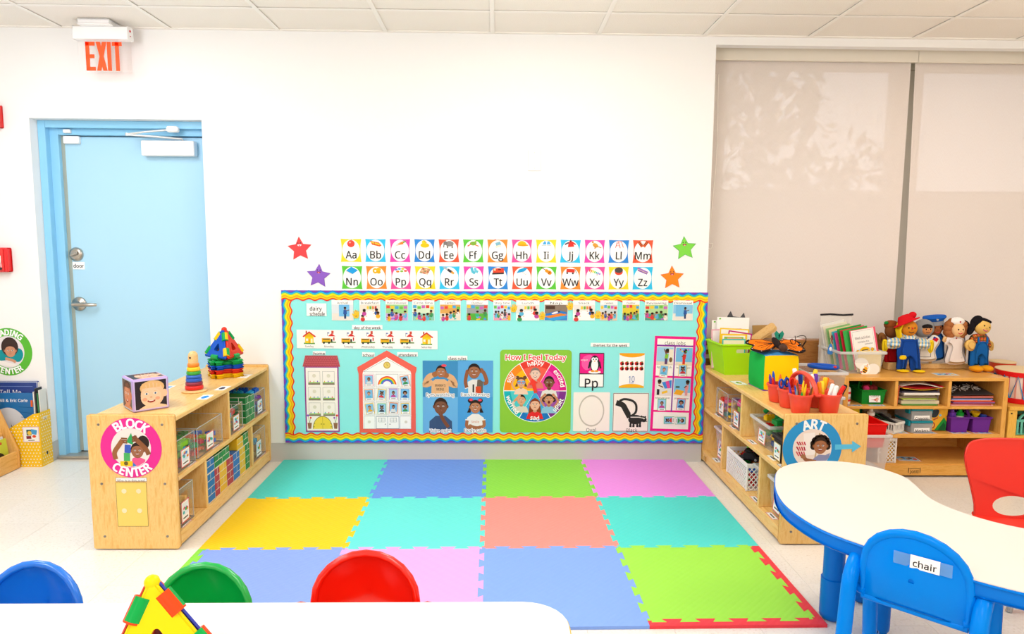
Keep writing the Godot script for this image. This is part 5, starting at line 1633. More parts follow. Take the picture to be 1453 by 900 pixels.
# label prints: a white card with a small picture and a line of writing
func label_print(k: Ink, w: float, h: float, edge: String, sd: int, words := "") -> void:
	var r := RandomNumberGenerator.new()
	r.seed = sd * 77 + 5
	k.rect(0, 0, w, h, hexc(edge)).rect(0, 0, w * 0.88, h * 0.91, hexc("fcfbf7"))
	k.rect(0, h * 0.12, w * 0.74, h * 0.55, hexc(["dceaf4", "e8f0f6", "cfe6f6"][sd % 3]))
	for i in 7:
		var c := hexc(["e8412f", "f6c52c", "2f86d8", "4cb04a", "f08a24", "8a56b4", "30b4b8"][(i + sd) % 7])
		if (i + sd) % 2 == 0:
			k.ell(r.randf_range(-0.26, 0.26) * w, h * r.randf_range(-0.06, 0.3), w * 0.12, h * 0.08, c, 10)
		else:
			k.rect(r.randf_range(-0.26, 0.26) * w, h * r.randf_range(-0.06, 0.3), w * 0.2, h * 0.1, c, r.randf_range(-0.6, 0.6))
	k.rect(0, -h * 0.3, w * 0.6, h * 0.06, hexc("3c3638"))
	if words:
		k.rect(0, -h * 0.32, w * 0.84, h * 0.2, hexc("fcfbf7")).text(words, 0, -h * 0.36, h * 0.2, hexc("333033"), 0.0, w * 0.75)

# a see-through bin whose front (towards +z) has a hand slot and a label; origin at the middle of its base
func clear_bin(label: String, at: Vector3, turn: float, w: float, d: float, h: float, sd: int, tint := "f2f4f2", a := 0.03, edge := "d8442c") -> Node3D:
	var o := thing("clear_bin", label, "bin", at, turn, "see-through toy bins")
	var t := 0.004
	var g := Geo.new()
	var sw := w * 0.4
	g.box(v3(0, t / 2, 0), v3(w, t, d))
	for e: int in [-1, 1]:
		g.box(v3(e * (w / 2 - t / 2), h / 2, 0), v3(t, h, d))
	g.box(v3(0, h * 0.53, -d / 2 + t / 2), v3(w, h * 1.06, t))
	g.box(v3(0, h * 0.32, d / 2 - t / 2), v3(w, h * 0.64, t))
	for e: int in [-1, 1]:
		g.box(v3(e * (w / 2 + sw / 2) / 2, h * 0.75, d / 2 - t / 2), v3((w - sw) / 2, h * 0.22, t))
	g.box(v3(0, h * 0.93, d / 2 - t / 2), v3(w, h * 0.14, t))
	part("wall", g, clear_mat(tint, a), o)
	var rim := plain_mat(hexc("8a8078"), 0.3)
	part("base_edge", Geo.new().box(v3(0, 0.0025, d / 2 - 0.002), v3(w, 0.005, 0.005)).box(v3(w / 2 - 0.002, 0.0025, 0), v3(0.005, 0.005, d)).box(v3(-w / 2 + 0.002, 0.0025, 0), v3(0.005, 0.005, d)), rim, o)
	var te := Geo.new().box(v3(0, h, d / 2 - 0.002), v3(w - 0.01, 0.003, 0.0035))
	for e: int in [-1, 1]:
		te.box(v3(e * (w / 2 - 0.002), h, 0), v3(0.0035, 0.0032, d)).box(v3(e * (w / 2 - 0.002), h / 2, d / 2 - 0.002), v3(0.0034, h - 0.01, 0.0034))
	part("wall_edge", te, clear_mat("dfe6e8", 0.5), o)
	var k := Ink.new(self, 0.0009)
	var lw := minf(0.085, w * 0.46)
	label_print(k, lw, h * 0.56, edge, sd)
	var lb := part("picture_label", B(v3(lw, h * 0.56, 0.0008)), plain_mat(hexc("fbfaf6"), 0.5), o, v3(-w * 0.03, h * 0.36, d / 2 + 0.0006))
	print_on(k, "picture", lb, v3(0, 0, -0.0004))
	return o

# toy pieces; every one is a thing of its own
var piece_mesh := {}

func piece_geo(kind: String) -> Mesh:
	if piece_mesh.has(kind):
		return piece_mesh[kind]
	var g := Geo.new()
	match kind:
		"brick":
			g.box(v3(0, 0.014, 0), v3(0.05, 0.022, 0.028), 0.002)
			for i: int in [-1, 0, 1]:
				g.cyl(v3(i * 0.016, 0.0275, 0), 0.006, 0.006, 10)
		"gear":
			var p := []
			for i in 32:
				var r := 0.024 if (i / 2) % 2 == 0 else 0.018
				p.append(v2(cos(TAU * i / 32), sin(TAU * i / 32)) * r)
			g.extr(p, 0.016, 0.001, Transform3D(Basis(Vector3.RIGHT, -PI / 2), v3(0, 0.002, 0)), 1, [disc(0.007, 0.007, 10)])
		"star":
			for i in 3:
				var v := v3(cos(PI * i / 3), 0, sin(PI * i / 3)) * 0.023
				g.tube([v3(0, 0.013, 0) - v, v3(0, 0.013, 0) + v], 0.007, 8)
			g.ball(v3(0, 0.013, 0), v3(0.011, 0.011, 0.011), 10, 6)
		"dome":
			g.lathe([v2(0, 0.036), v2(0.012, 0.034), v2(0.02, 0.026), v2(0.024, 0.014), v2(0.024, 0.002), v2(0, 0.002)], 16)
		"link":
			var ring := []
			for i in 16:
				ring.append(v3(cos(TAU * i / 16) * 0.021, 0.011, sin(TAU * i / 16) * 0.014))
			g.tube(ring, 0.006, 7, true)
		"slab":
			g.box(v3(0, 0.012, 0), v3(0.052, 0.016, 0.042), 0.004)
			g.cyl(v3(0.012, 0.021, 0), 0.008, 0.004, 10).cyl(v3(-0.012, 0.021, 0), 0.008, 0.004, 10)
		"wood_block":
			g.box(v3(0, 0.016, 0), v3(0.05, 0.03, 0.03), 0.002)
		"wood_arch":
			var p := [v2(-0.026, 0.002), v2(-0.014, 0.002)]
			for i in 7:
				p.append(v2(-cos(PI * i / 6) * 0.013, 0.002 + sin(PI * i / 6) * 0.013))
			p.append_array([v2(0.026, 0.002), v2(0.026, 0.032), v2(-0.026, 0.032)])
			g.extr(p, 0.026, 0.001, Transform3D(Basis(), v3(0, 0, -0.013)))
	piece_mesh[kind] = g.mesh()
	return piece_mesh[kind]

const TONE := {"red": "e3231f", "orange": "f4761c", "yellow": "f9c512", "green": "1fa24a", "lime": "8cd02c", "blue": "1c62cf", "sky": "2ba9e0", "purple": "7d3fa8", "pink": "ea3a8c", "teal": "16a2a0", "black": "2a2a2e", "white": "f2f0ec", "natural": "e8bd7c"}
const SAY := {"brick": "toy brick", "gear": "toy gear", "star": "star connector", "dome": "peg cap", "link": "chain link", "slab": "building plate", "wood_block": "wooden block", "wood_arch": "wooden arch"}
const ORD := ["first", "second", "third", "fourth", "fifth", "sixth", "seventh"]

func fill(bin: Node3D, where: String, w: float, d: float, y0: float, layers: int, tones: Array, kinds: Array, pitch := 0.057, lift := 0.037) -> void:
	var nx := maxi(1, int((w - 0.012) / pitch))
	var nz := maxi(1, int((d - 0.012) / pitch))
	var i := 0
	for l in layers:
		for a in nx:
			for b in nz:
				# what shows: the layers at the sides facing the room and the top one
				if l < layers - 1 and b < nz - 1 and a > 0 and a < nx - 1:
					continue
				var tone: String = tones[rng.randi() % tones.size()]
				var kind: String = kinds[rng.randi() % kinds.size()]
				var lp := v3((a + 0.5) * (w - 0.012) / nx - (w - 0.012) / 2, y0 + l * lift + rng.randf() * 0.001, (b + 0.5) * (d - 0.012) / nz - (d - 0.012) / 2)
				var o := solo("toy_piece", piece_geo(kind), maple_panel() if tone == "natural" else plastic(TONE[tone], 0.28), "%s %s, %s layer, %s column, %s row, in %s" % [tone if tone != "natural" else "plain", SAY[kind], ORD[l], ORD[a], ORD[nz - 1 - b], where], "toy", Vector3.ZERO, Vector3.ZERO, "toy pieces in %s" % where)
				o.transform = bin.transform * Transform3D(Basis.from_euler(v3(0, [0.0, PI / 2][rng.randi() % 2] + rng.randf_range(-0.2, 0.2), 0)).scaled(Vector3.ONE * 1.1), lp)
				i += 1

func shelf_card(label: String, at: Vector3, turn: float, w := 0.075, d := 0.034, edge := "d8442c") -> void:
	var o := thing("shelf_label", label, "label", at, turn, "picture labels on the shelf boards")
	part("card", B(v3(w, 0.0008, d)), plain_mat(hexc("fbfaf5"), 0.5), o, v3(0, 0.0004, 0))
	var k := Ink.new(self, 0.0009)
	k.frame(0, 0, w, d, 0.003, hexc(edge)).rect(0, 0, w * 0.6, d * 0.22, hexc("4a4648"))
	print_on(k, "lettering", o, Vector3.ZERO, v3(-PI / 2, 0, 0))

func top_card(label: String, at: Vector3, turn: float, w: float, d: float, sd: int, edge := "f4f2ec") -> void:
	var o := thing("picture_card", label, "picture card", at, turn, "picture cards lying on the shelf tops")
	part("card", B(v3(w, 0.0008, d)), plain_mat(hexc("fbfaf5"), 0.5), o, v3(0, 0.0004, 0))
	var k := Ink.new(self, 0.0009)
	k.frame(0, 0, w, d, 0.004, hexc(edge))
	match sd:
		0: k.ell(0, 0, w * 0.34, d * 0.3, hexc("1f8fe0"), 18)
		1: k.ell(-0.008, 0, 0.024, 0.014, hexc("3a3644"), 12).rect(0.014, 0.002, 0.024, 0.018, hexc("5a5478"))
		2: k.ell(0, 0.002, 0.024, 0.018, hexc("e8dcc0"), 14).ell(0.004, 0, 0.012, 0.008, hexc("c89a5a"), 10)
		3: k.rect(0, 0, w * 0.7, d * 0.6, hexc("6ab0e0"))
		4: k.ell(0, 0, 0.026, 0.014, hexc("5aa83c"), 14).ell(0.01, 0.0, 0.01, 0.008, hexc("e8c83c"), 10)
		_:
			k.rect(0, 0, w * 0.86, d * 0.8, hexc("9ccbe8"))
			for i in 5:
				k.ell((i - 2) * w * 0.15, d * 0.1 * (i % 2 * 2 - 1), w * 0.09, d * 0.16, hexc(["e8412f", "f6c52c", "2f86d8", "b88a5a", "4a4648"][(i + sd) % 5]), 10)
	print_on(k, "picture", o, Vector3.ZERO, v3(-PI / 2, 0, 0))

# round area sign: a ring with lettering and a photograph in the middle
func brick_box(label: String, at: Vector3, size: Vector3, col: String, end_lines: bool, group: String) -> void:
	var o := thing("brick_block", label, "toy block", at, 0.0, group)
	part("body", Geo.new().box(v3(0, size.y / 2, 0), size - v3(0, 0.001, 0.002), 0.002), plain_mat(hexc(col), 0.45), o)
	for f: int in ([0, 1] if end_lines else [0]):
		var w := size.z if f == 0 else size.x
		var k := Ink.new(self)
		var n := maxi(1, int(round(size.y / 0.037)))
		var lc := hexc("efe6d8")
		for i in range(0, n + 1):
			k.rect(0, -size.y / 2 + clampf(size.y * i / n, 0.0015, size.y - 0.0015), w - 0.004, 0.003, lc)
			k.z -= k.step
		k.z += k.step
		for i in n:
			var m := maxi(1, int(round(w / 0.08)))
			for j in m:
				var x := -w / 2 + (j + (0.5 if i % 2 else 0.98)) * w / m
				if absf(x) < w / 2 - 0.003 or m == 1:
					k.rect(minf(x, w / 2 - 0.003), -size.y / 2 + size.y * (i + 0.5) / n, 0.003, size.y / n, lc)
					k.z -= k.step
		print_on(k, "brick_print", o, v3(size.x / 2 + 0.0004, size.y / 2, 0) if f == 0 else v3(0, size.y / 2, size.z / 2 - 0.0006), v3(0, PI / 2, 0) if f == 0 else Vector3.ZERO)

func build_block_shelf() -> void:
	var X := -1.376
	var MID := 0.322
	var o := thing("block_shelf", "low maple shelf unit with the pink BLOCK CENTER sign on its end", "shelf unit", v3(X, 0, 0.003))
	low_shelf(o, 1.0, 1.219, 0.368, 0.6, MID, [0.61], [0.297, 0.912])
	# sign
	var z := 1.2225
	var s := thing("block_center_sign", "round pink BLOCK CENTER sign with a photo of a child stacking blocks", "sign", v3(-1.561, 0.457, z))
	part("disc", Geo.new().extr(disc(0.129, 0.131, 48), 0.001), plain_mat(hexc("ea1a92"), 0.45), s)
	var t := Ink.new(self, 0.0011)
	t.arc("BLOCK", 0, 0, 0.1065, 0.052, Color.WHITE, PI / 2 - 0.04, false, 0.0022, 0.98).arc("CENTER", 0, 0, 0.1065, 0.05, Color.WHITE, -PI / 2, true, 0.0022, 0.96)
	print_on(t, "lettering", s)
	var k := Ink.new(self, 0.0011)
	k.ell(0, 0, 0.084, 0.086, hexc("efe6df"), 40)
	k.ell(0.052, 0.022, 0.026, 0.032, hexc("2c1f1c"), 16).ell(0.042, 0.01, 0.02, 0.02, hexc("3a2823"), 12)
	k.poly([v2(-0.006, -0.084), v2(0.004, -0.046), v2(0.024, -0.036), v2(0.058, -0.052), v2(0.056, -0.062), v2(0.03, -0.078)], hexc("f25a92"))
	kid(k, 0.026, -0.012, 0.033, "9c6240", "2c1f1b", "", "short")
	k.line(spline([v2(-0.066, -0.05), v2(-0.07, -0.02), v2(-0.05, 0.012), v2(-0.034, 0.034)], 5, false), 0.02, hexc("a0673f"))
	k.line(spline([v2(0.074, -0.03), v2(0.062, -0.004), v2(0.03, 0.03), v2(0.012, 0.05)], 5, false), 0.02, hexc("8f5936"))
	k.poly([v2(-0.02, 0.026), v2(0.004, 0.066), v2(0.012, 0.03), v2(0.008, 0.014)], hexc("2fa45a"))
	for i in 3:
		k.line([v2(-0.04 + i * 0.003, 0.042 - i * 0.009), v2(-0.014, 0.04 - i * 0.009)], 0.007, hexc("8a5636")).line([v2(0.026, 0.052 - i * 0.009), v2(0.006, 0.046 - i * 0.009)], 0.007, hexc("7f4e32"))
	k.rect(-0.014, -0.004, 0.026, 0.036, hexc("3f5fc0"), -0.08).rect(-0.019, -0.042, 0.026, 0.04, hexc("4cb060"), -0.04).rect(-0.022, -0.069, 0.052, 0.022, hexc("f4c81e")).ell(-0.024, -0.068, 0.009, 0.009, hexc("6a5a2a"), 12)
	k.poly([v2(0.006, -0.064), v2(0.02, -0.078), v2(0.003, -0.083)], hexc("3f7fd0"))
	print_on(k, "photo", s)
	var w := thing("question_strip", "narrow white strip reading Who is in this area", "label", v3(-1.568, 0.317, z))
	part("paper", B(v3(0.132, 0.017, 0.0008)), plain_mat(hexc("fbf9f5"), 0.5), w)
	print_on(Ink.new(self, 0.0005).frame(0, 0, 0.132, 0.017, 0.0012, hexc("5a4a50")).text("Who is in this area?", 0, -0.004, 0.014, hexc("4a3c44"), 0.0, 0.12), "lettering", w)
	var d := thing("dot_panel", "yellow paper panel with four pale fastener dots, under the pink sign", "sign", v3(-1.570, 0.206, z))
	part("paper", B(v3(0.131, 0.196, 0.0008)), plain_mat(hexc("f8d468"), 0.5), d)
	print_on(Ink.new(self, 0.0005).frame(0, 0, 0.131, 0.196, 0.0014, hexc("5a4a2c")), "outline", d)
	for e: Array in [[-0.031, 0.06], [0.031, 0.06], [-0.034, -0.027], [0.031, -0.027]]:
		part("fastener_dot", Geo.new().cyl(v3(e[0], e[1], 0.001), 0.0105, 0.0016, 18, 0.0005, v3(0, 0, 1)), plain_mat(hexc("fbe3b8"), 0.7), d)
	# bins on the upper shelf and below
	var specs := [["nearest upper block-shelf bin", 1.083, MID, 0.196, 0.145, ["sky", "lime", "yellow", "red"], ["dome", "link", "brick"], 3], ["second upper block-shelf bin", 0.815, MID, 0.29, 0.145, ["lime", "green", "red", "blue", "orange"], ["gear", "star", "gear"], 2], ["third upper block-shelf bin", 0.482, MID, 0.185, 0.14, ["yellow", "sky", "red", "blue"], ["brick", "slab"], 3], ["farthest upper block-shelf bin", 0.115, MID, 0.18, 0.14, ["sky", "orange", "blue", "purple"], ["slab", "brick"], 4], ["nearest lower block-shelf bin", 1.108, 0.072, 0.165, 0.175, ["natural", "lime", "natural"], ["wood_block", "wood_arch"], 3], ["farthest lower block-shelf bin", 0.155, 0.072, 0.22, 0.165, ["yellow", "natural", "sky", "yellow"], ["wood_block", "wood_arch"], 3]]
	var n := 0
	for e: Array in specs:
		var b := clear_bin("clear plastic bin with picture label, the %s" % e[0], v3(X - 0.165, e[2] + 0.0004, e[1]), PI / 2, e[3], 0.29, e[4], n, "f0f3f2", 0.03, ["e0402c", "e84a3c", "d8442c", "4a78c0", "d8382c", "8a8a8a"][n])
		fill(b, e[0], e[3] - 0.008, 0.282, 0.0045, e[7], e[5], e[6])
		shelf_card("small red-edged label card before the %s" % e[0], v3(X - 0.028, e[2] + 0.0002 if n < 4 else e[2] + 0.0002, e[1] - (0.05 if n != 4 else -0.0)), PI / 2, 0.09, 0.032)
		n += 1
	brick_box("green cardboard brick block standing on the upper shelf, nearer one", v3(X - 0.17, MID + 0.0004, 0.312), v3(0.3, 0.152, 0.068), "157a3c", true, "cardboard brick blocks")
	brick_box("green cardboard brick block standing on the upper shelf, farther one", v3(X - 0.17, MID + 0.0004, 0.242), v3(0.3, 0.146, 0.066), "1c8a45", false, "cardboard brick blocks")
	for e: Array in [["blue", "1f6fc0", 0.846, 0.1], ["red", "b5283a", 0.765, 0.056], ["yellow", "eebb1c", 0.69, 0.088], ["red", "bb2b3c", 0.602, 0.084], ["blue", "2a72c4", 0.514, 0.088], ["yellow", "f0bf22", 0.427, 0.082], ["green", "1f8a3e", 0.352, 0.062]]:
		brick_box("%s cardboard brick block in the bottom row, %s" % [e[0], {0.846: "nearest the front", 0.765: "second from the front", 0.69: "third from the front", 0.602: "fourth from the front", 0.514: "fifth from the front", 0.427: "sixth from the front", 0.352: "farthest back"}[e[2]]], v3(X - 0.165, 0.0725, e[2]), v3(0.3, 0.146, e[3]), e[1], e[2] > 0.8, "cardboard brick blocks")
	for e: Array in [["blue", "2270c2", 0.845, 0.1, 0.066, "nearest the front"], ["green", "1d8140", 0.745, 0.094, 0.064, "second from the front"], ["green", "239148", 0.65, 0.09, 0.064, "third from the front"], ["yellow", "eebb1c", 0.455, 0.088, 0.062, "on the blue block"], ["green", "1f8a3e", 0.372, 0.074, 0.064, "farthest back"]]:
		brick_box("%s cardboard brick block lying on the bottom row, %s" % [e[0], e[5]], v3(X - 0.165, 0.219, e[2]), v3(0.3, e[4], e[3]), e[1], e[2] > 0.7, "cardboard brick blocks")
	brick_box("dark green cardboard brick block set back between green and yellow ones", v3(X - 0.2, 0.219, 0.552), v3(0.26, 0.06, 0.096), "14653a", true, "cardboard brick blocks")
	# cards and toys on top
	var Y := 0.5872
	top_card("white card with a blue oval on the block shelf's front edge", v3(-1.408, Y, 0.83), PI / 2 + 0.05, 0.1, 0.05, 0)
	top_card("white card with a dark picture on the block shelf's edge", v3(-1.405, Y, 0.625), PI / 2, 0.1, 0.05, 1)
	top_card("white card with a pale picture at the block shelf's far end", v3(-1.406, Y, 0.31), PI / 2, 0.1, 0.05, 2)
	top_card("white card with a blue rectangle behind the photo cube", v3(-1.69, Y, 0.62), PI / 2, 0.1, 0.05, 3)
	photo_cube(v3(-1.583, Y, 1.037), 0.75)
	ring_stacker(v3(-1.515, Y, 0.70))
	var cols := ["f6c411", "e5341f", "1557c8", "16a34e"]
	var nm := ["yellow", "red", "blue", "green"]
	for i in 4:
		var p := building_square()
		var q := solo("building_square", p, plastic(cols[i], 0.25), "%s plastic building square in the stack under the pyramid toy, %s" % [nm[i], ["bottom one", "second up", "third up", "topmost"][i]], "toy", v3(-1.515, Y + 0.0002 + i * 0.0242, 0.30), v3(0, 0.5 + [0.03, -0.02, 0.05, 0.0][i], 0), "stacked building squares")
		q.scale = Vector3.ONE * 1.0
	pyramid_toy("blue and red plastic pyramid toy on top of the stacked squares", v3(-1.515, Y + 0.0975, 0.30), 1.5, 0.19, ["1557c8", "f6c411", "e5341f"], "f6c411", "16a34e")

func building_square() -> Geo:
	var g := Geo.new()
	var p := []
	for e in 4:
		var a := PI / 2 * e
		for t: Array in [[-0.085, 0.068], [-0.062, 0.068], [-0.062, 0.086], [-0.022, 0.086], [-0.022, 0.068], [0.022, 0.068], [0.022, 0.086], [0.062, 0.086], [0.062, 0.068]]:
			p.append(v2(t[0], t[1]).rotated(-a))
	g.extr(p, 0.0235, 0.006, Transform3D(Basis(Vector3.RIGHT, -PI / 2), Vector3.ZERO), 3)
	return g

# three or four triangular frames leaning together; colours of the faces, then of the edge tubes
func pyramid_toy(label: String, at: Vector3, turn: float, s: float, cols: Array, rod: String, extra := "f4572a") -> Node3D:
	var o := thing("pyramid_toy", label, "toy", at, turn)
	var r := s / sqrt(3.0)
	var h := s * sqrt(2.0 / 3.0)
	var base := []
	for i in 3:
		var a := PI / 2 + PI / 3 + TAU * i / 3
		base.append(v3(cos(a) * r, 0.014, sin(a) * r))
	var apex := v3(0, h + 0.008, 0)
	for i in 3:
		var a: Vector3 = base[i]
		var b: Vector3 = base[(i + 1) % 3]
		var m := (a + b) / 2
		var out := v3(m.x, 0, m.z).normalized()
		var x := (b - a).normalized()
		var y := (apex - m).normalized()
		var z := x.cross(y)
		if z.dot(out) < 0.0:
			x = -x
			z = x.cross(y)
		var face := thing_face(s)
		var xf := Transform3D(Basis(x, y, z), m)
		var f := part("triangle_panel", face, plastic(cols[i], 0.22), o)
		f.transform = xf
		# knuckle tubes along the two sloping edges and the base, in the neighbour's colour
		var n := 0
		for e: Array in [[v2(-s / 2, 0), v2(0, s * 0.866)], [v2(s / 2, 0), v2(0, s * 0.866)], [v2(-s / 2, 0), v2(s / 2, 0)]]:
			for seg: Array in ([[0.1, 0.32], [0.6, 0.83]] if n < 2 else [[0.35, 0.65]]):
				var p0: Vector2 = e[0].lerp(e[1], seg[0] if n % 2 == 0 else seg[0] - 0.02)
				var p1: Vector2 = e[0].lerp(e[1], seg[1])
				var c: String = rod if (n + (1 if seg[0] > 0.5 else 0)) % 2 == 1 else extra
				part("hinge_tube", Geo.new().tube([v3(p0.x, p0.y, 0.002), v3(p1.x, p1.y, 0.002)], 0.0145 * s / 0.17, 10), plastic(c, 0.22), f)
			n += 1
	part("corner_knob", Geo.new().ball(apex, Vector3.ONE * 0.013 * s / 0.17, 12, 8), plastic(cols[2], 0.22), o)
	return o

func thing_face(s: float) -> Geo:
	var p := []
	for i in 3:
		var c: Vector2 = [v2(-s / 2, 0), v2(s / 2, 0), v2(0, s * 0.866)][i]
		var mid := v2(0, s * 0.2887)
		var inn := c.lerp(mid, 0.13)
		var a0: float = [PI + PI / 3, -PI / 2, PI / 6 - 0.0][i]
		a0 = [PI * 5 / 6, -PI / 2, PI / 6][i]
		for j in 6:
			var a := a0 + TAU / 3 * j / 5
			p.append(inn + v2(cos(a), sin(a)) * s * 0.058)
	var hole := []
	for i in 3:
		var c: Vector2 = v2(0, s * 0.27) + v2(cos(PI / 2 + TAU * i / 3), sin(PI / 2 + TAU * i / 3)) * s * 0.1
		for j in 5:
			var a := [PI / 2, PI / 2 + TAU / 3, PI / 2 + TAU * 2 / 3][i] - PI / 3 + TAU / 3 * j / 4 as float
			hole.append(c + v2(cos(a), sin(a)) * s * 0.035)
	return Geo.new().extr(p, s * 0.12, s * 0.03, Transform3D(Basis(), v3(0, 0, -s * 0.06)), 2, [hole])

func photo_cube(at: Vector3, turn: float) -> void:
	var o := thing("photo_cube", "soft cube with baby face photos and purple edges on the block shelf", "toy cube", at, turn)
	var S := 0.15
	part("body", Geo.new().box(v3(0, S / 2 - 0.002, 0), v3(S, S - 0.006, S), 0.005), plain_mat(hexc("b8a0dc"), 0.6), o)
	var babies := [["f2c8a4", "e6bc80", "2c2a30", Vector3.ZERO, v3(0, S / 2 - 0.002, S / 2), "cfc0ee"], ["c87a52", "4a3024", "6a5a54", v3(0, -PI / 2, 0), v3(-S / 2, S / 2 - 0.002, 0), "b8c8dc"], ["e8b08c", "5a4034", "3a3c48", v3(-PI / 2, 0, 0), v3(0, S - 0.005, 0), "d8b8d0"]]
	for b: Array in babies:
		var k := Ink.new(self, 0.0003)
		k.rect(0, 0, S - 0.012, S - 0.016, hexc(b[5])).rect(0, 0, S - 0.022, S - 0.026, hexc(b[2]))
		var sk := hexc(b[0])
		var x := 0.006
		k.poly([v2(-0.05, -0.06), v2(-0.02, -0.045), v2(0.03, -0.045), v2(0.062, -0.055), v2(0.064, -0.062), v2(-0.05, -0.062)], sk.lightened(0.08))
		k.ell(x + 0.05, 0.0, 0.012, 0.017, sk, 12).ell(x, 0.03, 0.05, 0.032, hexc(b[1]), 18).ell(x, -0.002, 0.048, 0.054, sk, 24).ell(x - 0.006, -0.012, 0.042, 0.042, sk.lightened(0.14), 20)
		for i in 5:
			k.line([v2(x - 0.036 + i * 0.016, 0.052), v2(x - 0.03 + i * 0.014, 0.03)], 0.012, hexc(b[1]))
		for e: int in [-1, 1]:
			k.ell(x - 0.006 + e * 0.018, 0.004, 0.008, 0.005, hexc("fbf7f2"), 10).ell(x - 0.006 + e * 0.018, 0.004, 0.004, 0.0045, hexc("34507a"), 8).line([v2(x - 0.012 + e * 0.018, 0.014), v2(x + e * 0.018, 0.015)], 0.002, hexc(b[1]))
			k.ell(x - 0.006 + e * 0.026, -0.02, 0.01, 0.008, sk.lerp(hexc("e8806a"), 0.4), 10)
		k.ell(x - 0.006, -0.012, 0.006, 0.005, sk.darkened(0.08), 8).ell(x - 0.006, -0.026, 0.017, 0.011, hexc("9a3a34"), 12, 0.0, PI, TAU).rect(x - 0.006, -0.0275, 0.018, 0.003, hexc("fbf6f0"))
		print_on(k, "baby_photo", o, b[4], b[3])

func ring_stacker(at: Vector3) -> void:
	var o := thing("ring_stacker", "wooden ring stacker of rainbow rings with a bird-like knob on top", "toy", at)
	var nat := wood("toy_wood", "efc98c", "e2b26c", v3(9, 9, 2))
	part("base", Geo.new().lathe([v2(0, 0.0), v2(0.058, 0), v2(0.061, 0.005), v2(0.057, 0.011), v2(0, 0.012)], 32), nat, o)
	var y := 0.012
	for e: Array in [["e2231f", 0.043, 0.021], ["8f2440", 0.0405, 0.018], ["1c58c0", 0.038, 0.018], ["2a66c8", 0.036, 0.017], ["35a034", 0.0335, 0.018], ["f6d018", 0.031, 0.021], ["f08a2a", 0.0275, 0.02]]:
		var r: float = e[1]
		var h: float = e[2]
		part("ring", Geo.new().lathe([v2(0, y), v2(r - 0.004, y), v2(r, y + 0.004), v2(r - 0.0006, y + h - 0.004), v2(r - 0.004, y + h), v2(0, y + h)], 28), plain_mat(hexc(e[0]), 0.3), o)
		y += h
	var kn := part("knob", Geo.new().lathe([v2(0, y), v2(0.0235, y), v2(0.024, y + 0.03), v2(0.021, y + 0.046), v2(0.012, y + 0.057), v2(0, y + 0.06)], 24), nat, o)
	part("eye_hole", Geo.new().cyl(v3(-0.004, y + 0.028, 0.0235), 0.005, 0.002, 12, 0.0004, v3(-0.15, 0, 1)), plain_mat(hexc("3a2418"), 0.6), kn)

# ---------------------------------------------------------------- art shelf, right of the mat
func frosted_bin(label: String, at: Vector3, turn: float, w: float, d: float, h: float, a: float, tint := "eef2f4", sd := -1, lid := "") -> Node3D:
	var o := thing("frosted_bin", label, "bin", at, turn, "frosted plastic tubs")
	var k := 0.86
	var g := Geo.new()
	var t := 0.003
	for e: int in [-1, 1]:
		g.flat(v3(e * w / 2 * k, 0, -d / 2 * k), v3(e * w / 2 * k, 0, d / 2 * k), v3(e * w / 2, h, d / 2), v3(e * w / 2, h, -d / 2), v3(e, -0.05, 0).normalized())
		g.flat(v3(-w / 2 * k, 0, e * d / 2 * k), v3(w / 2 * k, 0, e * d / 2 * k), v3(w / 2, h, e * d / 2), v3(-w / 2, h, e * d / 2), v3(0, -0.05, e).normalized())
	g.box(v3(0, t / 2, 0), v3(w * k, t, d * k))
	part("wall", g, clear_mat(tint, a), o)
	var rim := Geo.new()
	for e: int in [-1, 1]:
		rim.box(v3(e * (w / 2 + 0.003), h, 0), v3(0.012, 0.016, d + 0.018), 0.003)
		rim.box(v3(0, h - 0.0006, e * (d / 2 + 0.003)), v3(w + 0.006, 0.016, 0.012), 0.003)
	part("rim", rim, clear_mat(tint, minf(a + 0.3, 0.8)), o)
	if sd >= 0:
		var lb := part("picture_label", B(v3(minf(0.09, w * 0.5), h * 0.55, 0.0008)), plain_mat(hexc("fbfaf6"), 0.5), o, v3(0, h * 0.4, d / 2 * (k + (1 - k) * 0.4) + 0.003), v3(-0.06, 0, 0))
		var ink := Ink.new(self, 0.0005)
		label_print(ink, minf(0.09, w * 0.5), h * 0.55, "e8504a", sd)
		print_on(ink, "picture", lb)
	if lid:
		part("lid", Geo.new().box(v3(0, h + 0.014, 0), v3(w + 0.02, 0.014, d + 0.02), 0.004), plastic(lid, 0.35), o)
	return o

# a basket whose walls are pierced by diamonds: crossing slanted strips under a solid rim
func lattice(w: float, h: float, nx: int, t := 0.005) -> Geo:
	var g := Geo.new()
	var p := w / nx
	for dirn: int in [-1, 1]:
		for i in range(-12, nx + 13):
			var x0 := -w / 2 + i * p
			var a := v2(x0, 0)
			var b := v2(x0 + dirn * h * 0.85, h)
			# clip to the panel
			var lo := 0.0
			var hi := 1.0
			if absf(b.x - a.x) > 1e-5:
				var t0 := (-w / 2 - a.x) / (b.x - a.x)
				var t1 := (w / 2 - a.x) / (b.x - a.x)
				lo = maxf(lo, minf(t0, t1))
				hi = minf(hi, maxf(t0, t1))
			if hi - lo < 0.02:
				continue
			var q0 := a.lerp(b, lo)
			var q1 := a.lerp(b, hi)
			var m := (q0 + q1) / 2
			g.box(Vector3.ZERO, v3(q0.distance_to(q1), t, 0.0028 if dirn > 0 else 0.0032), 0.0, Transform3D(Basis(v3(0, 0, 1), (q1 - q0).angle()), v3(m.x, m.y, 0)))
	return g

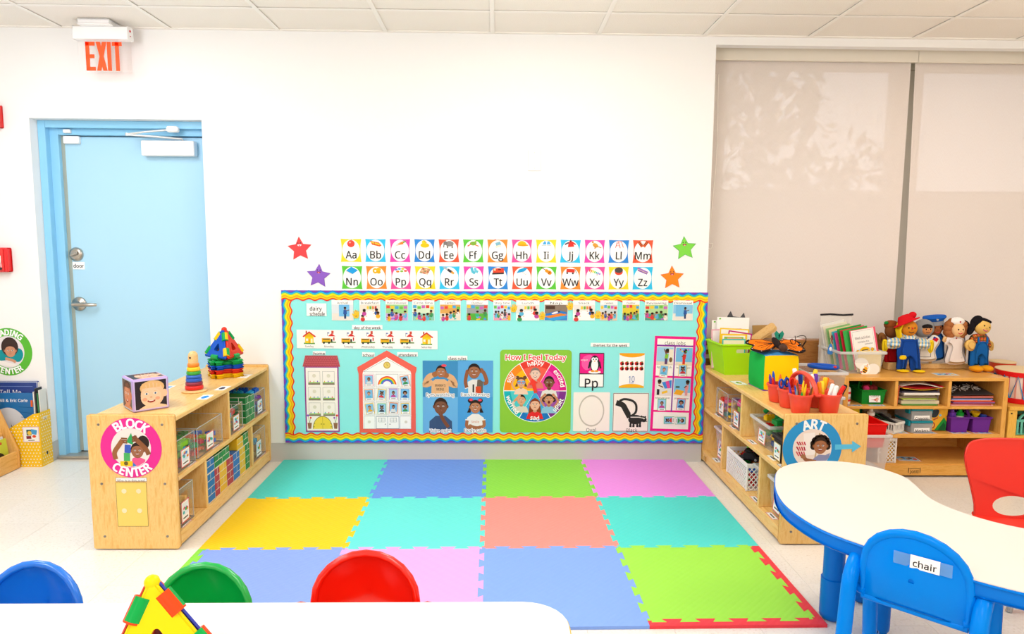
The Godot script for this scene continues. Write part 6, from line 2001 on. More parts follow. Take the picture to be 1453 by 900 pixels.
func lattice_basket(label: String, at: Vector3, turn: float, w: float, d: float, h: float, n: int, col: String, liner := "") -> Node3D:
	var o := thing("lattice_basket", label, "basket", at, turn)
	var m := plastic(col, 0.35)
	part("base", B(v3(w, 0.006, d), 0.002), m, o, v3(0, 0.003, 0))
	for e: Array in [[v3(0, 0.004, d / 2), 0.0, w], [v3(0, 0.004, -d / 2), PI, w], [v3(w / 2, 0.004, 0), PI / 2, d], [v3(-w / 2, 0.004, 0), -PI / 2, d]]:
		part("lattice_side", lattice(e[2], h - 0.02, maxi(3, int(n * e[2] / w)), 0.0042), m, o, e[0], v3(0, e[1], 0))
	var g := Geo.new()
	for e: int in [-1, 1]:
		g.box(v3(e * w / 2, h - 0.012, 0), v3(0.008, 0.022, d + 0.008), 0.002).box(v3(0, h - 0.0126, e * d / 2), v3(w + 0.008, 0.022, 0.008), 0.002)
		for f: int in [-1, 1]:
			g.box(v3(e * w / 2, h / 2, f * d / 2), v3(0.01, h, 0.01), 0.002)
	part("rim", g, m, o)
	if liner:
		part("liner", B(v3(w - 0.02, h - 0.03, d - 0.02)), plain_mat(hexc(liner), 0.7), o, v3(0, h / 2 - 0.008, 0))
	return o

func toy_car(label: String, at: Vector3, rot: Vector3, col: String, s := 1.0) -> void:
	var o := thing("toy_car", label, "toy car", at, 0.0, "toy cars in the white basket")
	o.rotation = rot
	o.scale = Vector3.ONE * s
	var side := [v2(-0.05, 0.008), v2(0.05, 0.008), v2(0.052, 0.022), v2(0.03, 0.028), v2(0.016, 0.043), v2(-0.024, 0.044), v2(-0.036, 0.029), v2(-0.052, 0.027)]
	part("body", Geo.new().extr(side, 0.044, 0.004, Transform3D(Basis(), v3(0, 0, -0.022)), 2), plastic(col, 0.2), o)
	part("window", Geo.new().extr([v2(0.024, 0.0295), v2(0.013, 0.041), v2(-0.022, 0.041), v2(-0.031, 0.03)], 0.045, 0.0, Transform3D(Basis(), v3(0, 0, -0.0225))), plastic("1e2226", 0.1), o)
	for x: float in [-0.032, 0.032]:
		for z: float in [-0.021, 0.021]:
			var w := part("wheel", Geo.new().cyl(Vector3.ZERO, 0.0115, 0.01, 16, 0.002, v3(0, 0, 1)), plastic("1f1f22", 0.6), o, v3(x, 0.0115, z))
			part("hub", Geo.new().cyl(v3(0, 0, signf(z) * 0.0052), 0.006, 0.001, 12, 0.0002, v3(0, 0, 1)), plain_mat(hexc("b9bcc0"), 0.3, 0.5, 0.8), w)

func pen(called: String, label: String, cat: String, at: Vector3, lean: Vector3, l: float, r: float, col: String, cap: String, group: String, tip := true) -> void:
	var o := thing(called, label, cat, at, 0.0, group)
	o.rotation = lean
	part("barrel", Geo.new().lathe([v2(0, 0), v2(r, 0), v2(r, l * 0.62), v2(0, l * 0.62)], 12, Transform3D(), false), plastic(col, 0.35), o)
	if tip:
		part("tip", Geo.new().lathe([v2(r, l * 0.62), v2(r * 0.95, l * 0.86), v2(r * 0.35, l), v2(0, l)], 12), plastic(cap, 0.35), o)
	else:
		part("cap", Geo.new().lathe([v2(r * 1.08, l * 0.6), v2(r * 1.08, l * 0.96), v2(r * 0.8, l), v2(0, l)], 12), plastic(cap, 0.3), o)

func build_art_shelf() -> void:
	var X := 1.262
	var MID := 0.342
	var o := thing("art_shelf", "low maple shelf unit with the blue ART sign on its end", "shelf unit", v3(X, 0, -0.026))
	low_shelf(o, -1.0, 1.212, 0.368, 0.6, MID, [0.655], [0.375, 0.935])
	part("wall_bracket", B(v3(0.03, 0.03, 0.006), 0.002), plain_mat(hexc("c89a4a"), 0.4), o, v3(-0.003, 0.04, 0.1), v3(0, -PI / 2, 0))
	# ART sign and arrow
	var z := 1.1865
	var s := thing("art_sign", "round blue ART sign with a photo of a child painting", "sign", v3(1.386, 0.446, z))
	part("disc", Geo.new().extr(disc(0.131, 0.132, 48), 0.001), plain_mat(hexc("1d93d2"), 0.45), s)
	print_on(Ink.new(self, 0.0011).arc("ART", 0, 0, 0.109, 0.056, Color.WHITE, PI / 2 - 0.02, false, 0.0024, 1.1), "lettering", s)
	var k := Ink.new(self, 0.0011)
	k.ell(0, 0, 0.086, 0.088, hexc("f0ddd0"), 40)
	k.rect(-0.012, 0.02, 0.05, 0.1, hexc("f6ece6"), 0.1).line([v2(0.03, 0.07), v2(0.012, -0.06)], 0.006, hexc("c9a678"))
	for i in 12:
		k.line([v2(-0.07 + (i % 4) * 0.011, 0.03 - (i / 4) * 0.022), v2(-0.058 + (i % 4) * 0.009, 0.014 - (i / 4) * 0.024)], 0.006, hexc(["c23a4a", "b42c44", "d85a64"][i % 3]))
		k.z -= k.step
	k.poly([v2(0.0, -0.084), v2(0.008, -0.046), v2(0.03, -0.028), v2(0.06, -0.03), v2(0.08, -0.02), v2(0.078, -0.04), v2(0.05, -0.072)], hexc("8d8fb4"))
	kid(k, 0.036, 0.012, 0.037, "a2653f", "32231c", "", "curly")
	k.line(spline([v2(0.02, -0.06), v2(-0.004, -0.056), v2(-0.026, -0.05), v2(-0.036, -0.036)], 5, false), 0.016, hexc("9a6040")).ell(-0.038, -0.036, 0.012, 0.01, hexc("a8704c"), 10)
	print_on(k, "photo", s)
	var ar := [v2(-0.058, -0.0115), v2(0.018, -0.0095), v2(0.018, -0.026), v2(0.057, 0.0), v2(0.018, 0.026), v2(0.018, 0.0105), v2(-0.058, 0.0125)]
	solo("paper_arrow", Geo.new().extr(ar, 0.0012), plain_mat(hexc("58c3ea"), 0.5), "light blue paper arrow pointing right from the ART sign", "arrow", v3(1.545, 0.454, z + 0.0012), v3(0, 0, 0.04))
	# upper level
	var t := -PI / 2
	var bins := [["farthest upper art-shelf bin", 0.245, 0.2, 0.155, ["pink", "red", "purple", "teal", "yellow"], ["link", "gear", "slab"], 3, 7], ["second upper art-shelf bin", 0.495, 0.175, 0.15, ["orange", "lime", "pink", "purple"], ["slab", "dome", "brick"], 4, 8]]
	for e: Array in bins:
		var b := clear_bin("clear plastic bin with picture label, the %s" % e[0], v3(X + 0.17, MID + 0.0004, e[1]), t, e[2], 0.28, e[3], e[7], "f6eef2", 0.035, "e8602c")
		fill(b, e[0], e[2] - 0.008, 0.272, 0.0045, e[6], e[4], e[5])
	var fb := frosted_bin("frosted tub of green and blue toys on the art shelf's upper level", v3(X + 0.165, MID + 0.0004, 0.81), t, 0.24, 0.25, 0.125, 0.12, "eef2f4", 2)
	fill(fb, "frosted upper art-shelf tub", 0.19, 0.2, 0.005, 4, ["green", "blue", "green", "red", "yellow"], ["brick", "slab", "star"], 0.062)
	for i in 3:
		var path := []
		for j in 9:
			path.append(v3(-0.09 + j * 0.022, 0.112 + 0.028 * sin(j * 0.9 + i * 1.7) + i * 0.006, 0.02 - i * 0.05 + 0.02 * cos(j * 1.1 + i)))
		var st := solo("toy_string", Geo.new().tube(path, 0.012, 8), plastic(["1a8f46", "f2b81c", "e03a28"][i], 0.4), "%s bendy toy tube lying over the top of the frosted tub" % ["green", "yellow", "red"][i], "toy", Vector3.ZERO, Vector3.ZERO, "bendy toy tubes")
		st.transform = fb.transform * Transform3D(Basis(), v3(0, 0.04, 0.03))
	var bb := thing("black_box", "black lidded plastic box with a picture label, on the art shelf", "box", v3(X + 0.13, MID + 0.0004, 1.058), t)
	part("body", Geo.new().extr(rrect(0.15, 0.2, 0.014), 0.098, 0.003, Transform3D(Basis(Vector3.RIGHT, -PI / 2), Vector3.ZERO)), plastic("2b2a2c", 0.4), bb)
	part("lid", Geo.new().extr(rrect(0.165, 0.215, 0.016), 0.02, 0.004, Transform3D(Basis(Vector3.RIGHT, -PI / 2), v3(0, 0.098, 0))).extr(rrect(0.13, 0.17, 0.012), 0.005, 0.002, Transform3D(Basis(Vector3.RIGHT, -PI / 2), v3(0, 0.118, 0))), plastic("343335", 0.4), bb)
	var bl := part("picture_label", B(v3(0.075, 0.08, 0.0008)), plain_mat(hexc("fbfaf6"), 0.5), bb, v3(-0.015, 0.045, 0.1009))
	k = Ink.new(self, 0.0005)
	label_print(k, 0.075, 0.08, "c8a83c", 4)
	print_on(k, "picture", bl)
	# lower level
	var td := frosted_bin("tall frosted tub at the far end of the art shelf's bottom level", v3(X + 0.13, 0.0724, 0.235), t, 0.15, 0.2, 0.19, 0.3, "eeeaf2", 6)
	fill(td, "tall frosted tub", 0.125, 0.15, 0.005, 3, ["blue", "purple", "white"], ["slab"], 0.06)
	var wb := lattice_basket("white plastic basket of toy cars on the art shelf's bottom level", v3(X + 0.14, 0.0724, 0.555), t, 0.3, 0.235, 0.145, 14, "f6f4f0")
	fill(wb, "white lattice basket", 0.27, 0.2, 0.008, 3, ["red", "orange", "black", "green", "blue"], ["brick", "slab"], 0.06)
	for e: Array in [["red toy car on top of the heap in the white basket", "d8232a", -0.03, 0.03, 0.5, 1.15], ["black toy car leaning in the white basket, beside the red one", "232428", 0.04, 0.06, -0.7, 1.1], ["green toy car with grey roof in the white basket, nearest", "2f9a48", 0.07, -0.04, 0.3, 1.1], ["light blue toy car at the white basket's far corner", "2fb4d8", -0.1, -0.02, 1.2, 1.0], ["yellow toy car low in the white basket", "f2b41c", 0.0, -0.08, 2.1, 0.9]]:
		var lp: Transform3D = wb.transform * Transform3D(Basis(), v3(e[2], 0.121, e[3]))
		toy_car(e[0], lp.origin, v3(0.16 if e[4] > 0 else -0.12, e[4], 0.1), e[1], e[5])
	var gb := solo("toy_piece", piece_geo("brick"), plastic("5fd02c", 0.3), "bright lime toy brick sticking up behind the red toy car", "toy", wb.transform * v3(-0.07, 0.165, 0.0), v3(0.3, 0.4, 0.9))
	gb.scale = Vector3.ONE * 1.2
	frosted_bin("clear empty tub beside the white basket, near the middle divider", v3(X + 0.15, 0.0724, 0.795), t, 0.12, 0.2, 0.15, 0.16)
	var te := frosted_bin("clear tub with red and blue pieces at the art shelf's near bottom", v3(X + 0.145, 0.0724, 1.045), t, 0.17, 0.22, 0.17, 0.16, "f0f2f4", 3)
	fill(te, "nearest lower art-shelf tub", 0.14, 0.17, 0.005, 2, ["red", "blue", "teal", "red"], ["slab", "brick"], 0.06)
	# label cards
	for e: Array in [["red-edged label card before the farthest upper art-shelf bin", MID, 0.2, "d8442c"], ["red-edged label card before the second upper art-shelf bin", MID, 0.46, "d8442c"], ["orange-edged label card before the frosted upper tub", MID, 0.74, "e0602c"], ["yellow-edged label card before the black lidded box", MID, 1.0, "f2c41c"], ["black-edged label card at the near end of the art shelf's board", MID, 1.13, "3a3a3a"], ["white label card before the tall frosted tub", 0.0722, 0.2, "e8e4dc"], ["red-edged picture label card before the clear empty tub", 0.0722, 0.82, "e8604a"], ["red-edged label card before the nearest lower tub", 0.0722, 1.03, "d8442c"]]:
		shelf_card(e[0], v3(X + 0.027, e[1] + 0.0003, e[2]), t, 0.085, 0.032, e[3])
	art_top(X)

func art_top(X: float) -> void:
	var Y := 0.5872
	top_card("turquoise-edged card with a green picture, before the lime bin", v3(1.31, Y, 0.455), -PI / 2 + 0.1, 0.1, 0.06, 4, "7fd8d0")
	# lime bin of papers
	var o := thing("lime_bin", "lime green tapered bin full of papers on the art shelf", "bin", v3(1.4, Y, 0.118), 0.08)
	var w0 := 0.2
	var w1 := 0.26
	var h := 0.175
	var d0 := 0.2
	var d1 := 0.235
	var m := plastic("a6e61a", 0.35)
	var g := Geo.new()
	for inner: float in [0.0, 0.004]:
		var sg := 1.0 if inner == 0.0 else -1.0
		for e: int in [-1, 1]:
			g.flat(v3(e * (w0 / 2 - inner), inner, -d0 / 2), v3(e * (w0 / 2 - inner), inner, d0 / 2), v3(e * (w1 / 2 - inner), h, d1 / 2), v3(e * (w1 / 2 - inner), h, -d1 / 2), v3(e * sg, -0.2 * sg, 0).normalized())
			if e < 0:
				g.flat(v3(-w0 / 2, inner, e * (d0 / 2 - inner)), v3(w0 / 2, inner, e * (d0 / 2 - inner)), v3(w1 / 2, h, e * (d1 / 2 - inner)), v3(-w1 / 2, h, e * (d1 / 2 - inner)), v3(0, -0.1 * sg, e * sg).normalized())
	g.box(v3(0, 0.003, 0), v3(w0, 0.006, d0))
	# front wall with a slot near the rim
	var front := [v2(-w0 / 2, 0), v2(w0 / 2, 0), v2(w1 / 2, h), v2(-w1 / 2, h)]
	var slot := []
	for q: Vector2 in rrect(0.085, 0.022, 0.008):
		slot.append(q + v2(0.0, h - 0.035))
	g.extr(front, 0.004, 0.0, Transform3D(Basis(Vector3.RIGHT, atan((d1 - d0) / 2 / h)), v3(0, 0, d0 / 2 - 0.002)), 1, [slot])
	part("body", g, m, o)
	var rim := Geo.new()
	for e: int in [-1, 1]:
		rim.box(v3(e * w1 / 2, h, 0), v3(0.014, 0.012, d1 + 0.014), 0.004).box(v3(0, h - 0.0006, e * d1 / 2), v3(w1 + 0.014, 0.012, 0.014), 0.004)
	part("rim", rim, m, o)
	var sheets := [["tall white paper with a small green corner in the lime bin", "fdfcf8", 0.205, 0.3, -0.09, 0.02, -0.03, ""], ["white paper leaning behind the tall white one in the lime bin", "faf6ee", 0.21, 0.285, -0.105, 0.012, 0.03, ""], ["white card with yellow outline in the lime bin", "fdfbf4", 0.185, 0.24, -0.035, 0.0, -0.06, "f6d23a"], ["white card with magenta and grey outline in the lime bin", "fbfaf6", 0.15, 0.225, -0.01, 0.004, -0.16, "c02a80"], ["yellow-framed picture card low in the lime bin", "f8c81c", 0.165, 0.215, 0.02, -0.02, -0.03, "face"], ["turquoise-topped card at the front of the lime bin", "fdf2d0", 0.145, 0.19, 0.05, -0.03, -0.02, "4ac0c0"], ["pink-edged white paper at the lime bin's left side", "fbeef0", 0.19, 0.235, -0.06, -0.022, 0.02, "f0b0c0"]]
	for e: Array in sheets:
		var p := thing("paper_sheet", e[0], "paper", o.transform * v3(e[5], 0.011, e[4]), 0.12, "papers in the lime bin")
		p.rotation.x = -0.05
		p.rotation.z = e[6]
		part("paper", B(v3(e[2], e[3], 0.0012)), plain_mat(hexc(e[1]), 0.6), p, v3(0, e[3] / 2, 0))
		var k := Ink.new(self, 0.0008)
		if e[7] == "face":
			k.rect(0, 0, e[2] - 0.024, e[3] - 0.02, hexc("fbf7ee")).rect(0, 0.03, 0.12, 0.12, hexc("9cc83c")).rect(0.004, 0.03, 0.09, 0.11, hexc("eeb080")).line([v2(-0.02, 0.05), v2(0.03, 0.046)], 0.004, hexc("c8642c"))
		elif e[7]:
			k.frame(0, 0, e[2], e[3], 0.008, hexc(e[7]))
		else:
			k.ell(-e[2] / 2 + 0.018, e[3] / 2 - 0.01, 0.007, 0.005, hexc("6ac02c"), 8).ell(0.05, e[3] / 2 - 0.08, 0.004, 0.005, hexc("d84a3c"), 8)
		print_on(k, "print", p, v3(0, e[3] / 2, 0))
	var ears := [v2(-0.055, 0), v2(-0.058, 0.03), v2(-0.04, 0.062), v2(-0.022, 0.03), v2(0.025, 0.026), v2(0.045, 0.055), v2(0.056, 0.028), v2(0.056, 0)]
	solo("paper_cat_ears", Geo.new().extr(ears, 0.002), plain_mat(hexc("4a4a4e"), 0.7), "dark grey paper cat ears sticking up behind the lime bin's papers", "paper craft", v3(1.44, 0.872, 0.0), v3(0, 0.12, -0.05))
	var ear_stick := B(v3(0.02, 0.3, 0.002))
	solo("craft_stick", ear_stick, wood("toy_wood", "efc98c", "e2b26c", v3(9, 9, 2)), "plain wooden stick holding up the paper cat ears", "stick", v3(1.44, 0.745, 0.0), v3(0, 0.12, 0))
	for i in 2:
		var st := Geo.new().extr(rrect(0.19, 0.045, 0.022, 6), 0.006, 0.001)
		solo("wooden_paddle", st, wood("toy_wood", "efc98c", "e2b26c", v3(9, 9, 2)), ["wooden paddle leaning right of the lime bin, nearer one", "wooden paddle leaning right of the lime bin, farther one"][i], "paddle", v3(1.6 + i * 0.02, 0.8 - i * 0.012, 0.0 - i * 0.03), v3(0, 0.1, 0.6 - i * 0.08), "wooden paddles")
	# brown ledge along the window behind the shelves
	var bw := wood("brown_wood", "a8743f", "8f5c2c", v3(1.2, 8, 8))
	var lg := thing("window_ledge", "low brown wooden ledge with white strips under the blinds", "ledge", v3(1.8, 0, -0.145))
	part("front_board", B(v3(1.06, 0.745, 0.02), 0.003), bw, lg, v3(0, 0.3725, 0.045))
	part("top_board", B(v3(1.06, 0.02, 0.07), 0.003), bw, lg, v3(0, 0.735, 0.0))
	for e: Array in [[-0.49, 0.69, 0.07], [-0.49, 0.635, 0.07], [-0.23, 0.66, 0.05], [0.28, 0.65, 0.07]]:
		part("white_strip", B(v3(e[2], 0.026, 0.002)), plain_mat(hexc("efe9dd"), 0.5), lg, v3(e[0], e[1] + 0.008, 0.0561))
	solo("picture_book", B(v3(0.12, 0.085, 0.008), 0.002), plain_mat(hexc("b08a4c"), 0.6), "small tan book standing behind the wooden paddles", "book", v3(1.66, 0.79, -0.15), v3(-0.12, 0, 0.04))
	var fl := thing("flash_card", "white card with red edge lying on the brown ledge", "card", v3(1.86, 0.7452, -0.145), 0.2)
	part("card", B(v3(0.12, 0.001, 0.06)), plain_mat(hexc("d8443c"), 0.5), fl, v3(0, 0.0005, 0))
	part("paper", B(v3(0.108, 0.001, 0.048)), plain_mat(hexc("fbf9f4"), 0.5), fl, v3(0, 0.0012, 0))
	# soft cube with the butterfly puppet lying on it
	var c := thing("fabric_cube", "soft fabric cube, yellow in front and green at left", "toy cube", v3(1.452, Y, 0.56), 0.07)
	var S := 0.188
	var puff := func(axis: int) -> Geo:
		var rows := []
		for i in 9:
			var row := []
			for j in 9:
				var u := -1.0 + i / 4.0
				var v := -1.0 + j / 4.0
				var e := S / 2 - 0.003 - 0.004 * pow(minf(absf(u), absf(v)), 6.0)
				var b := S / 2 - 0.003 + 0.011 * (1 - u * u) * (1 - v * v) - 0.004 * pow(minf(absf(u), absf(v)), 6.0)
				row.append([v3(u * e, v * e, b), v3(-b, u * e, v * e), v3(u * e, b, -v * e), v3(b, u * e, -v * e), v3(-u * e, v * e, -b)][axis])
			rows.append(row)
		return Geo.new().skin(rows, 0.001)
	for e: Array in [[0, "f7cf0c"], [1, "22b24c"], [2, "4a9ae0"], [3, "18a050"], [4, "e8452c"]]:
		part("side_panel", puff.call(e[0]), plain_mat(hexc(e[1]), 0.85, 0.2), c, v3(0, S / 2, 0))
	part("base", B(v3(S - 0.006, 0.004, S - 0.006)), plain_mat(hexc("7d3fa8"), 0.85), c, v3(0, 0.002, 0))
	butterfly(v3(1.455, Y + S + 0.034, 0.575))
	caddy(v3(1.416, Y, 1.0))
	# clear tubs between the two shelves
	var base := 0.0
	for e: Array in [["frosted storage tub on the floor between the shelves, bottom of its stack", 0.255, "dfe4e6"], ["frosted storage tub in the middle of the stack between the shelves", 0.255, "e6eaec"]]:
		var q := frosted_bin(e[0], v3(1.745, base + 0.001, 0.42), 0.0, 0.2, 0.24, e[1], 0.4, e[2])
		base += e[1] + 0.012
	var top := frosted_bin("clear tub of coloured craft things, topmost between the two shelves", v3(1.745, base + 0.001, 0.42), 0.0, 0.205, 0.27, 0.125, 0.16)
	var i := 0
	for e: Array in [["blue", "1c56c0", -0.02, 0.0, 0.13], ["red", "e0302c", -0.06, 0.05, 0.115], ["pink", "f28ac0", -0.07, -0.05, 0.12], ["orange", "f4861c", 0.03, 0.07, 0.1], ["lilac", "b49ae0", 0.06, -0.06, 0.1]]:
		if i == 0:
			var ring := []
			for k2 in 20:
				ring.append(v3(cos(TAU * k2 / 20) * 0.07, sin(TAU * k2 / 20) * 0.008, sin(TAU * k2 / 20) * 0.045))
			var r := solo("craft_clamp", Geo.new().tube(ring, 0.011, 10, true), plastic(e[1], 0.3), "thick blue oval plastic clamp lying on the topmost clear tub", "craft tool", top.position + v3(0.03, 0.142, 0.02), v3(0.16, -0.5, 0))
			part("button", Geo.new().ball(v3(0.06, 0.012, 0.03), v3(0.01, 0.006, 0.01), 10, 6), plastic("e0302c"), r)
		else:
			solo("craft_piece", Geo.new().box(Vector3.ZERO, v3(0.08, 0.035, 0.03), 0.008), plastic(e[1], 0.4), "%s craft piece inside the topmost clear tub" % e[0], "craft piece", top.position + v3(e[2], 0.05 + 0.02 * (i % 2), e[3]), v3(0, i * 0.7, 0.2), "craft pieces in the clear tub")
		i += 1

func butterfly(at: Vector3) -> void:
	var o := thing("butterfly_puppet", "orange and black cloth butterfly puppet lying on the fabric cube", "puppet", at, -0.1)
	o.scale = Vector3.ONE * 1.12
	o.rotation.x = 0.24
	var cloth := plain_mat(hexc("f07a1a"), 0.9, 0.2)
	var dark := plain_mat(hexc("2c2220"), 0.9, 0.2)
	for s: int in [-1, 1]:
		var out := [v2(0.005, 0.02), v2(0.05, 0.07), v2(0.11, 0.078), v2(0.13, 0.04), v2(0.105, 0.005), v2(0.125, -0.035), v2(0.09, -0.075), v2(0.04, -0.06), v2(0.006, -0.02)]
		var rim := spline(out.map(func(p): return v2(p.x * s, p.y)), 4)
		var inn := spline(out.map(func(p): return v2((p.x * 0.84 + 0.008) * s, p.y * 0.84)), 4)
		var tilt := Transform3D(Basis(Vector3.RIGHT, -PI / 2), Vector3.ZERO)
		var w := part("wing", Geo.new().extr(rim, 0.007, 0.003, tilt), dark, o, v3(0, 0.004, 0), v3(0, 0, s * -0.1))
		part("wing_cloth", Geo.new().extr(inn, 0.009, 0.003, tilt), cloth, w, v3(0, 0.0005, 0))
		for i in 7:
			part("vein", Geo.new().tube([v3(s * 0.016, 0.0095, 0), v3(s * (0.05 + 0.04 * absf(sin(i * 1.1))), 0.0098, -0.06 + i * 0.02)], 0.0012, 5), dark, w)
		for i in 9:
			var q: Vector2 = rim[i * 4]
			part("spot", Geo.new().ball(v3(q.x * 0.93, 0.0065, -q.y * 0.93), v3(0.003, 0.0012, 0.003), 8, 5), plain_mat(hexc("f4f0ea"), 0.8), w)
	part("body", Geo.new().ball(v3(0, 0.016, 0), v3(0.016, 0.016, 0.06), 14, 10), dark, o)
	part("head", Geo.new().ball(v3(0.01, 0.02, 0.072), v3(0.02, 0.018, 0.02), 14, 10), plain_mat(hexc("4a2c1c"), 0.9), o)
	for s: int in [-1, 1]:
		var path := []
		for i in 16:
			var a := i / 15.0
			path.append(v3(0.1 + 0.03 * s * sin(a * 3.0) + 0.014 * cos(a * 8.0), 0.024 + 0.02 * sin(a * 8.0 + s), 0.05 - 0.09 * a))
		part("antenna", Geo.new().tube(path, 0.0018, 5), dark, o)
	var lf := [v2(0, 0), v2(0.018, 0.012), v2(0.026, 0.036), v2(0.016, 0.052), v2(-0.006, 0.03)]
	for s: int in [-1, 1]:
		var q := thing("felt_leaf", ["green felt leaf standing on the butterfly puppet, left one", "green felt leaf standing on the butterfly puppet, right one"][0 if s < 0 else 1], "leaf", at + v3(0.03, 0.024, -0.04), 0.0, "green felt leaves")
		part("felt", Geo.new().extr(lf.map(func(p): return v2(p.x * s, p.y)), 0.004, 0.0015), plain_mat(hexc("138a72"), 0.9), q)

func caddy(at: Vector3) -> void:
	var o := thing("craft_caddy", "red plastic caddy of six round cups with a centre handle", "caddy", at, 0.05)
	var red := plain_mat(hexc("ee4a34"), 0.38)
	var cup := Geo.new().lathe([v2(0, 0.002), v2(0.036, 0.002), v2(0.0385, 0.005), v2(0.048, 0.078), v2(0.053, 0.079), v2(0.0535, 0.088), v2(0.0515, 0.0895), v2(0.045, 0.089), v2(0.036, 0.008), v2(0, 0.007)], 26).mesh()
	var xs := [-0.066, 0.066]
	var zs := [-0.112, 0.0, 0.112]
	for x: float in xs:
		for z: float in zs:
			part("cup", cup, red, o, v3(x, 0, z))
	part("deck", Geo.new().extr(rrect(0.03, 0.3, 0.012), 0.008, 0.002, Transform3D(Basis(Vector3.RIGHT, -PI / 2), v3(0, 0.079, 0))), red, o)
	var arch := []
	for i in 15:
		var a := PI * i / 14
		arch.append(v3(0, 0.08 + sin(a) * 0.08, -cos(a) * 0.12))
	part("handle", Geo.new().tube(arch, 0.009, 10, false, 1.3), red, o)
	var T := o.transform
	# crayons in the nearest left cup
	var cols := [["red", "d8261f"], ["yellow", "f6c81c"], ["blue", "1f52c0"], ["orange", "f07a1c"], ["green", "1f9a44"], ["purple", "6a3aa0"], ["brown", "7a4424"], ["grey", "8a9098"]]
	for i in 13:
		var c: Array = cols[(i * 3) % 8]
		var a := TAU * i / 13
		var r := 0.026 if i % 3 else 0.008
		pen("crayon", "%s crayon in the caddy's near left cup, number %s round" % [c[0], ["one", "two", "three", "four", "five", "six", "seven", "eight", "nine", "ten", "eleven", "twelve", "thirteen"][i]], "crayon", T * v3(-0.066 + cos(a) * r, 0.012, 0.112 + sin(a) * r), v3(sin(a) * 0.22, 0, -cos(a) * 0.22), 0.095 + 0.012 * (i % 4), 0.005, c[1], c[1], "crayons in the red caddy")
	# pegs in the far left cup
	for i in 7:
		var c: Array = cols[(i * 5 + 1) % 8]
		var a := TAU * i / 7
		pen("toy_peg", "%s crayon in the caddy's far left cup, %s" % [c[0], ["at the front", "second round", "third round", "at the back", "fifth round", "sixth round", "seventh round"][i]], "crayon", T * v3(-0.066 + cos(a) * 0.022, 0.012, -0.112 + sin(a) * 0.022), v3(sin(a) * 0.15, 0, -cos(a) * 0.15), 0.11 + 0.01 * (i % 3), 0.007, c[1], c[1], "crayons in the far cup")
	# children's scissors in the middle left cup
	for i in 3:
		var sc := thing("scissors", "children's scissors with %s handles in the caddy's middle left cup" % ["blue", "red", "orange-red"][i], "scissors", T * v3(-0.082 + i * 0.016, 0.02, -0.004 + i * 0.012), 0.4 + i * 0.5, "scissors in the red caddy")
		sc.rotation.z = [0.12, -0.1, 0.03][i]
		part("blades", Geo.new().extr([v2(-0.004, 0), v2(0.004, 0), v2(0.007, 0.07), v2(-0.007, 0.07)], 0.003), plain_mat(hexc("b8bcc0"), 0.3, 0.5, 1.0), sc)
		for s: int in [-1, 1]:
			var ring := []
			for j in 14:
				ring.append(v3(s * 0.017 + cos(TAU * j / 14) * 0.012, 0.095 + sin(TAU * j / 14) * 0.02, 0.0015))
			part("finger_ring", Geo.new().tube(ring, 0.0045, 7, true), plastic(["1c4fb8", "d8261f", "f0502c"][i], 0.3), sc)
	# markers in the near right cup, glue sticks behind
	for e: Array in [["white-capped", "f2f0ea", "fafaf6", 0.05, 0.11, -0.2, 0.1], ["red", "e0281f", "e0281f", 0.072, 0.118, -0.42, 0.08], ["black", "2a2a2e", "1e1e22", 0.09, 0.108, -0.42, 0.0], ["white", "eceae4", "f6f4f0", 0.06, 0.13, -0.1, 0.25], ["orange", "f5861c", "f5861c", 0.04, 0.09, 0.1, 0.0], ["yellow", "f6c81c", "fbdc3a", 0.055, 0.085, 0.0, -0.2]]:
		pen("marker", "%s marker in the caddy's near right cup" % e[0], "marker", T * v3(e[3], 0.012, e[4]), v3(e[6], 0, e[5]), 0.125, 0.0085, e[1], e[2], "markers in the red caddy", false)
	for i in 9:
		var z := 0.0 if i < 5 else -0.112
		var a := TAU * i / 5.0
		pen("glue_stick", "%s marker in the caddy's %s right cup, %s" % [["orange", "yellow", "white", "orange", "purple", "yellow", "white", "blue", "orange"][i], "middle" if i < 5 else "far", ["first", "second", "third", "fourth", "fifth", "first", "second", "third", "fourth"][i]], "marker", T * v3(0.066 + cos(a) * 0.022, 0.012, z + sin(a) * 0.022), v3(sin(a) * 0.2, 0, -cos(a) * 0.2), 0.13 + 0.008 * (i % 3), 0.0095, ["f4781c", "f6c81c", "f4f2ee", "f08a1c", "6a3aa8", "f8d43a", "f6f4f0", "2a56c0", "f4861c"][i], ["f4781c", "f6c81c", "fbfaf6", "e0482c", "6a3aa8", "f8d43a", "fbfaf6", "2a56c0", "fbfaf6"][i], "markers standing at the caddy's right", false)

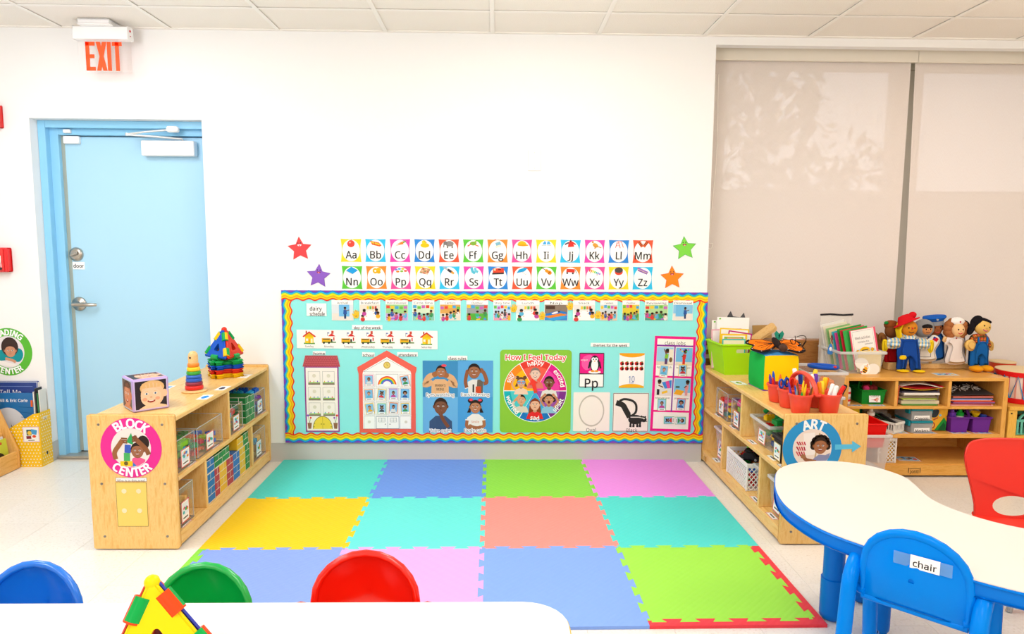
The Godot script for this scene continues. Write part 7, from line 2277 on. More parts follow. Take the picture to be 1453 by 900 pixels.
# ---------------------------------------------------------------- craft shelf facing the room, puppets on top
func build_craft_shelf() -> void:
	var x0 := 1.972
	var x1 := 2.925
	var W := x1 - x0
	var cx := (x0 + x1) / 2
	var D := 0.37
	var F := 0.297
	var o := thing("craft_shelf", "oak craft shelf unit with three cubbies, below the row of puppets", "shelf unit", v3(cx, 0, F - D / 2))
	var pm := oak_panel()
	var bm := oak_board()
	for s: int in [-1, 1]:
		part("side_panel", B(v3(0.028, 0.577, D), 0.003), pm, o, v3(s * (W / 2 - 0.014), 0.2985, 0))
	part("top", B(v3(W - 0.056, 0.02, D - 0.002), 0.003), bm, o, v3(0, 0.577, 0))
	part("back_panel", B(v3(W - 0.056, 0.55, 0.01)), bm, o, v3(0, 0.29, -D / 2 + 0.006))
	part("shelf", B(v3(W - 0.056, 0.016, D - 0.02), 0.002), bm, o, v3(0, 0.412, 0.008))
	part("shelf", B(v3(W - 0.056, 0.024, D - 0.02), 0.002), bm, o, v3(0, 0.246, 0.008))
	part("bottom_shelf", B(v3(W - 0.056, 0.02, D - 0.03), 0.002), bm, o, v3(0, 0.068, 0))
	part("toe_board", B(v3(W - 0.056, 0.06, 0.018), 0.002), bm, o, v3(0, 0.042, D / 2 - 0.011))
	for x: float in [2.278, 2.587]:
		part("divider", B(v3(0.018, 0.147, D - 0.02), 0.002), pm, o, v3(x - cx, 0.4935, 0.006))
	for s: int in [-1, 1]:
		part("foot", Geo.new().cyl(v3(s * 0.4, 0.005, 0), 0.02, 0.01, 14), plain_mat(hexc("2c2824"), 0.5), o)
	var k := Ink.new(self)
	k.text("jonti", 0, -0.006, 0.026, hexc("2a241e"), 0.0, 0.05, 0.0004).line([v2(-0.034, -0.014), v2(-0.034, 0.016)], 0.004, hexc("2a241e")).line([v2(0.034, -0.014), v2(0.034, 0.016)], 0.004, hexc("2a241e")).line([v2(-0.03, 0.01), v2(0.03, 0.012)], 0.003, hexc("2a241e"))
	print_on(k, "maker_mark", o, v3(2.412 - cx, 0.042, D / 2 - 0.0015))
	craft_upper(0.42)
	craft_lower(0.258)
	craft_top(0.5872)
	puppets(0.5872)
	right_edge()

func glue_bottle(label: String, at: Vector3, turn: float) -> void:
	var o := thing("glue_bottle", label, "bottle", at, turn, "white glue bottles")
	part("body", Geo.new().lathe([v2(0, 0), v2(0.021, 0), v2(0.0225, 0.003), v2(0.0225, 0.082), v2(0.019, 0.094), v2(0.011, 0.1), v2(0.011, 0.11), v2(0, 0.11)], 22), plastic("f6f3ec", 0.4), o)
	part("cap", Geo.new().lathe([v2(0, 0.108), v2(0.012, 0.108), v2(0.012, 0.12), v2(0.006, 0.124), v2(0.0045, 0.138), v2(0, 0.14)], 16), plastic("ee3a20", 0.4), o)
	for y: float in [0.066, 0.022]:
		part("band", Geo.new().lathe([v2(0.0226, y - 0.007), v2(0.0229, y - 0.006), v2(0.0229, y + 0.005), v2(0.0226, y + 0.006)], 22), plain_mat(hexc("d8202c"), 0.5), o)
	var k := Ink.new(self)
	k.text("GLUE", 0, -0.004, 0.014, hexc("3a3238"), 0.0, 0.026)
	print_on(k, "lettering", o, v3(0, 0.042, 0.0232))

func open_tray(o: Node3D, w: float, d: float, h: float, m: Material) -> void:
	var g := Geo.new()
	var k := 0.88
	for inner: float in [0.0, 0.004]:
		var sg := 1.0 if inner == 0.0 else -1.0
		for e: int in [-1, 1]:
			g.flat(v3(e * (w / 2 * k - inner), inner, -d / 2 * k), v3(e * (w / 2 * k - inner), inner, d / 2 * k), v3(e * (w / 2 - inner), h, d / 2), v3(e * (w / 2 - inner), h, -d / 2), v3(e * sg, -0.1 * sg, 0).normalized())
			g.flat(v3(-w / 2 * k, inner, e * (d / 2 * k - inner)), v3(w / 2 * k, inner, e * (d / 2 * k - inner)), v3(w / 2, h, e * (d / 2 - inner)), v3(-w / 2, h, e * (d / 2 - inner)), v3(0, -0.1 * sg, e * sg).normalized())
	g.box(v3(0, 0.003, 0), v3(w * k, 0.006, d * k))
	part("body", g, m, o)
	var r := Geo.new()
	for e: int in [-1, 1]:
		r.box(v3(e * w / 2, h, 0), v3(0.01, 0.008, d + 0.01), 0.003).box(v3(0, h - 0.0006, e * d / 2), v3(w + 0.01, 0.008, 0.01), 0.003)
	part("rim", r, m, o)

func craft_upper(y: float) -> void:
	glue_bottle("white glue bottle with red cap, nearest in the craft shelf's left cubby", v3(2.028, y + 0.0002, 0.22), 0.1)
	glue_bottle("white glue bottle with red cap, behind the nearest one", v3(2.02, y + 0.0002, 0.15), 0.3)
	var green := plastic("128a2c", 0.35)
	var o := thing("green_caddy", "green plastic caddy with a scissors label in the left cubby", "caddy", v3(2.172, y + 0.0002, 0.17), 0.0, "green caddies")
	open_tray(o, 0.14, 0.16, 0.082, green)
	var arch := []
	for i in 13:
		var a := PI * i / 12
		arch.append(v3(-cos(a) * 0.038 - 0.012, 0.08 + minf(sin(a) * 0.09, 0.055), 0.0))
	part("handle", Geo.new().tube(arch, 0.006, 8, false, 0.7), green, o)
	var lb := part("label_card", B(v3(0.066, 0.05, 0.0008)), plain_mat(hexc("fbfaf6"), 0.5), o, v3(0.008, 0.038, 0.0775), v3(-0.11, 0, 0))
	print_on(Ink.new(self, 0.0006).text("Scissors", 0, 0.01, 0.014, hexc("3c3638"), 0.0, 0.05).ring(0.014, -0.006, 0.004, 0.008, hexc("e2722c"), 14).ring(0.012, -0.016, 0.003, 0.006, hexc("e2722c"), 14).poly([v2(0.006, -0.004), v2(-0.006, -0.01), v2(-0.024, -0.009), v2(0.006, -0.016)], hexc("c83a2c")), "picture", lb)
	for e: Array in [["bright pink", "ee3a88", -0.03, 0.05, 0.018], ["dark red", "8a1c28", 0.0, 0.05, 0.016], ["dark red", "7a1822", 0.022, 0.048, 0.016], ["dark red", "9a2430", 0.0, 0.01, 0.018], ["dark red", "841a26", 0.032, 0.01, 0.016], ["dark red", "922030", -0.02, 0.01, 0.015]]:
		var nth: String = {-0.03: "at the left", 0.0: "in the middle", 0.022: "right of middle", 0.032: "at the right", -0.02: "behind the pink one"}[e[2]]
		solo("pom_pom", Geo.new().ball(Vector3.ZERO, Vector3.ONE * e[4], 10, 7), plain_mat(hexc(e[1]), 0.9), "%s pom-pom in the green caddy, %s%s" % [e[0], nth, " at the front" if e[3] > 0.03 else " at the back"], "pom-pom", o.position + v3(e[2], 0.088, e[3]), Vector3.ZERO, "pom-poms in the green caddy")
	o = thing("green_caddy", "darker green caddy behind the scissors caddy in the left cubby", "caddy", v3(2.115, y + 0.0002, 0.02), 0.0, "green caddies")
	open_tray(o, 0.16, 0.11, 0.09, plastic("0c6a28", 0.4))
	# paper tray with stacks
	o = thing("paper_tray", "grey wire paper tray packed with paper stacks, middle cubby", "paper tray", v3(2.43, y + 0.0002, 0.13))
	var wire := plain_mat(hexc("9a9ea0"), 0.35, 0.5, 0.8)
	var g := Geo.new()
	for s: int in [-1, 1]:
		for z: float in [0.12, 0.0, -0.12]:
			g.tube([v3(s * 0.118, 0.001, z), v3(s * 0.118, 0.1, z)], 0.0025, 6)
	g.tube([v3(-0.118, 0.1, 0.12), v3(0.118, 0.1, 0.12)], 0.0025, 6).tube([v3(-0.118, 0.1, -0.12), v3(-0.118, 0.1, 0.12)], 0.0025, 6).tube([v3(0.118, 0.1, -0.12), v3(0.118, 0.1, 0.12)], 0.0025, 6)
	part("wire_frame", g, wire, o)
	var stack := [["green", "5a9a3c", 0.005], ["cream", "ece2c4", 0.02], ["white", "f8f5ee", 0.01], ["lime", "b8d23c", 0.004], ["grey-brown", "8a7a68", 0.012], ["beige", "d8cdb8", 0.01], ["white", "f4f0e8", 0.012], ["dark blue", "3c3c58", 0.008]]
	var yy := y + 0.001
	var i := 0
	for e: Array in stack:
		solo("paper_stack", Geo.new().box(v3(0, e[2] / 2, 0), v3(0.205 + 0.02 * sin(i * 2.1), e[2] - 0.0006, 0.24), 0.001), plain_mat(hexc(e[1]), 0.7), "%s paper stack in the wire tray, %s from the bottom" % [e[0], ORD[i] if i < 7 else "topmost"], "paper", v3(2.432 + 0.008 * sin(i * 1.3), yy, 0.145 + 0.012 * cos(i * 2.0)), v3(0, 0.02 * sin(i * 3.0), 0), "paper stacks in the wire tray")
		yy += e[2]
		i += 1
	for e: Array in [["yellow", "f4c01c", 0.004, 0.02], ["red", "d41f24", 0.006, 0.0], ["white", "f6f4f0", 0.004, -0.02]]:
		var rows := []
		for a in 7:
			var row := []
			for b in 9:
				var u := b / 8.0 - 0.5
				row.append(v3(u * 0.26, 0.012 * cos(u * 5.0) * (1.0 if e[0] == "white" else -0.6) + 0.006, (a / 6.0 - 0.5) * 0.22))
			rows.append(row)
		solo("folder", Geo.new().skin(rows, 0.002), plain_mat(hexc(e[1]), 0.5), "%s folder lying loosely on top of the wire tray" % e[0], "folder", v3(2.43 + e[3] * 0.3, yy + 0.012, 0.17), v3(0, e[3] * 4.0, 0.0), "folders on the wire tray")
		yy += 0.009
	for e: Array in [["white", "f2f0f4", 2.302], ["orange-backed", "e8642c", 2.309]]:
		solo("thin_book", B(v3(0.005, 0.105, 0.23), 0.001), plain_mat(hexc(e[1]), 0.5), "%s thin book standing upright left of the wire tray" % e[0], "book", v3(e[2] - 0.003, y + 0.054, 0.15), v3(0, 0, -0.06), "thin books by the wire tray")
	# folders with the doodled black one
	yy = y + 0.001
	i = 0
	for e: Array in [["pink", "eeb0b0", 0.006, 0.0], ["maroon", "a8242c", 0.008, -0.01], ["purple", "8a6ab0", 0.006, 0.01], ["red", "d4302c", 0.007, 0.012], ["salmon", "e88a6a", 0.006, -0.008], ["periwinkle", "8494e0", 0.008, 0.0], ["dark", "3c3a44", 0.006, -0.01], ["coral", "ee7a6c", 0.007, 0.004]]:
		solo("paper_folder", Geo.new().box(v3(0, e[2] / 2, 0), v3(0.25 - 0.002 * i, e[2] - 0.0006, 0.26), 0.0012), plain_mat(hexc(e[1]), 0.55), "%s folder in the right cubby's pile, %s from the bottom" % [e[0], ORD[i] if i < 7 else "topmost"], "folder", v3(2.73 + e[3], yy, 0.15), v3(0, e[3] * 2.0, 0.0), "folders in the right cubby")
		yy += e[2]
		i += 1
	var blk := thing("black_folder", "black folder doodled with white stars and squiggles, on the folder pile", "folder", v3(2.73, yy + 0.0005, 0.15))
	var rows := []
	for a in 9:
		var row := []
		for b in 11:
			var u := b / 10.0
			var v := a / 8.0
			row.append(v3((u - 0.5) * 0.25, 0.006 + 0.05 * sin(minf(u, 1.0) * PI * 0.62) * (1.0 - v * 0.85), (v - 0.5) * 0.26))
		rows.append(row)
	part("cover", Geo.new().skin(rows, 0.003), plain_mat(hexc("2e2d30"), 0.5), blk)
	var white := plain_mat(hexc("f4f2f0"), 0.6)
	for s in 3:
		var c := v3(-0.085 + s * 0.075, 0, 0.02)
		for j in 9:
			var a := TAU * j / 9.0
			var pts := []
			for t in 3:
				var rr := 0.01 + 0.012 * t
				var px := c.x + cos(a) * rr * 1.2
				var pz := c.z + sin(a) * rr * 1.6
				var u := px / 0.25 + 0.5
				var v := pz / 0.26 + 0.5
				pts.append(v3(px, 0.0075 + 0.05 * sin(minf(u, 1.0) * PI * 0.62) * (1.0 - v * 0.85), pz))
			part("doodle", Geo.new().tube(pts, 0.0022, 5), white, blk)
	for e: Array in [["white card with red picture before the glue bottles", 2.05, 5], ["light blue card before the scissors caddy", 2.18, 6]]:
		top_card(e[0], v3(e[1], y + 0.0003, 0.272), 0.0, 0.09, 0.03, e[2], "e8a08a" if e[2] == 5 else "9ad0ee")

func storage_box(label: String, at: Vector3, words: String) -> void:
	var o := thing("storage_box", label, "box", at, 0.04, "clear latch boxes")
	part("body", B(v3(0.125, 0.058, 0.16), 0.003), clear_mat("d4d8d8", 0.45), o, v3(0, 0.03, 0))
	part("lid", B(v3(0.13, 0.012, 0.166), 0.003), plastic("1c8c9c", 0.35), o, v3(0, 0.0655, 0))
	for s: int in [-1, 1]:
		part("latch", B(v3(0.012, 0.03, 0.04), 0.003), plastic("1c8c9c", 0.35), o, v3(s * 0.067, 0.055, 0.05))
	var lb := part("label_card", B(v3(0.096, 0.024, 0.001)), plain_mat(hexc("fbfaf6"), 0.5), o, v3(0, 0.022, 0.0808))
	print_on(Ink.new(self, 0.0007).frame(0, 0, 0.096, 0.024, 0.0014, hexc("4a4648")).text(words, 0, -0.006, 0.02, hexc("2a2628"), 0.0, 0.078, 0.0004), "lettering", lb)

func squeeze_bottle(label: String, at: Vector3, body: String, cap: String, words: String, cat := "bottle", sc := 1.0) -> void:
	var o := thing("paint_bottle", label, cat, at, 0.0, "small paint bottles")
	o.scale = Vector3.ONE * sc
	part("body", Geo.new().lathe([v2(0, 0), v2(0.02, 0), v2(0.022, 0.003), v2(0.022, 0.06), v2(0.017, 0.07), v2(0.017, 0.074), v2(0, 0.074)], 20), plastic(body, 0.35), o)
	part("cap", Geo.new().lathe([v2(0, 0.073), v2(0.018, 0.073), v2(0.018, 0.088), v2(0.01, 0.092), v2(0.008, 0.104), v2(0, 0.105)], 18), plastic(cap, 0.3), o)
	part("paper_band", Geo.new().lathe([v2(0.0221, 0.028), v2(0.0224, 0.03), v2(0.0224, 0.058), v2(0.0221, 0.06)], 20), plastic("f4f2ec", 0.5), o)
	if words:
		print_on(Ink.new(self).text(words, 0, -0.005, 0.016, hexc("2c8a44"), 0.0, 0.026), "lettering", o, v3(0, 0.044, 0.0229))

func craft_lower(y: float) -> void:
	solo("yellow_box", Geo.new().box(v3(0, 0.07, 0), v3(0.11, 0.138, 0.08), 0.002), plastic("f4dc1e", 0.5), "yellow cardboard box with green top band at the shelf's far left", "box", v3(2.062, y + 0.0002, 0.17), v3(0, 0.05, 0))
	squeeze_bottle("dark green paint bottle between the yellow box and the brown bottle", v3(2.158, y + 0.0002, 0.12), "1c6a44", "1f7a4c", "", "bottle", 1.25)
	squeeze_bottle("brown paint bottle with white cap behind the red tub", v3(2.19, y + 0.0002, 0.2), "7a4426", "f4f2ee", "", "bottle", 1.2)
	# white slotted basket
	var o := thing("slotted_basket", "white slotted basket of black pens on the middle board", "basket", v3(2.27, y + 0.0002, 0.19), 0.5)
	var m := plastic("eeece4", 0.4)
	var g := Geo.new().box(v3(0, 0.003, 0), v3(0.09, 0.006, 0.2))
	for s: int in [-1, 1]:
		g.box(v3(0, 0.058, s * 0.1), v3(0.1, 0.014, 0.006), 0.002).box(v3(s * 0.047, 0.058, 0), v3(0.006, 0.014, 0.206), 0.002).box(v3(0, 0.009, s * 0.098), v3(0.09, 0.018, 0.004)).box(v3(s * 0.045, 0.009, 0), v3(0.004, 0.018, 0.2))
		for i in 7:
			g.box(v3(-0.042 + i * 0.014, 0.034, s * 0.099), v3(0.006, 0.04, 0.004))
		for i in 14:
			g.box(v3(s * 0.046, 0.034, -0.094 + i * 0.0145), v3(0.004, 0.04, 0.006))
	part("body", g, m, o)
	for i in 5:
		pen("black_pen", "%s pen lying in the white slotted basket, %s from the left" % [["black", "dark green", "black", "black", "dark grey"][i], ORD[i]], "pen", o.transform * v3(-0.028 + i * 0.014, 0.045, 0.075), v3(-1.25, 0.5, 0.0), 0.15, 0.0055, ["242428", "1f4a30", "1e1e22", "2a2a2c", "4a4a50"][i], ["1a1a1e", "2a8a4c", "121216", "1e1e20", "3a3a40"][i], "pens in the slotted basket")
	# clear tumbler on its side, then the latch boxes
	var cup := [v2(0.0, 0.0), v2(0.03, 0.0), v2(0.036, 0.11), v2(0.038, 0.114), v2(0.034, 0.114)]
	for i in 2:
		solo("clear_jar", Geo.new().lathe(cup, 22), clear_mat("e8e4dc", 0.3), ["clear plastic jar lying above the slotted basket", "clear plastic jar lying behind the other one"][i], "jar", v3(2.32 + i * 0.04, y + 0.084 - i * 0.044, 0.1 - i * 0.02), v3(0.2, 0.3, 1.45), "clear jars")
	storage_box("clear latch box labelled Markers, below the Crayons box", v3(2.445, y + 0.0002, 0.2), "Markers")
	storage_box("clear latch box labelled Crayons, on top of the Markers box", v3(2.442, y + 0.0724, 0.198), "Crayons")
	# yellow crayon box with green chevrons
	o = thing("crayon_box", "yellow crayon box with green chevron corner beside the purple caddy", "box", v3(2.566, y + 0.0042, 0.2), 0.0)
	part("body", B(v3(0.11, 0.13, 0.07), 0.001), plain_mat(hexc("f6b617"), 0.5), o, v3(0.0, 0.066, 0), v3(0, 0, -0.06))
	var k := Ink.new(self)
	k.poly([v2(-0.012, -0.064), v2(0.036, 0.016), v2(0.054, -0.01), v2(0.054, -0.064)], hexc("1f9a3c")).poly([v2(0.006, -0.064), v2(0.038, -0.012), v2(0.05, -0.03), v2(0.05, -0.064)], hexc("155f30"))
	k.poly(spline([v2(-0.05, 0.05), v2(0.0, 0.058), v2(-0.004, 0.02), v2(-0.03, 0.01), v2(-0.05, 0.026)], 4), hexc("2c3a44")).ell(-0.028, -0.036, 0.017, 0.019, hexc("a8243c"), 16).ell(-0.028, -0.036, 0.011, 0.013, hexc("f0c46a"), 14).rect(-0.012, 0.004, 0.03, 0.008, hexc("c85a3c"), 0.5).ell(0.012, 0.026, 0.008, 0.007, hexc("8cc8e8"), 10)
	print_on(k, "box_print", o, v3(0, 0.066, 0.0353), v3(0, 0, -0.06))
	# purple caddy
	o = thing("purple_caddy", "purple two-part plastic caddy holding paint bottles", "caddy", v3(2.742, y + 0.0002, 0.19))
	var pur := plastic("6a2a92", 0.4)
	for s: int in [-1, 1]:
		var c := Geo.new()
		for inner: float in [0.0, 0.004]:
			var sg := 1.0 if inner == 0.0 else -1.0
			for e: int in [-1, 1]:
				c.flat(v3(e * (0.046 - inner), inner, -0.07), v3(e * (0.046 - inner), inner, 0.07), v3(e * (0.054 - inner), 0.088, 0.078), v3(e * (0.054 - inner), 0.088, -0.078), v3(e * sg, 0, 0))
				c.flat(v3(-0.046, inner, e * (0.07 - inner)), v3(0.046, inner, e * (0.07 - inner)), v3(0.054, 0.088, e * (0.078 - inner)), v3(-0.054, 0.088, e * (0.078 - inner)), v3(0, 0, e * sg))
		c.box(v3(0, 0.003, 0), v3(0.09, 0.006, 0.138))
		part("cup", c, pur, o, v3(s * 0.064, 0, 0))
	var rim := Geo.new()
	for s: int in [-1, 1]:
		rim.box(v3(0, 0.088, s * 0.079), v3(0.25, 0.009, 0.01), 0.003)
		rim.box(v3(s * 0.121, 0.088, 0), v3(0.01, 0.009, 0.16), 0.003)
	rim.box(v3(0, 0.088, 0), v3(0.024, 0.009, 0.16), 0.003)
	part("rim", rim, pur, o)
	part("handle", Geo.new().extr([v2(-0.07, 0.088), v2(-0.055, 0.088), v2(-0.02, 0.125), v2(0.03, 0.125), v2(0.055, 0.088), v2(0.07, 0.088), v2(0.04, 0.14), v2(-0.03, 0.14)], 0.014, 0.003, Transform3D(Basis(Vector3.UP, PI / 2), v3(-0.007, 0, 0))), pur, o)
	squeeze_bottle("purple paint bottle in the purple caddy's left cup", o.position + v3(-0.083, 0.008, 0.03), "6a3ab8", "7a44c8", "", "bottle", 1.15)
	squeeze_bottle("green paint bottle in the purple caddy's left cup", o.position + v3(-0.038, 0.008, 0.032), "f2f0ea", "1fae3c", "Green", "bottle", 1.15)
	squeeze_bottle("black paint bottle in the purple caddy's right cup, at the back", o.position + v3(0.055, 0.008, -0.03), "2a2a2e", "e8e6e0", "", "bottle", 1.2)
	squeeze_bottle("black paint bottle in the right cup's far right corner", o.position + v3(0.09, 0.008, -0.012), "2c2c34", "b8b6c0", "", "bottle", 1.15)
	var fun := solo("yellow_funnel", Geo.new().lathe([v2(0.0, 0.0), v2(0.007, 0.0), v2(0.009, 0.03), v2(0.026, 0.062), v2(0.023, 0.062), v2(0.006, 0.032)], 18), plastic("f8cc1c", 0.4), "small yellow plastic funnel in the purple caddy's right cup", "funnel", o.position + v3(0.05, 0.055, 0.04), v3(0.1, 0, 0.1))
	solo("blue_sponge", Geo.new().box(Vector3.ZERO, v3(0.036, 0.09, 0.02), 0.005), plain_mat(hexc("2a4ab8"), 0.9), "blue sponge piece at the purple caddy's right end", "sponge", o.position + v3(0.09, 0.056, 0.045), v3(0, 0, -0.05))
	for e: Array in [["light blue picture card under the slotted basket", 2.2, 6], ["picture card before the jars on the middle board", 2.32, 7], ["wide picture card before the latch boxes", 2.47, 8], ["picture card before the purple caddy's left cup", 2.68, 9], ["picture card before the purple caddy's right cup", 2.81, 10]]:
		top_card(e[0], v3(e[1], y + 0.0004, 0.264), 0.0, 0.11 if e[2] != 8 else 0.14, 0.046, e[2], "e88a7a")
	# bottom board: dotted basket and a card; red tub and papers stand in front
	var by := 0.078
	lattice_basket("white lattice basket with red and yellow lining on the bottom board", v3(2.262, by + 0.0004, 0.17), 0.0, 0.1, 0.19, 0.155, 5, "f6f2ec", "e9b02c")
	for i in 3:
		solo("maroon_cloth", Geo.new().box(Vector3.ZERO, v3(0.012, 0.12, 0.06), 0.002), plain_mat(hexc("8f2430"), 0.8), "maroon cloth strip folded behind the lattice basket, %s" % ORD[i], "cloth", v3(2.185, by + 0.061, 0.08 + i * 0.065), Vector3.ZERO, "maroon cloth strips")
	top_card("picture card with red edge lying alone on the bottom board", v3(2.43, by + 0.0004, 0.19), -0.12, 0.13, 0.09, 11, "d8604a")
	var tub := frosted_bin("clear tub holding a red tub, in front of the craft shelf's left end", v3(1.985, 0.105, 0.47), 0.0, 0.2, 0.24, 0.225, 0.34, "eceaea")
	var red := thing("red_tub", "bright red plastic tub sitting inside the clear tub", "tub", tub.position + v3(-0.004, 0.155, 0), 0.0)
	open_tray(red, 0.182, 0.215, 0.13, plastic("e60f0c", 0.35))
	var pb := thing("paper_box", "stack of white paper with a teal edge on the floor under the clear tub", "paper", v3(2.01, 0.0002, 0.47), 0.12)
	part("paper", B(v3(0.28, 0.094, 0.3), 0.002), plain_mat(hexc("f4f1ec"), 0.6), pb, v3(0, 0.047, 0))
	part("cover", B(v3(0.284, 0.006, 0.304), 0.001), plain_mat(hexc("17a79c"), 0.5), pb, v3(0, 0.097, 0))
	part("top_sheet", B(v3(0.27, 0.003, 0.29)), plain_mat(hexc("faf7f2"), 0.6), pb, v3(-0.004, 0.1016, 0))

func craft_top(y: float) -> void:
	# clear bin of books
	var o := frosted_bin("clear tub of books and folders with a bee sticker, on the craft shelf", v3(2.125, y + 0.0002, 0.062), 0.0, 0.262, 0.262, 0.125, 0.2, "eef0f0")
	var bee := part("bee_sticker", Geo.new().extr(disc(0.03, 0.034, 14, 0.0, 0.0), 0.001), plain_mat(hexc("fdfcf8"), 0.5), o, v3(0.02, 0.028, 0.1265), v3(-0.12, 0, -0.5))
	var k := Ink.new(self, 0.0012)
	k.ell(0.002, -0.006, 0.014, 0.018, hexc("f2a81c"), 14).rect(0.002, -0.004, 0.026, 0.006, hexc("2a2420")).rect(0.002, -0.016, 0.022, 0.006, hexc("2a2420")).ell(0.0, 0.016, 0.013, 0.012, hexc("f4b424"), 14).ell(-0.005, 0.02, 0.005, 0.006, Color.WHITE, 10).ell(0.006, 0.02, 0.005, 0.006, Color.WHITE, 10).ell(-0.004, 0.02, 0.002, 0.003, hexc("1c1a18"), 8).ell(0.006, 0.02, 0.002, 0.003, hexc("1c1a18"), 8).ell(-0.012, -0.024, 0.006, 0.004, hexc("c8322c"), 8).ell(0.0, 0.03, 0.003, 0.003, hexc("d84a2c"), 8)
	print_on(k, "bee", bee)
	for s: int in [-1, 1]:
		part("wing_print", Geo.new().extr(disc(0.042, 0.034, 18), 0.0008), plain_mat(hexc("f3efe6"), 0.5), bee, v3(s * 0.036 + 0.004, 0.02, -0.0009), v3(0, 0, s * 0.3 + 0.5))
	var books := [["white", "f2efe8", -0.105, 0.26], ["cream", "efe6cc", -0.09, 0.25], ["green-edged", "8ac07a", -0.075, 0.24], ["yellow-cream", "f6e2a8", -0.06, 0.235], ["turquoise", "35b4c8", -0.046, 0.225], ["pink dotted", "e8489a", -0.036, 0.22], ["green", "1fa03c", -0.024, 0.245], ["red", "d8243a", -0.012, 0.24], ["bright green", "2fb04a", 0.0, 0.24]]
	for i in books.size():
		var e: Array = books[i]
		solo("slim_book", B(v3(0.155, e[3], 0.005), 0.001), plain_mat(hexc(e[1]), 0.5), "%s slim book leaning in the clear tub, %s from the back" % [e[0], ["first", "second", "third", "fourth", "fifth", "sixth", "seventh", "eighth", "ninth"][i]], "book", o.position + v3(-0.035 + i * 0.0085 - 0.022, 0.022 + e[3] / 2, -0.085 + i * 0.017), v3(-0.06, 0.1, 0.2), "books in the clear tub")
	var act := thing("activity_book", "pink-edged booklet titled Week activities with a bee picture", "book", o.position + v3(0.062, 0.028, 0.078), 0.06)
	act.rotation.x = -0.08
	act.rotation.z = 0.17
	part("cover", B(v3(0.16, 0.235, 0.005), 0.001), plain_mat(hexc("ee5474"), 0.5), act, v3(0, 0.1175, 0))
	part("page", B(v3(0.14, 0.23, 0.001)), plain_mat(hexc("fbf8f2"), 0.5), act, v3(-0.003, 0.117, 0.0032))
	k = Ink.new(self, 0.0005)
	k.frame(0, 0.0, 0.128, 0.216, 0.0012, hexc("8a8488")).text("Week activities", -0.004, 0.066, 0.022, hexc("5a5458"), -0.02, 0.094).text("Actividades de la", -0.002, 0.042, 0.015, hexc("5a5458"), -0.02, 0.07).text("semana", 0.028, 0.026, 0.014, hexc("5a5458"), -0.02)
	k.ell(0.0, -0.016, 0.064, 0.022, hexc("cde4f2"), 18).ell(0.0, -0.012, 0.032, 0.022, hexc("f6c21c"), 16, 0.0, 0.0, PI).rect(0, -0.02, 0.062, 0.012, hexc("f2b818")).rect(0, -0.008, 0.04, 0.005, hexc("3a3028")).ell(-0.044, -0.012, 0.011, 0.011, hexc("eab02c"), 10).ell(0.046, -0.012, 0.011, 0.011, hexc("eab02c"), 10)
	print_on(k, "cover_print", act, v3(-0.003, 0.117, 0.0034))
	var cr := thing("cream_envelope", "cream envelopes standing in front of the activity booklet", "envelope", o.position + v3(0.055, 0.008, 0.104), 0.03)
	part("paper", B(v3(0.14, 0.125, 0.003), 0.001), plain_mat(hexc("f8e6b0"), 0.6), cr, v3(0, 0.0625, 0))
	var pouch := thing("clear_pouch", "clear zip pouch with a black zip standing behind the books", "pouch", o.position + v3(-0.055, 0.006, -0.1), 0.05)
	part("sleeve", B(v3(0.2, 0.315, 0.004)), clear_mat("f6f2ea", 0.35), pouch, v3(0, 0.1575, 0))
	part("paper", B(v3(0.17, 0.26, 0.001)), plain_mat(hexc("fbf8f2"), 0.6), pouch, v3(0, 0.135, 0))
	part("zip", Geo.new().tube([v3(-0.1, 0.318, 0), v3(-0.04, 0.322, 0.002), v3(0.04, 0.316, 0), v3(0.104, 0.32, 0.003)], 0.006, 8), plastic("2c2c30", 0.5), pouch)
	var kr := thing("key_charm", "small blue and white charm hanging at the clear tub's left corner", "charm", o.position + v3(-0.145, 0.165, 0.03))
	part("cord", Geo.new().tube([v3(0.012, 0.0, 0), v3(0.0, 0.03, 0.002), v3(0.006, 0.05, 0), v3(0.016, 0.02, -0.004)], 0.003, 6), plastic("7a2a4a", 0.5), kr)
	part("charm", Geo.new().extr(spline([v2(-0.016, -0.06), v2(0.014, -0.062), v2(0.012, -0.02), v2(0.0, 0.0), v2(-0.012, -0.02)], 4), 0.006, 0.002), plastic("3f86d8", 0.4), kr)
	part("face", Geo.new().ball(v3(0, -0.032, 0.006), v3(0.009, 0.012, 0.003), 10, 6), plastic("f4f4f2", 0.4), kr)
	top_card("picture card lying on the craft shelf between the two farmer puppets", v3(2.62, y + 0.0003, 0.19), 0.0, 0.13, 0.07, 12, "e6ded2")
	# puppet rail
	var rail := thing("puppet_rail", "wooden rail with short pegs that the puppets stand on", "rack", v3(2.665, y + 0.0002, -0.01))
	var wd := wood("toy_wood", "efc98c", "e2b26c", v3(9, 9, 2))
	part("rail", B(v3(0.56, 0.03, 0.05), 0.003), wd, rail, v3(0, 0.015, 0))
	for i in 5:
		part("peg", Geo.new().cyl(v3(-0.22 + i * 0.105, 0.09, 0), 0.009, 0.12, 12), wd, rail)
	var sl := [v2(0, 0), v2(0.11, 0), v2(0.11, 0.1), v2(0.0, 0.18)]
	solo("slanted_board", Geo.new().extr(sl, 0.012, 0.002), wood("brown_wood2", "b0894c", "93702f", v3(8, 2, 8)), "brown slanted wooden board between the book tub and the first puppet", "board", v3(2.312, y + 0.055, -0.09))
	part("stand", B(v3(0.11, 0.055, 0.03)), wood("brown_wood2", "b0894c", "93702f", v3(8, 2, 8)), get_node("slanted_board"), v3(0.055, -0.0275, 0.006))

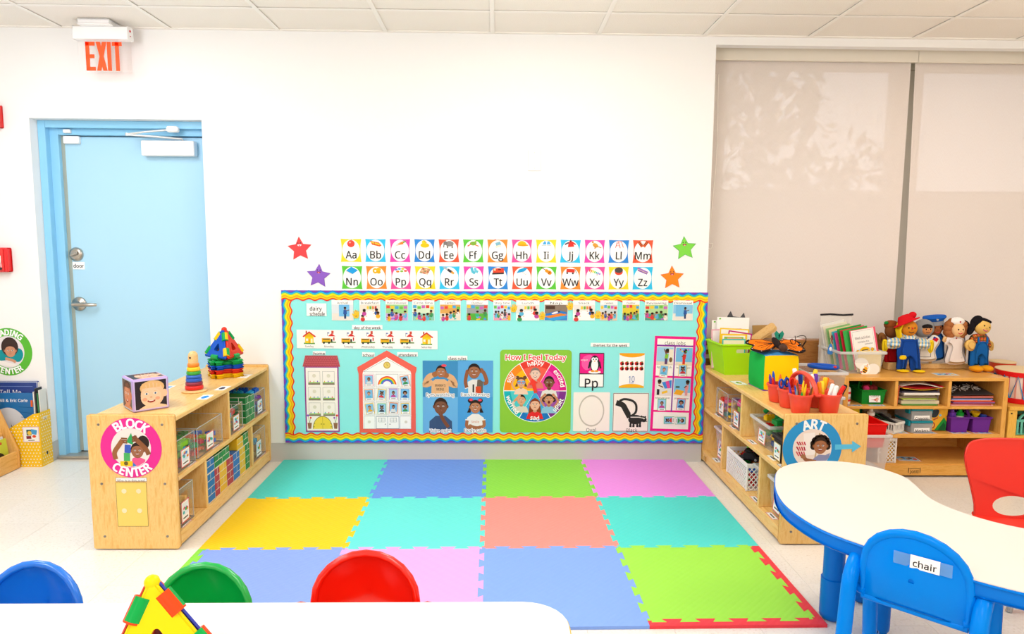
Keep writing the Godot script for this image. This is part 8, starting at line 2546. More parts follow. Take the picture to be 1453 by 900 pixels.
# a soft stuffed shape: its outline rounded over, lying in the xy plane
func pad(pts: Array, thick: float, per := 4) -> Geo:
	return Geo.new().extr(spline(pts, per), thick, thick * 0.45, Transform3D(Basis(), v3(0, 0, -thick / 2)), 3)

func V2(a: Array) -> Array:
	var out := []
	for i in range(0, a.size(), 2):
		out.append(v2(a[i], a[i + 1]))
	return out

func puppet_face(o: Node3D, c: Vector3, r: Vector3, skin: String, mouth: String, eyes := "1c1614") -> MeshInstance3D:
	var h := part("head", Geo.new().ball(Vector3.ZERO, r, 20, 14), plain_mat(hexc(skin), 0.85, 0.2), o, c)
	for s: int in [-1, 1]:
		part("eye", Geo.new().ball(v3(s * r.x * 0.36, r.y * 0.12, r.z * 0.92), v3(0.0042, 0.005, 0.003), 8, 6), plastic(eyes, 0.3), h)
	part("nose", Geo.new().ball(v3(0, -r.y * 0.1, r.z * 1.0), v3(0.004, 0.004, 0.003), 8, 6), plain_mat(hexc(skin).darkened(0.12), 0.85), h)
	var smile := []
	for i in 7:
		var a := PI + 0.5 + (PI - 1.0) * i / 6
		smile.append(v3(cos(a) * r.x * 0.36, -r.y * 0.22 + sin(a) * r.y * 0.26, r.z * (0.93 - 0.08 * absf(i - 3) / 3.0)))
	part("mouth", Geo.new().tube(smile, 0.0025, 6), plain_mat(hexc(mouth), 0.7), h)
	return h

func puppets(y: float) -> void:
	var felt := func(h: String) -> StandardMaterial3D: return plain_mat(hexc(h), 0.9, 0.2)
	# checked cloth
	var im := Image.create(64, 64, false, Image.FORMAT_RGB8)
	for py in 64:
		for px in 64:
			var a := (px / 16) % 2
			var b := (py / 16) % 2
			var c := hexc("f4efe2")
			if a and b:
				c = hexc("5aa4dc")
			elif a:
				c = hexc("a8cfe8")
			elif b:
				c = hexc("f0d68a")
			im.set_pixel(px, py, c)
	var check := StandardMaterial3D.new()
	check.albedo_texture = ImageTexture.create_from_image(im)
	check.uv1_triplanar = true
	check.uv1_scale = v3(26, 26, 26)
	check.roughness = 0.9
	var im2 := Image.create(64, 64, false, Image.FORMAT_RGB8)
	for py in 64:
		for px in 64:
			var c := hexc("c8381c")
			if px % 32 < 6 or py % 32 < 6:
				c = hexc("3c4a1c")
			elif (px + 8) % 32 < 3 or (py + 8) % 32 < 3:
				c = hexc("f0b02c")
			im2.set_pixel(px, py, c)
	var plaid := StandardMaterial3D.new()
	plaid.albedo_texture = ImageTexture.create_from_image(im2)
	plaid.uv1_triplanar = true
	plaid.uv1_scale = v3(26, 26, 26)
	plaid.roughness = 0.9
	# 1 scarecrow with red hat and blue dungarees
	var o := thing("hand_puppet", "scarecrow puppet with red hat, checked shirt and blue dungarees, leftmost", "puppet", v3(2.432, y + 0.0002, 0.115), -0.12, "cloth puppets on the craft shelf")
	part("dungarees", pad(V2([-0.06, 0.13, -0.05, 0.195, -0.02, 0.205, 0.02, 0.205, 0.05, 0.2, 0.065, 0.13, 0.075, 0.06, 0.078, 0.012, 0.028, 0.01, 0.014, 0.07, 0.002, 0.07, -0.008, 0.01, -0.052, 0.012, -0.054, 0.07]), 0.05), felt.call("1c4aa0"), o)
	part("knee_patch", pad(V2([-0.05, 0.078, -0.016, 0.08, -0.018, 0.102, -0.05, 0.1]), 0.006, 2), felt.call("f2cc1c"), o, v3(0, 0, 0.026))
	for s: int in [-1, 1]:
		part("sleeve", pad(V2([s * 0.035, 0.15, s * 0.05, 0.2, s * 0.11, 0.196, s * 0.125, 0.165, s * 0.11, 0.14, s * 0.06, 0.14]), 0.042), check, o)
		part("hand", pad(V2([s * 0.112, 0.15, s * 0.12, 0.188, s * 0.14, 0.192, s * 0.146, 0.165, s * 0.142, 0.13, s * 0.128, 0.115, s * 0.116, 0.13]), 0.026), felt.call("f5d325"), o)
		part("foot", Geo.new().ball(v3(0.02 + s * 0.045, 0.009, 0.018), v3(0.036, 0.009, 0.03), 14, 8), felt.call("f3cb1c"), o)
	part("collar", pad(V2([-0.045, 0.195, -0.03, 0.222, 0.03, 0.222, 0.045, 0.195]), 0.05), check, o)
	var h := puppet_face(o, v3(0.0, 0.262, 0.0), v3(0.046, 0.048, 0.04), "d88a28", "4a2414")
	part("red_nose", Geo.new().extr(V2([-0.007, 0.006, 0.007, 0.004, 0.001, -0.008]), 0.004, 0.001), felt.call("d8202c"), h, v3(0.002, 0.004, 0.039))
	var hat := part("hat", Geo.new().lathe([v2(0.078, 0), v2(0.08, 0.004), v2(0.05, 0.012), v2(0.042, 0.03), v2(0.03, 0.048), v2(0, 0.052)], 24, Transform3D(), true, 1.0, 0.75), felt.call("d41c24"), o, v3(-0.012, 0.292, -0.004), v3(-0.25, 0, 0.42))
	part("hat_knob", Geo.new().ball(v3(0.05, 0.03, 0.0), v3(0.024, 0.02, 0.02), 12, 8), felt.call("d41c24"), hat)
	for i in 5:
		part("straw_hair", Geo.new().tube([v3(-0.04 - i * 0.003, 0.29, 0.012 - i * 0.009), v3(-0.055 - i * 0.002, 0.25, 0.016 - i * 0.008), v3(-0.05, 0.21 - 0.004 * i, 0.02 - i * 0.008)], 0.007, 6), felt.call("f0cf1c"), o)
	# what peeks out behind him
	var back := thing("hand_puppet", "brown puppet in a red skirt half hidden behind the scarecrow", "puppet", v3(2.37, y + 0.0002, 0.03), 0.0, "cloth puppets on the craft shelf")
	part("skirt", pad(V2([-0.03, 0.045, 0.07, 0.045, 0.06, 0.16, -0.02, 0.16]), 0.04), felt.call("b0121c"), back, v3(0.01, 0, 0))
	part("seat_block", B(v3(0.09, 0.045, 0.06), 0.003), wood("toy_wood", "efc98c", "e2b26c", v3(9, 9, 2)), back, v3(0.03, 0.0225, 0))
	part("arm", pad(V2([-0.02, 0.15, -0.06, 0.17, -0.07, 0.205, -0.05, 0.225, -0.02, 0.2]), 0.03), felt.call("8a5a30"), back)
	part("head", Geo.new().ball(v3(0.01, 0.235, 0), v3(0.04, 0.045, 0.035), 16, 12), felt.call("7a4a28"), back)
	part("green_bow", Geo.new().ball(v3(-0.032, 0.285, 0.01), v3(0.014, 0.01, 0.008), 10, 6), felt.call("1f8a3c"), back)
	part("felt_hood", Geo.new().ball(v3(0.008, 0.27, -0.006), v3(0.042, 0.03, 0.036), 14, 8), felt.call("8a4a24"), back)
	# 2 flier in white suit with grey hood
	o = thing("hand_puppet", "puppet in a white suit with round grey hood", "puppet", v3(2.56, y + 0.0002, 0.062), 0.0, "cloth puppets on the craft shelf")
	part("suit", pad(V2([-0.05, 0.06, 0.075, 0.06, 0.07, 0.12, 0.095, 0.17, 0.085, 0.205, 0.05, 0.215, 0.02, 0.19, -0.055, 0.19, -0.062, 0.14]), 0.04), felt.call("f1ede6"), o)
	for e: Array in [[V2([-0.03, 0.085, 0.035, 0.085]), 0], [V2([-0.03, 0.085, -0.03, 0.135, 0.035, 0.135, 0.035, 0.085]), 0], [V2([0.0, 0.18, 0.002, 0.14]), 0]]:
		var pts := []
		for p: Vector2 in e[0]:
			pts.append(v3(p.x, p.y, 0.0205))
		part("seam", Geo.new().tube(pts, 0.0015, 5), felt.call("6a6a6e"), o)
	part("shoulder_flag", Geo.new().extr(rrect(0.03, 0.022, 0.002), 0.002), felt.call("d0202c"), o, v3(0.058, 0.192, 0.02), v3(0, 0, -0.5))
	part("flag_corner", Geo.new().extr(rrect(0.012, 0.011, 0.001), 0.003), felt.call("2a4aa0"), o, v3(0.051, 0.201, 0.02), v3(0, 0, -0.5))
	part("hood", Geo.new().ball(v3(-0.005, 0.255, -0.004), v3(0.062, 0.056, 0.04), 22, 14), felt.call("8f9092"), o)
	h = puppet_face(o, v3(-0.003, 0.25, 0.016), v3(0.036, 0.033, 0.028), "d9955e", "7a3a24")
	part("hair", Geo.new().ball(v3(0, 0.017, 0.004), v3(0.036, 0.019, 0.024), 14, 8), felt.call("201c1e"), h)
	# 3 officer in blue
	o = thing("hand_puppet", "police puppet in blue cap, blue uniform and black tie", "puppet", v3(2.664, y + 0.0002, 0.008), 0.0, "cloth puppets on the craft shelf")
	part("uniform", pad(V2([-0.05, 0.06, 0.052, 0.06, 0.054, 0.13, 0.045, 0.2, 0.02, 0.225, -0.02, 0.215, -0.045, 0.19]), 0.04), felt.call("1f5cab"), o)
	part("tie", Geo.new().extr(V2([-0.012, 0.2, 0.002, 0.2, 0.008, 0.145, -0.003, 0.13, -0.014, 0.142]), 0.004, 0.001), felt.call("1c1c22"), o, v3(-0.002, 0, 0.02))
	h = puppet_face(o, v3(-0.012, 0.25, 0.004), v3(0.044, 0.05, 0.034), "9a5a34", "c83a3a")
	part("hair", Geo.new().ball(v3(0.03, 0.01, -0.008), v3(0.024, 0.04, 0.03), 12, 8), felt.call("1e1a1c"), h)
	part("cap_band", Geo.new().lathe([v2(0.05, 0), v2(0.052, 0.022), v2(0.048, 0.026)], 22, Transform3D(), true, 1.0, 0.8), felt.call("8a8c92"), h, v3(0, 0.02, 0), v3(0, 0, 0.12))
	var cap := part("cap", Geo.new().lathe([v2(0.048, 0.024), v2(0.068, 0.046), v2(0.064, 0.056), v2(0.03, 0.06), v2(0, 0.06)], 22, Transform3D(), true, 1.0, 0.8), felt.call("1f5fbe"), h, v3(0, 0.02, 0), v3(0, 0, 0.12))
	part("badge", Geo.new().extr(V2([0, 0.01, 0.008, 0.004, 0.005, -0.009, -0.005, -0.009, -0.008, 0.004]), 0.003, 0.001), felt.call("b0b2b4"), cap, v3(-0.012, 0.042, 0.048))
	# 4 nurse
	o = thing("hand_puppet", "nurse puppet with brown curls, white cap and white coat", "puppet", v3(2.752, y + 0.0002, 0.06), 0.0, "cloth puppets on the craft shelf")
	part("coat", pad(V2([-0.05, 0.045, 0.068, 0.045, 0.052, 0.12, 0.05, 0.19, 0.02, 0.212, -0.02, 0.212, -0.056, 0.2, -0.064, 0.165, -0.04, 0.14]), 0.04), felt.call("efe6e2"), o)
	for i in 3:
		part("button", Geo.new().ball(v3(0.034, 0.08 + i * 0.032, 0.0195), v3(0.004, 0.004, 0.002), 8, 5), felt.call("d8d0cc"), o)
	part("brooch", Geo.new().ball(v3(-0.006, 0.198, 0.02), v3(0.004, 0.004, 0.003), 8, 5), felt.call("a01c28"), o)
	part("hand", pad(V2([-0.056, 0.17, -0.052, 0.2, -0.07, 0.206, -0.078, 0.18]), 0.024), felt.call("f0c288"), o)
	for i in 11:
		var a := -0.9 + (PI + 1.8) * i / 10
		part("curl", Geo.new().ball(v3(cos(a) * 0.05, 0.25 + sin(a) * 0.048, -0.004), v3(0.026, 0.026, 0.026), 10, 7), felt.call("a8683c"), o)
	h = puppet_face(o, v3(0.002, 0.248, 0.014), v3(0.038, 0.042, 0.03), "f2c892", "d84a54")
	part("cap", Geo.new().ball(v3(-0.002, 0.05, -0.012), v3(0.045, 0.026, 0.03), 16, 8), felt.call("f6f2ee"), h)
	part("cap_cross", Geo.new().ball(v3(0, 0.05, 0.018), v3(0.005, 0.005, 0.002), 8, 5), felt.call("b0202c"), h)
	# 5 farmer with black hair
	o = thing("hand_puppet", "farmer puppet with black hair, plaid shirt and blue overalls, rightmost", "puppet", v3(2.885, y + 0.0002, 0.085), 0.12, "cloth puppets on the craft shelf")
	part("overalls", pad(V2([-0.058, 0.14, -0.03, 0.19, 0.03, 0.19, 0.055, 0.14, 0.058, 0.08, 0.06, 0.035, 0.012, 0.035, 0.004, 0.08, -0.006, 0.08, -0.012, 0.032, -0.056, 0.035, -0.06, 0.08]), 0.05), felt.call("1a62ac"), o)
	for s: int in [-1, 1]:
		part("strap", Geo.new().tube([v3(s * 0.028, 0.17, 0.024), v3(s * 0.03, 0.2, 0.022), v3(s * 0.024, 0.222, 0.008)], 0.006, 6), felt.call("1a62ac"), o)
		part("boot", Geo.new().ball(v3(s * 0.034 + 0.004, 0.02, 0.022), v3(0.034, 0.02, 0.042), 16, 10), felt.call("eca01c"), o)
	part("shirt", pad(V2([-0.07, 0.17, -0.056, 0.215, -0.02, 0.228, 0.025, 0.226, 0.055, 0.2, 0.07, 0.15, 0.05, 0.14, -0.04, 0.16]), 0.044), plaid, o)
	part("hand", pad(V2([-0.065, 0.13, -0.05, 0.17, -0.075, 0.195, -0.105, 0.19, -0.118, 0.165, -0.1, 0.135]), 0.03), felt.call("ecc06c"), o, v3(0.002, 0, 0.02))
	part("hand", pad(V2([0.06, 0.15, 0.06, 0.185, 0.085, 0.175, 0.092, 0.14, 0.08, 0.122]), 0.03), felt.call("ecc06c"), o)
	h = puppet_face(o, v3(0.0, 0.27, 0.008), v3(0.05, 0.046, 0.038), "e8c06a", "c83a8a")
	h.rotation.z = -0.3
	part("hair", Geo.new().ball(v3(-0.03, 0.014, -0.014), v3(0.032, 0.046, 0.036), 14, 10), felt.call("1c1a1e"), h)
	part("hair_top", Geo.new().ball(v3(0.0, 0.04, -0.006), v3(0.05, 0.014, 0.036), 14, 8), felt.call("1c1a1e"), h)
	part("pigtail", Geo.new().ball(v3(-0.056, -0.03, -0.01), v3(0.018, 0.04, 0.02), 12, 8), felt.call("1c1a1e"), h)
	part("pigtail", Geo.new().ball(v3(0.046, -0.046, -0.01), v3(0.016, 0.014, 0.016), 12, 8), felt.call("1c1a1e"), h)
	# 6 half hidden one
	o = thing("hand_puppet", "grey puppet mostly hidden between the nurse and the farmer", "puppet", v3(2.815, y + 0.0002, 0.0), 0.0, "cloth puppets on the craft shelf")
	part("body", pad(V2([-0.035, 0.05, 0.03, 0.05, 0.032, 0.2, -0.03, 0.2]), 0.036), felt.call("8a8e9c"), o)
	part("head", Geo.new().ball(v3(0.012, 0.245, 0), v3(0.04, 0.05, 0.032), 16, 12), felt.call("b08a86"), o)
	part("hair", Geo.new().ball(v3(0.01, 0.272, 0.004), v3(0.042, 0.03, 0.034), 14, 8), felt.call("2a2220"), o)

func right_edge() -> void:
	# yellow wooden cabinet with a drum on it, cut by the frame
	var o := thing("yellow_cabinet", "yellow wooden cabinet at the right edge below the striped drum", "cabinet", v3(3.21, 0, 0.13))
	var w := wood("pine_panel", "f2bf58", "e2a63c", v3(7, 1.1, 7))
	part("side_panel", B(v3(0.05, 0.398, 0.33), 0.003), w, o, v3(-0.245, 0.199, 0))
	part("side_panel", B(v3(0.05, 0.398, 0.33), 0.003), w, o, v3(0.245, 0.199, 0))
	part("top", B(v3(0.54, 0.022, 0.34), 0.003), w, o, v3(0, 0.409, 0))
	part("back_panel", B(v3(0.44, 0.39, 0.012)), w, o, v3(0, 0.2, -0.155))
	part("shelf", B(v3(0.44, 0.018, 0.3), 0.002), w, o, v3(0, 0.235, 0))
	part("shelf", B(v3(0.44, 0.018, 0.3), 0.002), w, o, v3(0, 0.05, 0))
	part("hinge_screw", Geo.new().ball(v3(-0.255, 0.38, 0.166), v3(0.005, 0.005, 0.003), 8, 5), plastic("2c2420", 0.5), o)
	var y := 0.4202
	drum("red and white striped toy drum with blue cords, at the right edge", v3(3.125, y, 0.13), 0.135, 0.185, true)
	drum("plain orange-red toy drum with tan head behind the farmer puppet", v3(3.185, 0.0, -0.115), 0.072, 0.612, false)
	var b := thing("teal_basket", "teal slotted plastic basket in the yellow cabinet", "basket", v3(3.115, 0.2442, 0.16))
	var m := plastic("6cc4b0", 0.4)
	var g := Geo.new().box(v3(0, 0.004, 0), v3(0.2, 0.008, 0.2), 0.002)
	for s: int in [-1, 1]:
		g.box(v3(0, 0.084, s * 0.1), v3(0.21, 0.016, 0.008), 0.003).box(v3(s * 0.1, 0.084, 0), v3(0.008, 0.016, 0.21), 0.003)
		for i in 9:
			g.box(v3(-0.092 + i * 0.023, 0.044, s * 0.1), v3(0.012, 0.08, 0.006)).box(v3(s * 0.1, 0.044, -0.092 + i * 0.023), v3(0.006, 0.08, 0.012))
	part("body", g, m, b)
	var arch := []
	for i in 11:
		var a := PI * i / 10
		arch.append(v3(-cos(a) * 0.085, 0.09 + sin(a) * 0.045, 0.1))
	part("handle", Geo.new().tube(arch, 0.008, 8, false, 0.8), m, b)
	solo("dark_cloth", Geo.new().ball(Vector3.ZERO, v3(0.08, 0.035, 0.07), 14, 8), plain_mat(hexc("2c3436"), 0.9), "dark folded cloth inside the teal basket", "cloth", b.position + v3(0, 0.055, -0.01))

func drum(label: String, at: Vector3, r: float, h: float, striped: bool) -> void:
	var o := thing("toy_drum", label, "drum", at)
	var lo := 0.0
	if striped:
		var body := Geo.new().lathe([v2(0, 0.002), v2(r - 0.006, 0.002), v2(r - 0.006, h - 0.004), v2(0, h - 0.004)], 36, Transform3D(), false)
		part("shell", body, plain_mat(hexc("f0d8c8"), 0.5), o)
		for i in 22:
			var a := TAU * i / 22
			part("stripe", Geo.new().box(v3(0, h / 2, r - 0.0055), v3(0.009, h - 0.05, 0.002), 0.0, Transform3D(Basis(Vector3.UP, a), Vector3.ZERO)), plain_mat(hexc(["d8404c", "e8a090", "c8383c"][i % 3]), 0.5), o)
		for i in 12:
			var a := TAU * i / 12
			var b := a + TAU / 24
			var c := b + TAU / 24
			part("cord", Geo.new().tube([v3(sin(a) * r, 0.022, cos(a) * r), v3(sin(b) * (r + 0.002), h - 0.024, cos(b) * (r + 0.002)), v3(sin(c) * r, 0.022, cos(c) * r)], 0.0032, 6), plastic("1f8fd0", 0.5), o)
		for y: float in [0.0, h - 0.03]:
			part("hoop", Geo.new().lathe([v2(r - 0.008, y), v2(r + 0.003, y + 0.001), v2(r + 0.004, y + 0.015), v2(r + 0.003, y + 0.029), v2(r - 0.008, y + 0.03)], 36), plastic("e01c1c", 0.35), o)
	else:
		lo = h - 0.07
		part("stand", Geo.new().cyl(v3(0, lo / 2, 0), r * 0.6, lo, 20), wood("pine_panel", "f2bf58", "e2a63c", v3(7, 1.1, 7)), o)
		part("shell", Geo.new().lathe([v2(0, lo), v2(r, lo), v2(r, h - 0.002), v2(0, h - 0.002)], 32, Transform3D(), false), plain_mat(hexc("e0441c"), 0.4), o)
	part("head", Geo.new().lathe([v2(r + 0.002, h - 0.003), v2(r + 0.001, h + 0.003), v2(r - 0.004, h + 0.004), v2(0, h + 0.004)], 36), plain_mat(hexc("ecd2a0"), 0.55), o)

# ---------------------------------------------------------------- reading corner at the left edge
func build_reading_corner() -> void:
	var s := thing("reading_center_sign", "round green READING CENTER sign cut by the left edge of view", "sign", v3(-2.913, 0.669, 0.0003))
	part("disc", Geo.new().extr(disc(0.14, 0.143, 48), 0.001), plain_mat(hexc("55b82c"), 0.45), s)
	print_on(Ink.new(self, 0.0011).arc("READING", 0, 0, 0.117, 0.046, Color.WHITE, PI / 2, false, 0.002).arc("CENTER", 0, 0, 0.117, 0.046, Color.WHITE, -PI / 2, true, 0.002), "lettering", s)
	var k := Ink.new(self, 0.0011)
	k.ell(0, 0, 0.094, 0.096, hexc("e8e2e4"), 40)
	k.poly(spline([v2(-0.06, -0.05), v2(-0.07, 0.0), v2(0.0, 0.02), v2(0.07, 0.02), v2(0.086, -0.02), v2(0.06, -0.06), v2(0.0, -0.05)], 4), hexc("13939c"))
	k.ell(0.01, 0.03, 0.05, 0.058, hexc("3c2c2a"), 22)
	kid(k, 0.012, 0.008, 0.04, "c98a68", "3c2a26", "", "short", "plain")
	k.poly([v2(-0.08, -0.045), v2(0.05, -0.078), v2(0.02, -0.09), v2(-0.05, -0.08)], hexc("f4f0ec")).line([v2(-0.02, -0.04), v2(0.02, -0.05), v2(0.04, -0.062)], 0.016, hexc("d29a78"))
	print_on(k, "photo", s)
	# polka-dot magazine file
	var f := thing("magazine_file", "yellow polka-dot magazine file on the floor beside the door frame", "magazine file", v3(-2.84, 0.0003, 0.062))
	var yel := plain_mat(hexc("fac60f"), 0.5)
	var side := [v2(-0.155, 0), v2(0.155, 0), v2(0.155, 0.325), v2(0.12, 0.318), v2(-0.155, 0.15)]
	for z: float in [-0.052, 0.049]:
		part("side", Geo.new().extr(side, 0.003), yel, f, v3(0, 0, z))
	part("spine", B(v3(0.003, 0.325, 0.1)), yel, f, v3(0.1545, 0.1625, 0))
	part("base", B(v3(0.306, 0.003, 0.1)), yel, f, v3(0, 0.0016, 0))
	k = Ink.new(self, 0.0002)
	for r in 18:
		for c in 18:
			var p := v2(-0.148 + c * 0.0185 + (0.00925 if r % 2 else 0.0), 0.01 + r * 0.0185)
			if p.x < 0.15 and p.y < 0.31 and p.y < 0.318 + (p.x - 0.12) * 0.611 - 0.008:
				k.ell(p.x, p.y, 0.0036, 0.0036, hexc("fdfbf2"), 8)
				k.z -= k.step
	print_on(k, "polka_dots", f, v3(0, 0, 0.052))
	k = Ink.new(self, 0.0002)
	for r in 17:
		for c in 5:
			k.ell(-0.038 + c * 0.0185 + (0.00925 if r % 2 else 0.0), -0.15 + r * 0.0185, 0.0036, 0.0036, hexc("fdfbf2"), 8)
			k.z -= k.step
	k.z += k.step
	k.ell(0.0, -0.09, 0.008, 0.011, hexc("2c3a34"), 14).rect(0.0, 0.125, 0.04, 0.018, hexc("f2e2c0")).text("20", 0, 0.118, 0.02, hexc("3c3a3c"))
	print_on(k, "polka_dots", f, v3(0.1562, 0.1625, 0), v3(0, PI / 2, 0))
	var lb := part("picture_label", B(v3(0.066, 0.063, 0.0008)), plain_mat(hexc("fbfaf6"), 0.5), f, v3(0.104, 0.197, 0.0527), v3(0, 0, 0.02))
	k = Ink.new(self, 0.0005)
	k.frame(0, 0, 0.066, 0.063, 0.003, hexc("e3c4e2")).rect(-0.008, 0.008, 0.02, 0.024, hexc("2c5a5a")).rect(0.012, 0.01, 0.024, 0.02, hexc("4aa0d8"), -0.2).ell(-0.006, 0.006, 0.009, 0.009, hexc("f0c84c"), 10).rect(-0.01, -0.012, 0.02, 0.012, hexc("8a3038")).ell(0.012, -0.008, 0.008, 0.006, hexc("e8502c"), 8).rect(0, -0.024, 0.026, 0.003, hexc("4a4648"))
	print_on(k, "picture", lb)
	lb.scale = v3(1.42, 1.45, 1)
	var books := [["large dark blue book reading Tell Me, tallest in the magazine file", "22408c", -0.055, 0.3, 0.49, -0.03], ["blue picture book with a white oval, before the dark blue one", "1f72b4", -0.06, 0.29, 0.425, 0.0]]
	for i in 2:
		var e: Array = books[i]
		var b := thing("picture_book", e[0], "book", f.position + v3(e[2], 0.004, e[5]), 0.0, "big books in the magazine file")
		b.rotation.x = -0.05
		part("cover", B(v3(e[3], e[4], 0.012), 0.001), plain_mat(hexc(e[1]), 0.35), b, v3(0, e[4] / 2, 0))
		part("pages", B(v3(0.003, e[4] - 0.01, 0.008)), plain_mat(hexc("f2eee4"), 0.6), b, v3(e[3] / 2 + 0.001, e[4] / 2, 0))
		k = Ink.new(self, 0.0002)
		if i == 0:
			k.line([v2(-0.1, 0.214), v2(0.12, 0.214)], 0.002, hexc("8aa4dc")).text("Tell Me", -0.012, 0.178, 0.04, hexc("f4f4fa")).frame(0, 0, 0.296, 0.486, 0.004, hexc("dfe6f2"))
		else:
			k.text("by Bill & Eric Carle", 0.012, 0.168, 0.024, Color.WHITE, 0.0, 0.2, 0.0004).poly(spline([v2(-0.12, -0.1), v2(-0.1, 0.06), v2(-0.03, 0.122), v2(0.05, 0.108), v2(0.11, 0.02), v2(0.12, -0.1)], 5), hexc("dcdde2")).text("Hear?", 0.05, 0.012, 0.03, hexc("2a2a30")).rect(0.136, 0.15, 0.012, 0.04, hexc("f06a24"))
			for j in 7:
				k.line([v2(0.06 + j * 0.006, 0.13 - j * 0.03), v2(0.138, 0.126 - j * 0.034)], 0.0025, hexc("155a98"))
		print_on(k, "cover_print", b, v3(0, e[4] / 2, 0.0062))
	for i in 4:
		solo("thin_magazine", B(v3(0.006, [0.44, 0.46, 0.43, 0.45][i], 0.06), 0.001), plain_mat(hexc(["f2efe8", "2c2a30", "3a8a5a", "e6e2d8"][i]), 0.4), "%s thin magazine standing at the file's right end, %s" % [["white", "black", "green", "pale"][i], ORD[i]], "magazine", f.position + v3(0.112 + i * 0.011, [0.224, 0.234, 0.219, 0.229][i], -0.012), v3(0, 0, 0.02), "thin magazines in the file")
	# stepped book rack whose far end shows at the left edge
	var r := thing("book_rack", "stepped wooden book rack cut by the left edge of view", "book rack", v3(-2.80, 0, 0.128))
	var wd := wood("rack_wood", "efb96c", "dd9f4c", v3(7, 7, 1.1))
	part("end_panel", Geo.new().extr([v2(0, 0.003), v2(0, 0.112), v2(-0.012, 0.14), v2(-0.112, 0.4), v2(-0.2, 0.6), v2(-0.4, 0.6), v2(-0.4, 0.003)], 0.018, 0.002), wood("rack_panel", "efb96c", "dd9f4c", v3(7, 1.1, 7)), r)
	part("end_panel", Geo.new().extr([v2(0, 0.003), v2(0, 0.112), v2(-0.2, 0.6), v2(-0.4, 0.6), v2(-0.4, 0.003)], 0.018, 0.002), wd, r, v3(0, 0, 0.78))
	part("front_board", B(v3(0.016, 0.104, 0.76), 0.002), wd, r, v3(-0.009, 0.055, 0.4))
	part("tier_board", B(v3(0.014, 0.06, 0.74), 0.002), wd, r, v3(-0.077, 0.188, 0.4))
	part("tier_board", B(v3(0.014, 0.07, 0.74), 0.002), wd, r, v3(-0.16, 0.36, 0.4))
	part("tray", B(v3(0.056, 0.012, 0.74)), wd, r, v3(-0.044, 0.02, 0.4))
	part("tray", B(v3(0.07, 0.012, 0.74)), wd, r, v3(-0.119, 0.164, 0.4))
	for e: Array in [["yellow-green picture book facing out on the rack's lower tier", "c8d03c", -0.03, 0.027, 0.165, "3a2c1c"], ["white and blue picture book behind the yellow-green one on the rack", "e8e6ea", -0.046, 0.027, 0.175, "3a8ac8"], ["pale yellow picture book on the rack's upper tier", "ecd878", -0.1, 0.171, 0.168, "5a9a3c"]]:
		var b := thing("rack_book", e[0], "book", r.position + v3(e[2], e[3], 0.16), 0.0, "books on the wooden rack")
		b.rotation.z = 0.12
		part("cover", B(v3(0.008, e[4], 0.24), 0.001), plain_mat(hexc(e[1]), 0.4), b, v3(0, e[4] / 2, 0))
		print_on(Ink.new(self, 0.0002).ell(0.02, -0.03, 0.07, 0.05, hexc(e[5]), 18).ell(0.02, -0.05, 0.05, 0.04, hexc("e8843c"), 16).rect(0, e[4] * 0.38, 0.16, 0.014, hexc("c8402c")), "cover_print", b, v3(0.0042, e[4] / 2, 0), v3(0, PI / 2, 0))

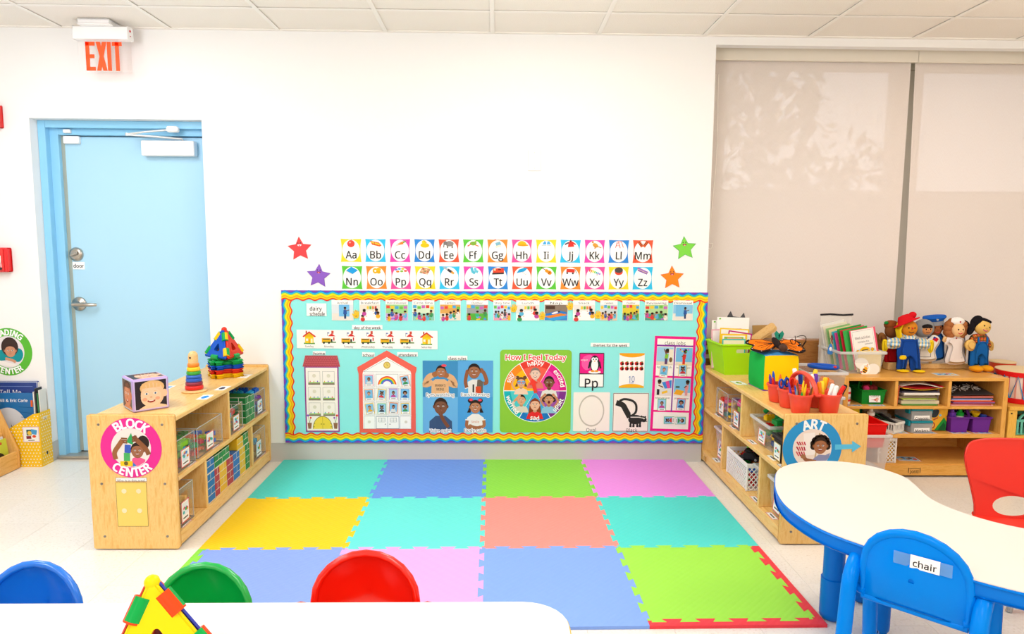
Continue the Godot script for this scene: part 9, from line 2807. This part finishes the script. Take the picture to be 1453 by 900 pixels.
# ---------------------------------------------------------------- tables and chairs
# a moulded child's chair; local -z is the way it faces, the origin on the floor under the backrest
func play_chair(label: String, at: Vector3, turn: float, col: String, w: float, top: float, rr := 0.0125) -> Node3D:
	var o := thing("play_chair", label, "chair", at, turn, "children's plastic chairs")
	var m := plain_mat(hexc(col), 0.2, 0.22 if rr > 0.01 else 0.6)
	var h := 0.215
	var out := [v2(-w / 2, 0.0), v2(w / 2, 0.0), v2(w / 2 + 0.002, 0.08)]
	for i in 13:
		var a := PI * i / 12
		out.append(v2(cos(a) * w / 2, 0.1 + sin(a) * (h - 0.1)))
	out.append(v2(-w / 2 - 0.002, 0.08))
	# dished panel: rings shrinking to the middle, bulging away from the sitter
	var rings := []
	for j in 7:
		var f := 1.0 - j / 6.0 * 0.95
		var row := []
		for p: Vector2 in out + [out[0]]:
			var c := v2(p.x * f, 0.095 + (p.y - 0.095) * f)
			row.append(v3(c.x, top - h + c.y, (0.014 if rr > 0.01 else 0.03) * (1.0 - f * f) + 0.02 * (c.x / w * 2.0) * (c.x / w * 2.0) * -1.0))
		rings.append(row)
	var bg := Geo.new().skin(rings, 0.005, true)
	var mid := Vector3.ZERO
	for p: Vector3 in rings[6]:
		mid += p / rings[6].size()
	for i in rings[6].size() - 1:
		for e: float in [0.0, 0.005]:
			var nn := v3(0, 0, 1.0 if e == 0.0 else -1.0)
			bg.tri(mid - v3(0, 0, e), rings[6][i] - v3(0, 0, e), rings[6][i + 1] - v3(0, 0, e), nn, nn, nn)
	part("backrest", bg, m, o)
	var rim := []
	for p: Vector2 in out:
		rim.append(v3(p.x, top - h + p.y, -0.02 * (p.x / w * 2.0) * (p.x / w * 2.0)))
	part("backrest_rim", Geo.new().tube(rim, rr, 10, true), m, o)
	var sy := top - h + 0.022
	part("seat", Geo.new().extr(rrect(0.26, 0.25, 0.06, 5), 0.022, 0.008, Transform3D(Basis(Vector3.RIGHT, -PI / 2), v3(0, sy - 0.022, -0.13)), 3), m, o)
	var lo := plain_mat(hexc(col).darkened(0.06), 0.25, 0.5)
	for s: int in [-1, 1]:
		var x := s * (w / 2 + 0.03)
		var apex := top - 0.12
		var arch := []
		for i in 15:
			var a := PI * i / 14
			arch.append(v3(x, apex - 0.09 + sin(a) * 0.09, -0.09 + cos(a) * 0.1))
		var path := [v3(x, 0.06, 0.055)] + arch + [v3(x, 0.06, -0.235)]
		part("leg_arch", Geo.new().tube(path, 0.021, 12), m, o)
		for z: float in [0.052, -0.232]:
			part("leg_sleeve", Geo.new().lathe([v2(0, 0), v2(0.018, 0.001), v2(0.0235, 0.008), v2(0.0235, 0.15), v2(0.021, 0.152)], 16), lo, o, v3(x, 0.0003, z))
		part("lug", Geo.new().tube([v3(s * (w / 2 - 0.01), top - h + 0.01, -0.016), v3(x, top - h + 0.012, -0.03)], 0.013, 8), m, o)
	part("seat_rail", Geo.new().tube([v3(-w / 2 - 0.03, sy - 0.015, -0.13), v3(w / 2 + 0.03, sy - 0.015, -0.13)], 0.012, 8), m, o)
	return o

func table_leg(o: Node3D, at: Vector3, h: float, col: String, r := 0.036) -> void:
	var m := plain_mat(hexc(col), 0.25, 0.28)
	var l := part("leg", Geo.new().lathe([v2(0, 0.1), v2(r, 0.1), v2(r, h), v2(0, h)], 20, Transform3D(), false), m, o, at)
	part("leg_sleeve", Geo.new().lathe([v2(0, 0.001), v2(r * 0.8, 0.002), v2(r * 1.1, 0.014), v2(r * 1.14, 0.03), v2(r * 1.14, 0.155), v2(r, 0.157)], 20), m, l)

func build_tables() -> void:
	var H := 0.5
	var flat := Transform3D(Basis(Vector3.RIGHT, -PI / 2), Vector3.ZERO)
	# kidney table: outline (x, z) round from the near-left side
	var c := v2(1.75, 2.15)
	var rim := spline([v2(0.936, 2.02), v2(0.966, 2.166), v2(1.05, 2.295), v2(1.17, 2.435), v2(1.3, 2.545), v2(1.5, 2.65), v2(1.78, 2.71), v2(2.08, 2.67), v2(2.34, 2.52), v2(2.52, 2.3), v2(2.54, 2.06), v2(2.38, 1.93), v2(2.18, 1.98), v2(2.02, 2.12), v2(1.84, 2.21), v2(1.66, 2.2), v2(1.54, 2.135), v2(1.468, 2.03), v2(1.447, 1.92), v2(1.476, 1.78), v2(1.48, 1.69), v2(1.42, 1.58), v2(1.31, 1.528), v2(1.18, 1.54), v2(1.06, 1.62), v2(0.985, 1.77), v2(0.945, 1.9)], 4)
	var t := thing("kidney_table", "kidney-shaped white activity table with thick blue edge and blue legs", "table", v3(c.x, 0, c.y))
	var pts := rim.map(func(p): return v2(p.x - c.x, -(p.y - c.y)))
	var white := plain_mat(hexc("e5e0d8"), 0.3, 0.35)
	part("tabletop", Geo.new().extr(pts, 0.008, 0.001, flat.translated(v3(0, H - 0.0078, 0))), white, t)
	var band := pts.map(func(p): return p * 1.0)
	part("edge_band", Geo.new().extr(pts.map(func(p): return p + Vector2.ZERO), 0.046, 0.006, Transform3D(flat.basis.scaled(v3(1.004, 1, 1.004)), v3(0, H - 0.0485, 0)), 3), plain_mat(hexc("0078de"), 0.3, 0.28), t)
	for e: Array in [[1.205, 1.785], [1.38, 1.66], [1.62, 2.5], [2.4, 2.2]]:
		table_leg(t, v3(e[0] - c.x, 0, e[1] - c.y), H - 0.05, "0078de")
	table_leg(t, v3(1.335 - c.x, 0, 1.875 - c.y), H - 0.05, "0074d8", 0.025)
	var ch := play_chair("blue plastic chair with a paper sign reading chair on its back", v3(1.106, 0, 2.39), -PI / 4, "0084ec", 0.25, 0.578)
	var sg := thing("chair_sign", "white paper sign reading chair taped to the blue chair", "label", ch.transform * v3(0.022, 0.513, 0.0155), -PI / 4 + 0.04)
	sg.rotation.x = 0.0
	part("tape", B(v3(0.135, 0.034, 0.0006)), clear_mat("7fb8f0", 0.4), sg)
	part("paper", B(v3(0.068, 0.036, 0.0008)), plain_mat(hexc("fbfbfb"), 0.5), sg, v3(0.006, 0, 0.0008))
	print_on(Ink.new(self).text("chair", 0, -0.004, 0.024, hexc("2c2c2e"), 0.0, 0.054, 0.0003), "lettering", sg, v3(0.006, 0, 0.0014))
	solo("dark_bag", Geo.new().ball(Vector3.ZERO, v3(0.11, 0.13, 0.07), 16, 10), plain_mat(hexc("1c1c28"), 0.8), "dark navy bag on the floor under the kidney table", "bag", v3(1.58, 0.1305, 2.33), v3(0, 0.4, 0))
	# red shell chair on the far side
	var rc := thing("shell_chair", "large red plastic shell chair with an oval hole, right of the kidney table", "chair", v3(2.09, 0, 1.46), -0.12, "")
	var red := plain_mat(hexc("f0301f"), 0.4)
	var b := spline(V2([-0.155, 0.0, -0.16, 0.06, -0.178, 0.14, -0.2, 0.22, -0.202, 0.27, -0.18, 0.31, -0.13, 0.325, -0.05, 0.33, 0.05, 0.33, 0.13, 0.325, 0.18, 0.31, 0.202, 0.27, 0.2, 0.22, 0.178, 0.14, 0.16, 0.06, 0.155, 0.0, 0.08, -0.01, -0.08, -0.01]), 3)
	var gb := Geo.new().extr(b, 0.012, 0.005, Transform3D(), 3, [disc(0.082, 0.041, 28, 0.0, 0.056)])
	for i in gb.v.size():
		gb.v[i].z += 0.9 * gb.v[i].x * gb.v[i].x
	part("backrest", gb, red, rc, v3(0, 0.234, 0), v3(-0.14, 0, 0))
	var rows := []
	for i in 9:
		var row := []
		for j in 9:
			var u := j / 8.0 * 2.0 - 1.0
			var v := i / 8.0
			row.append(v3(u * (0.155 + 0.03 * sin(v * PI)), 0.245 - 0.035 * sin(v * PI * 0.8) + 0.02 * u * u - 0.02 * v * v, 0.008 + v * 0.32))
		rows.append(row)
	part("seat", Geo.new().skin(rows, 0.01), red, rc)
	for e: Array in [[-1, 0.02], [1, 0.02], [-1, 0.27], [1, 0.27]]:
		part("leg", Geo.new().tube([v3(e[0] * 0.17, 0.0, e[1] + (0.04 if e[1] > 0.1 else -0.05)), v3(e[0] * 0.13, 0.215, e[1] + 0.02)], 0.011, 10), plain_mat(hexc("b8bcc0"), 0.25, 0.5, 1.0), rc)
	# white table in the foreground with three chairs behind it
	var ft := thing("white_table", "white table with yellow edge across the bottom of the view", "table", v3(-1.02, 0, 2.96))
	var top := rrect(2.36, 0.77, 0.1, 7)
	part("tabletop", Geo.new().extr(top, 0.006, 0.001, flat.translated(v3(0, H - 0.0058, 0))), plain_mat(hexc("f1ede6"), 0.3, 0.35), ft)
	part("edge_band", Geo.new().extr(top, 0.036, 0.006, Transform3D(flat.basis.scaled(v3(1.003, 1, 1.008)), v3(0, H - 0.0385, 0)), 3), plain_mat(hexc("f7c80e"), 0.3), ft)
	for e: Array in [[-1.05, -0.28], [1.05, -0.28], [-1.05, 0.28], [1.05, 0.28]]:
		table_leg(ft, v3(e[0], 0, e[1]), H - 0.04, "f7c80e")
	play_chair("blue plastic chair back behind the white table, cut by the left edge", v3(-1.183, 0, 2.4), PI, "1479ec", 0.235, 0.512, 0.0095)
	play_chair("green plastic chair back between the blue and red ones", v3(-0.752, 0, 2.4), PI, "06ae4a", 0.235, 0.506, 0.0095)
	play_chair("red plastic chair back nearest the middle, behind the white table", v3(-0.338, 0, 2.4), PI, "f21a08", 0.262, 0.538, 0.0095)
	pyramid_toy("yellow triangle building toy with green and red tubes on the white table", v3(-0.665, H + 0.0003, 2.8), 0.36, 0.198, ["e8402c", "3c48b8", "f9d70e"], "12a64a", "f04a1c").rotation.z = 0.09
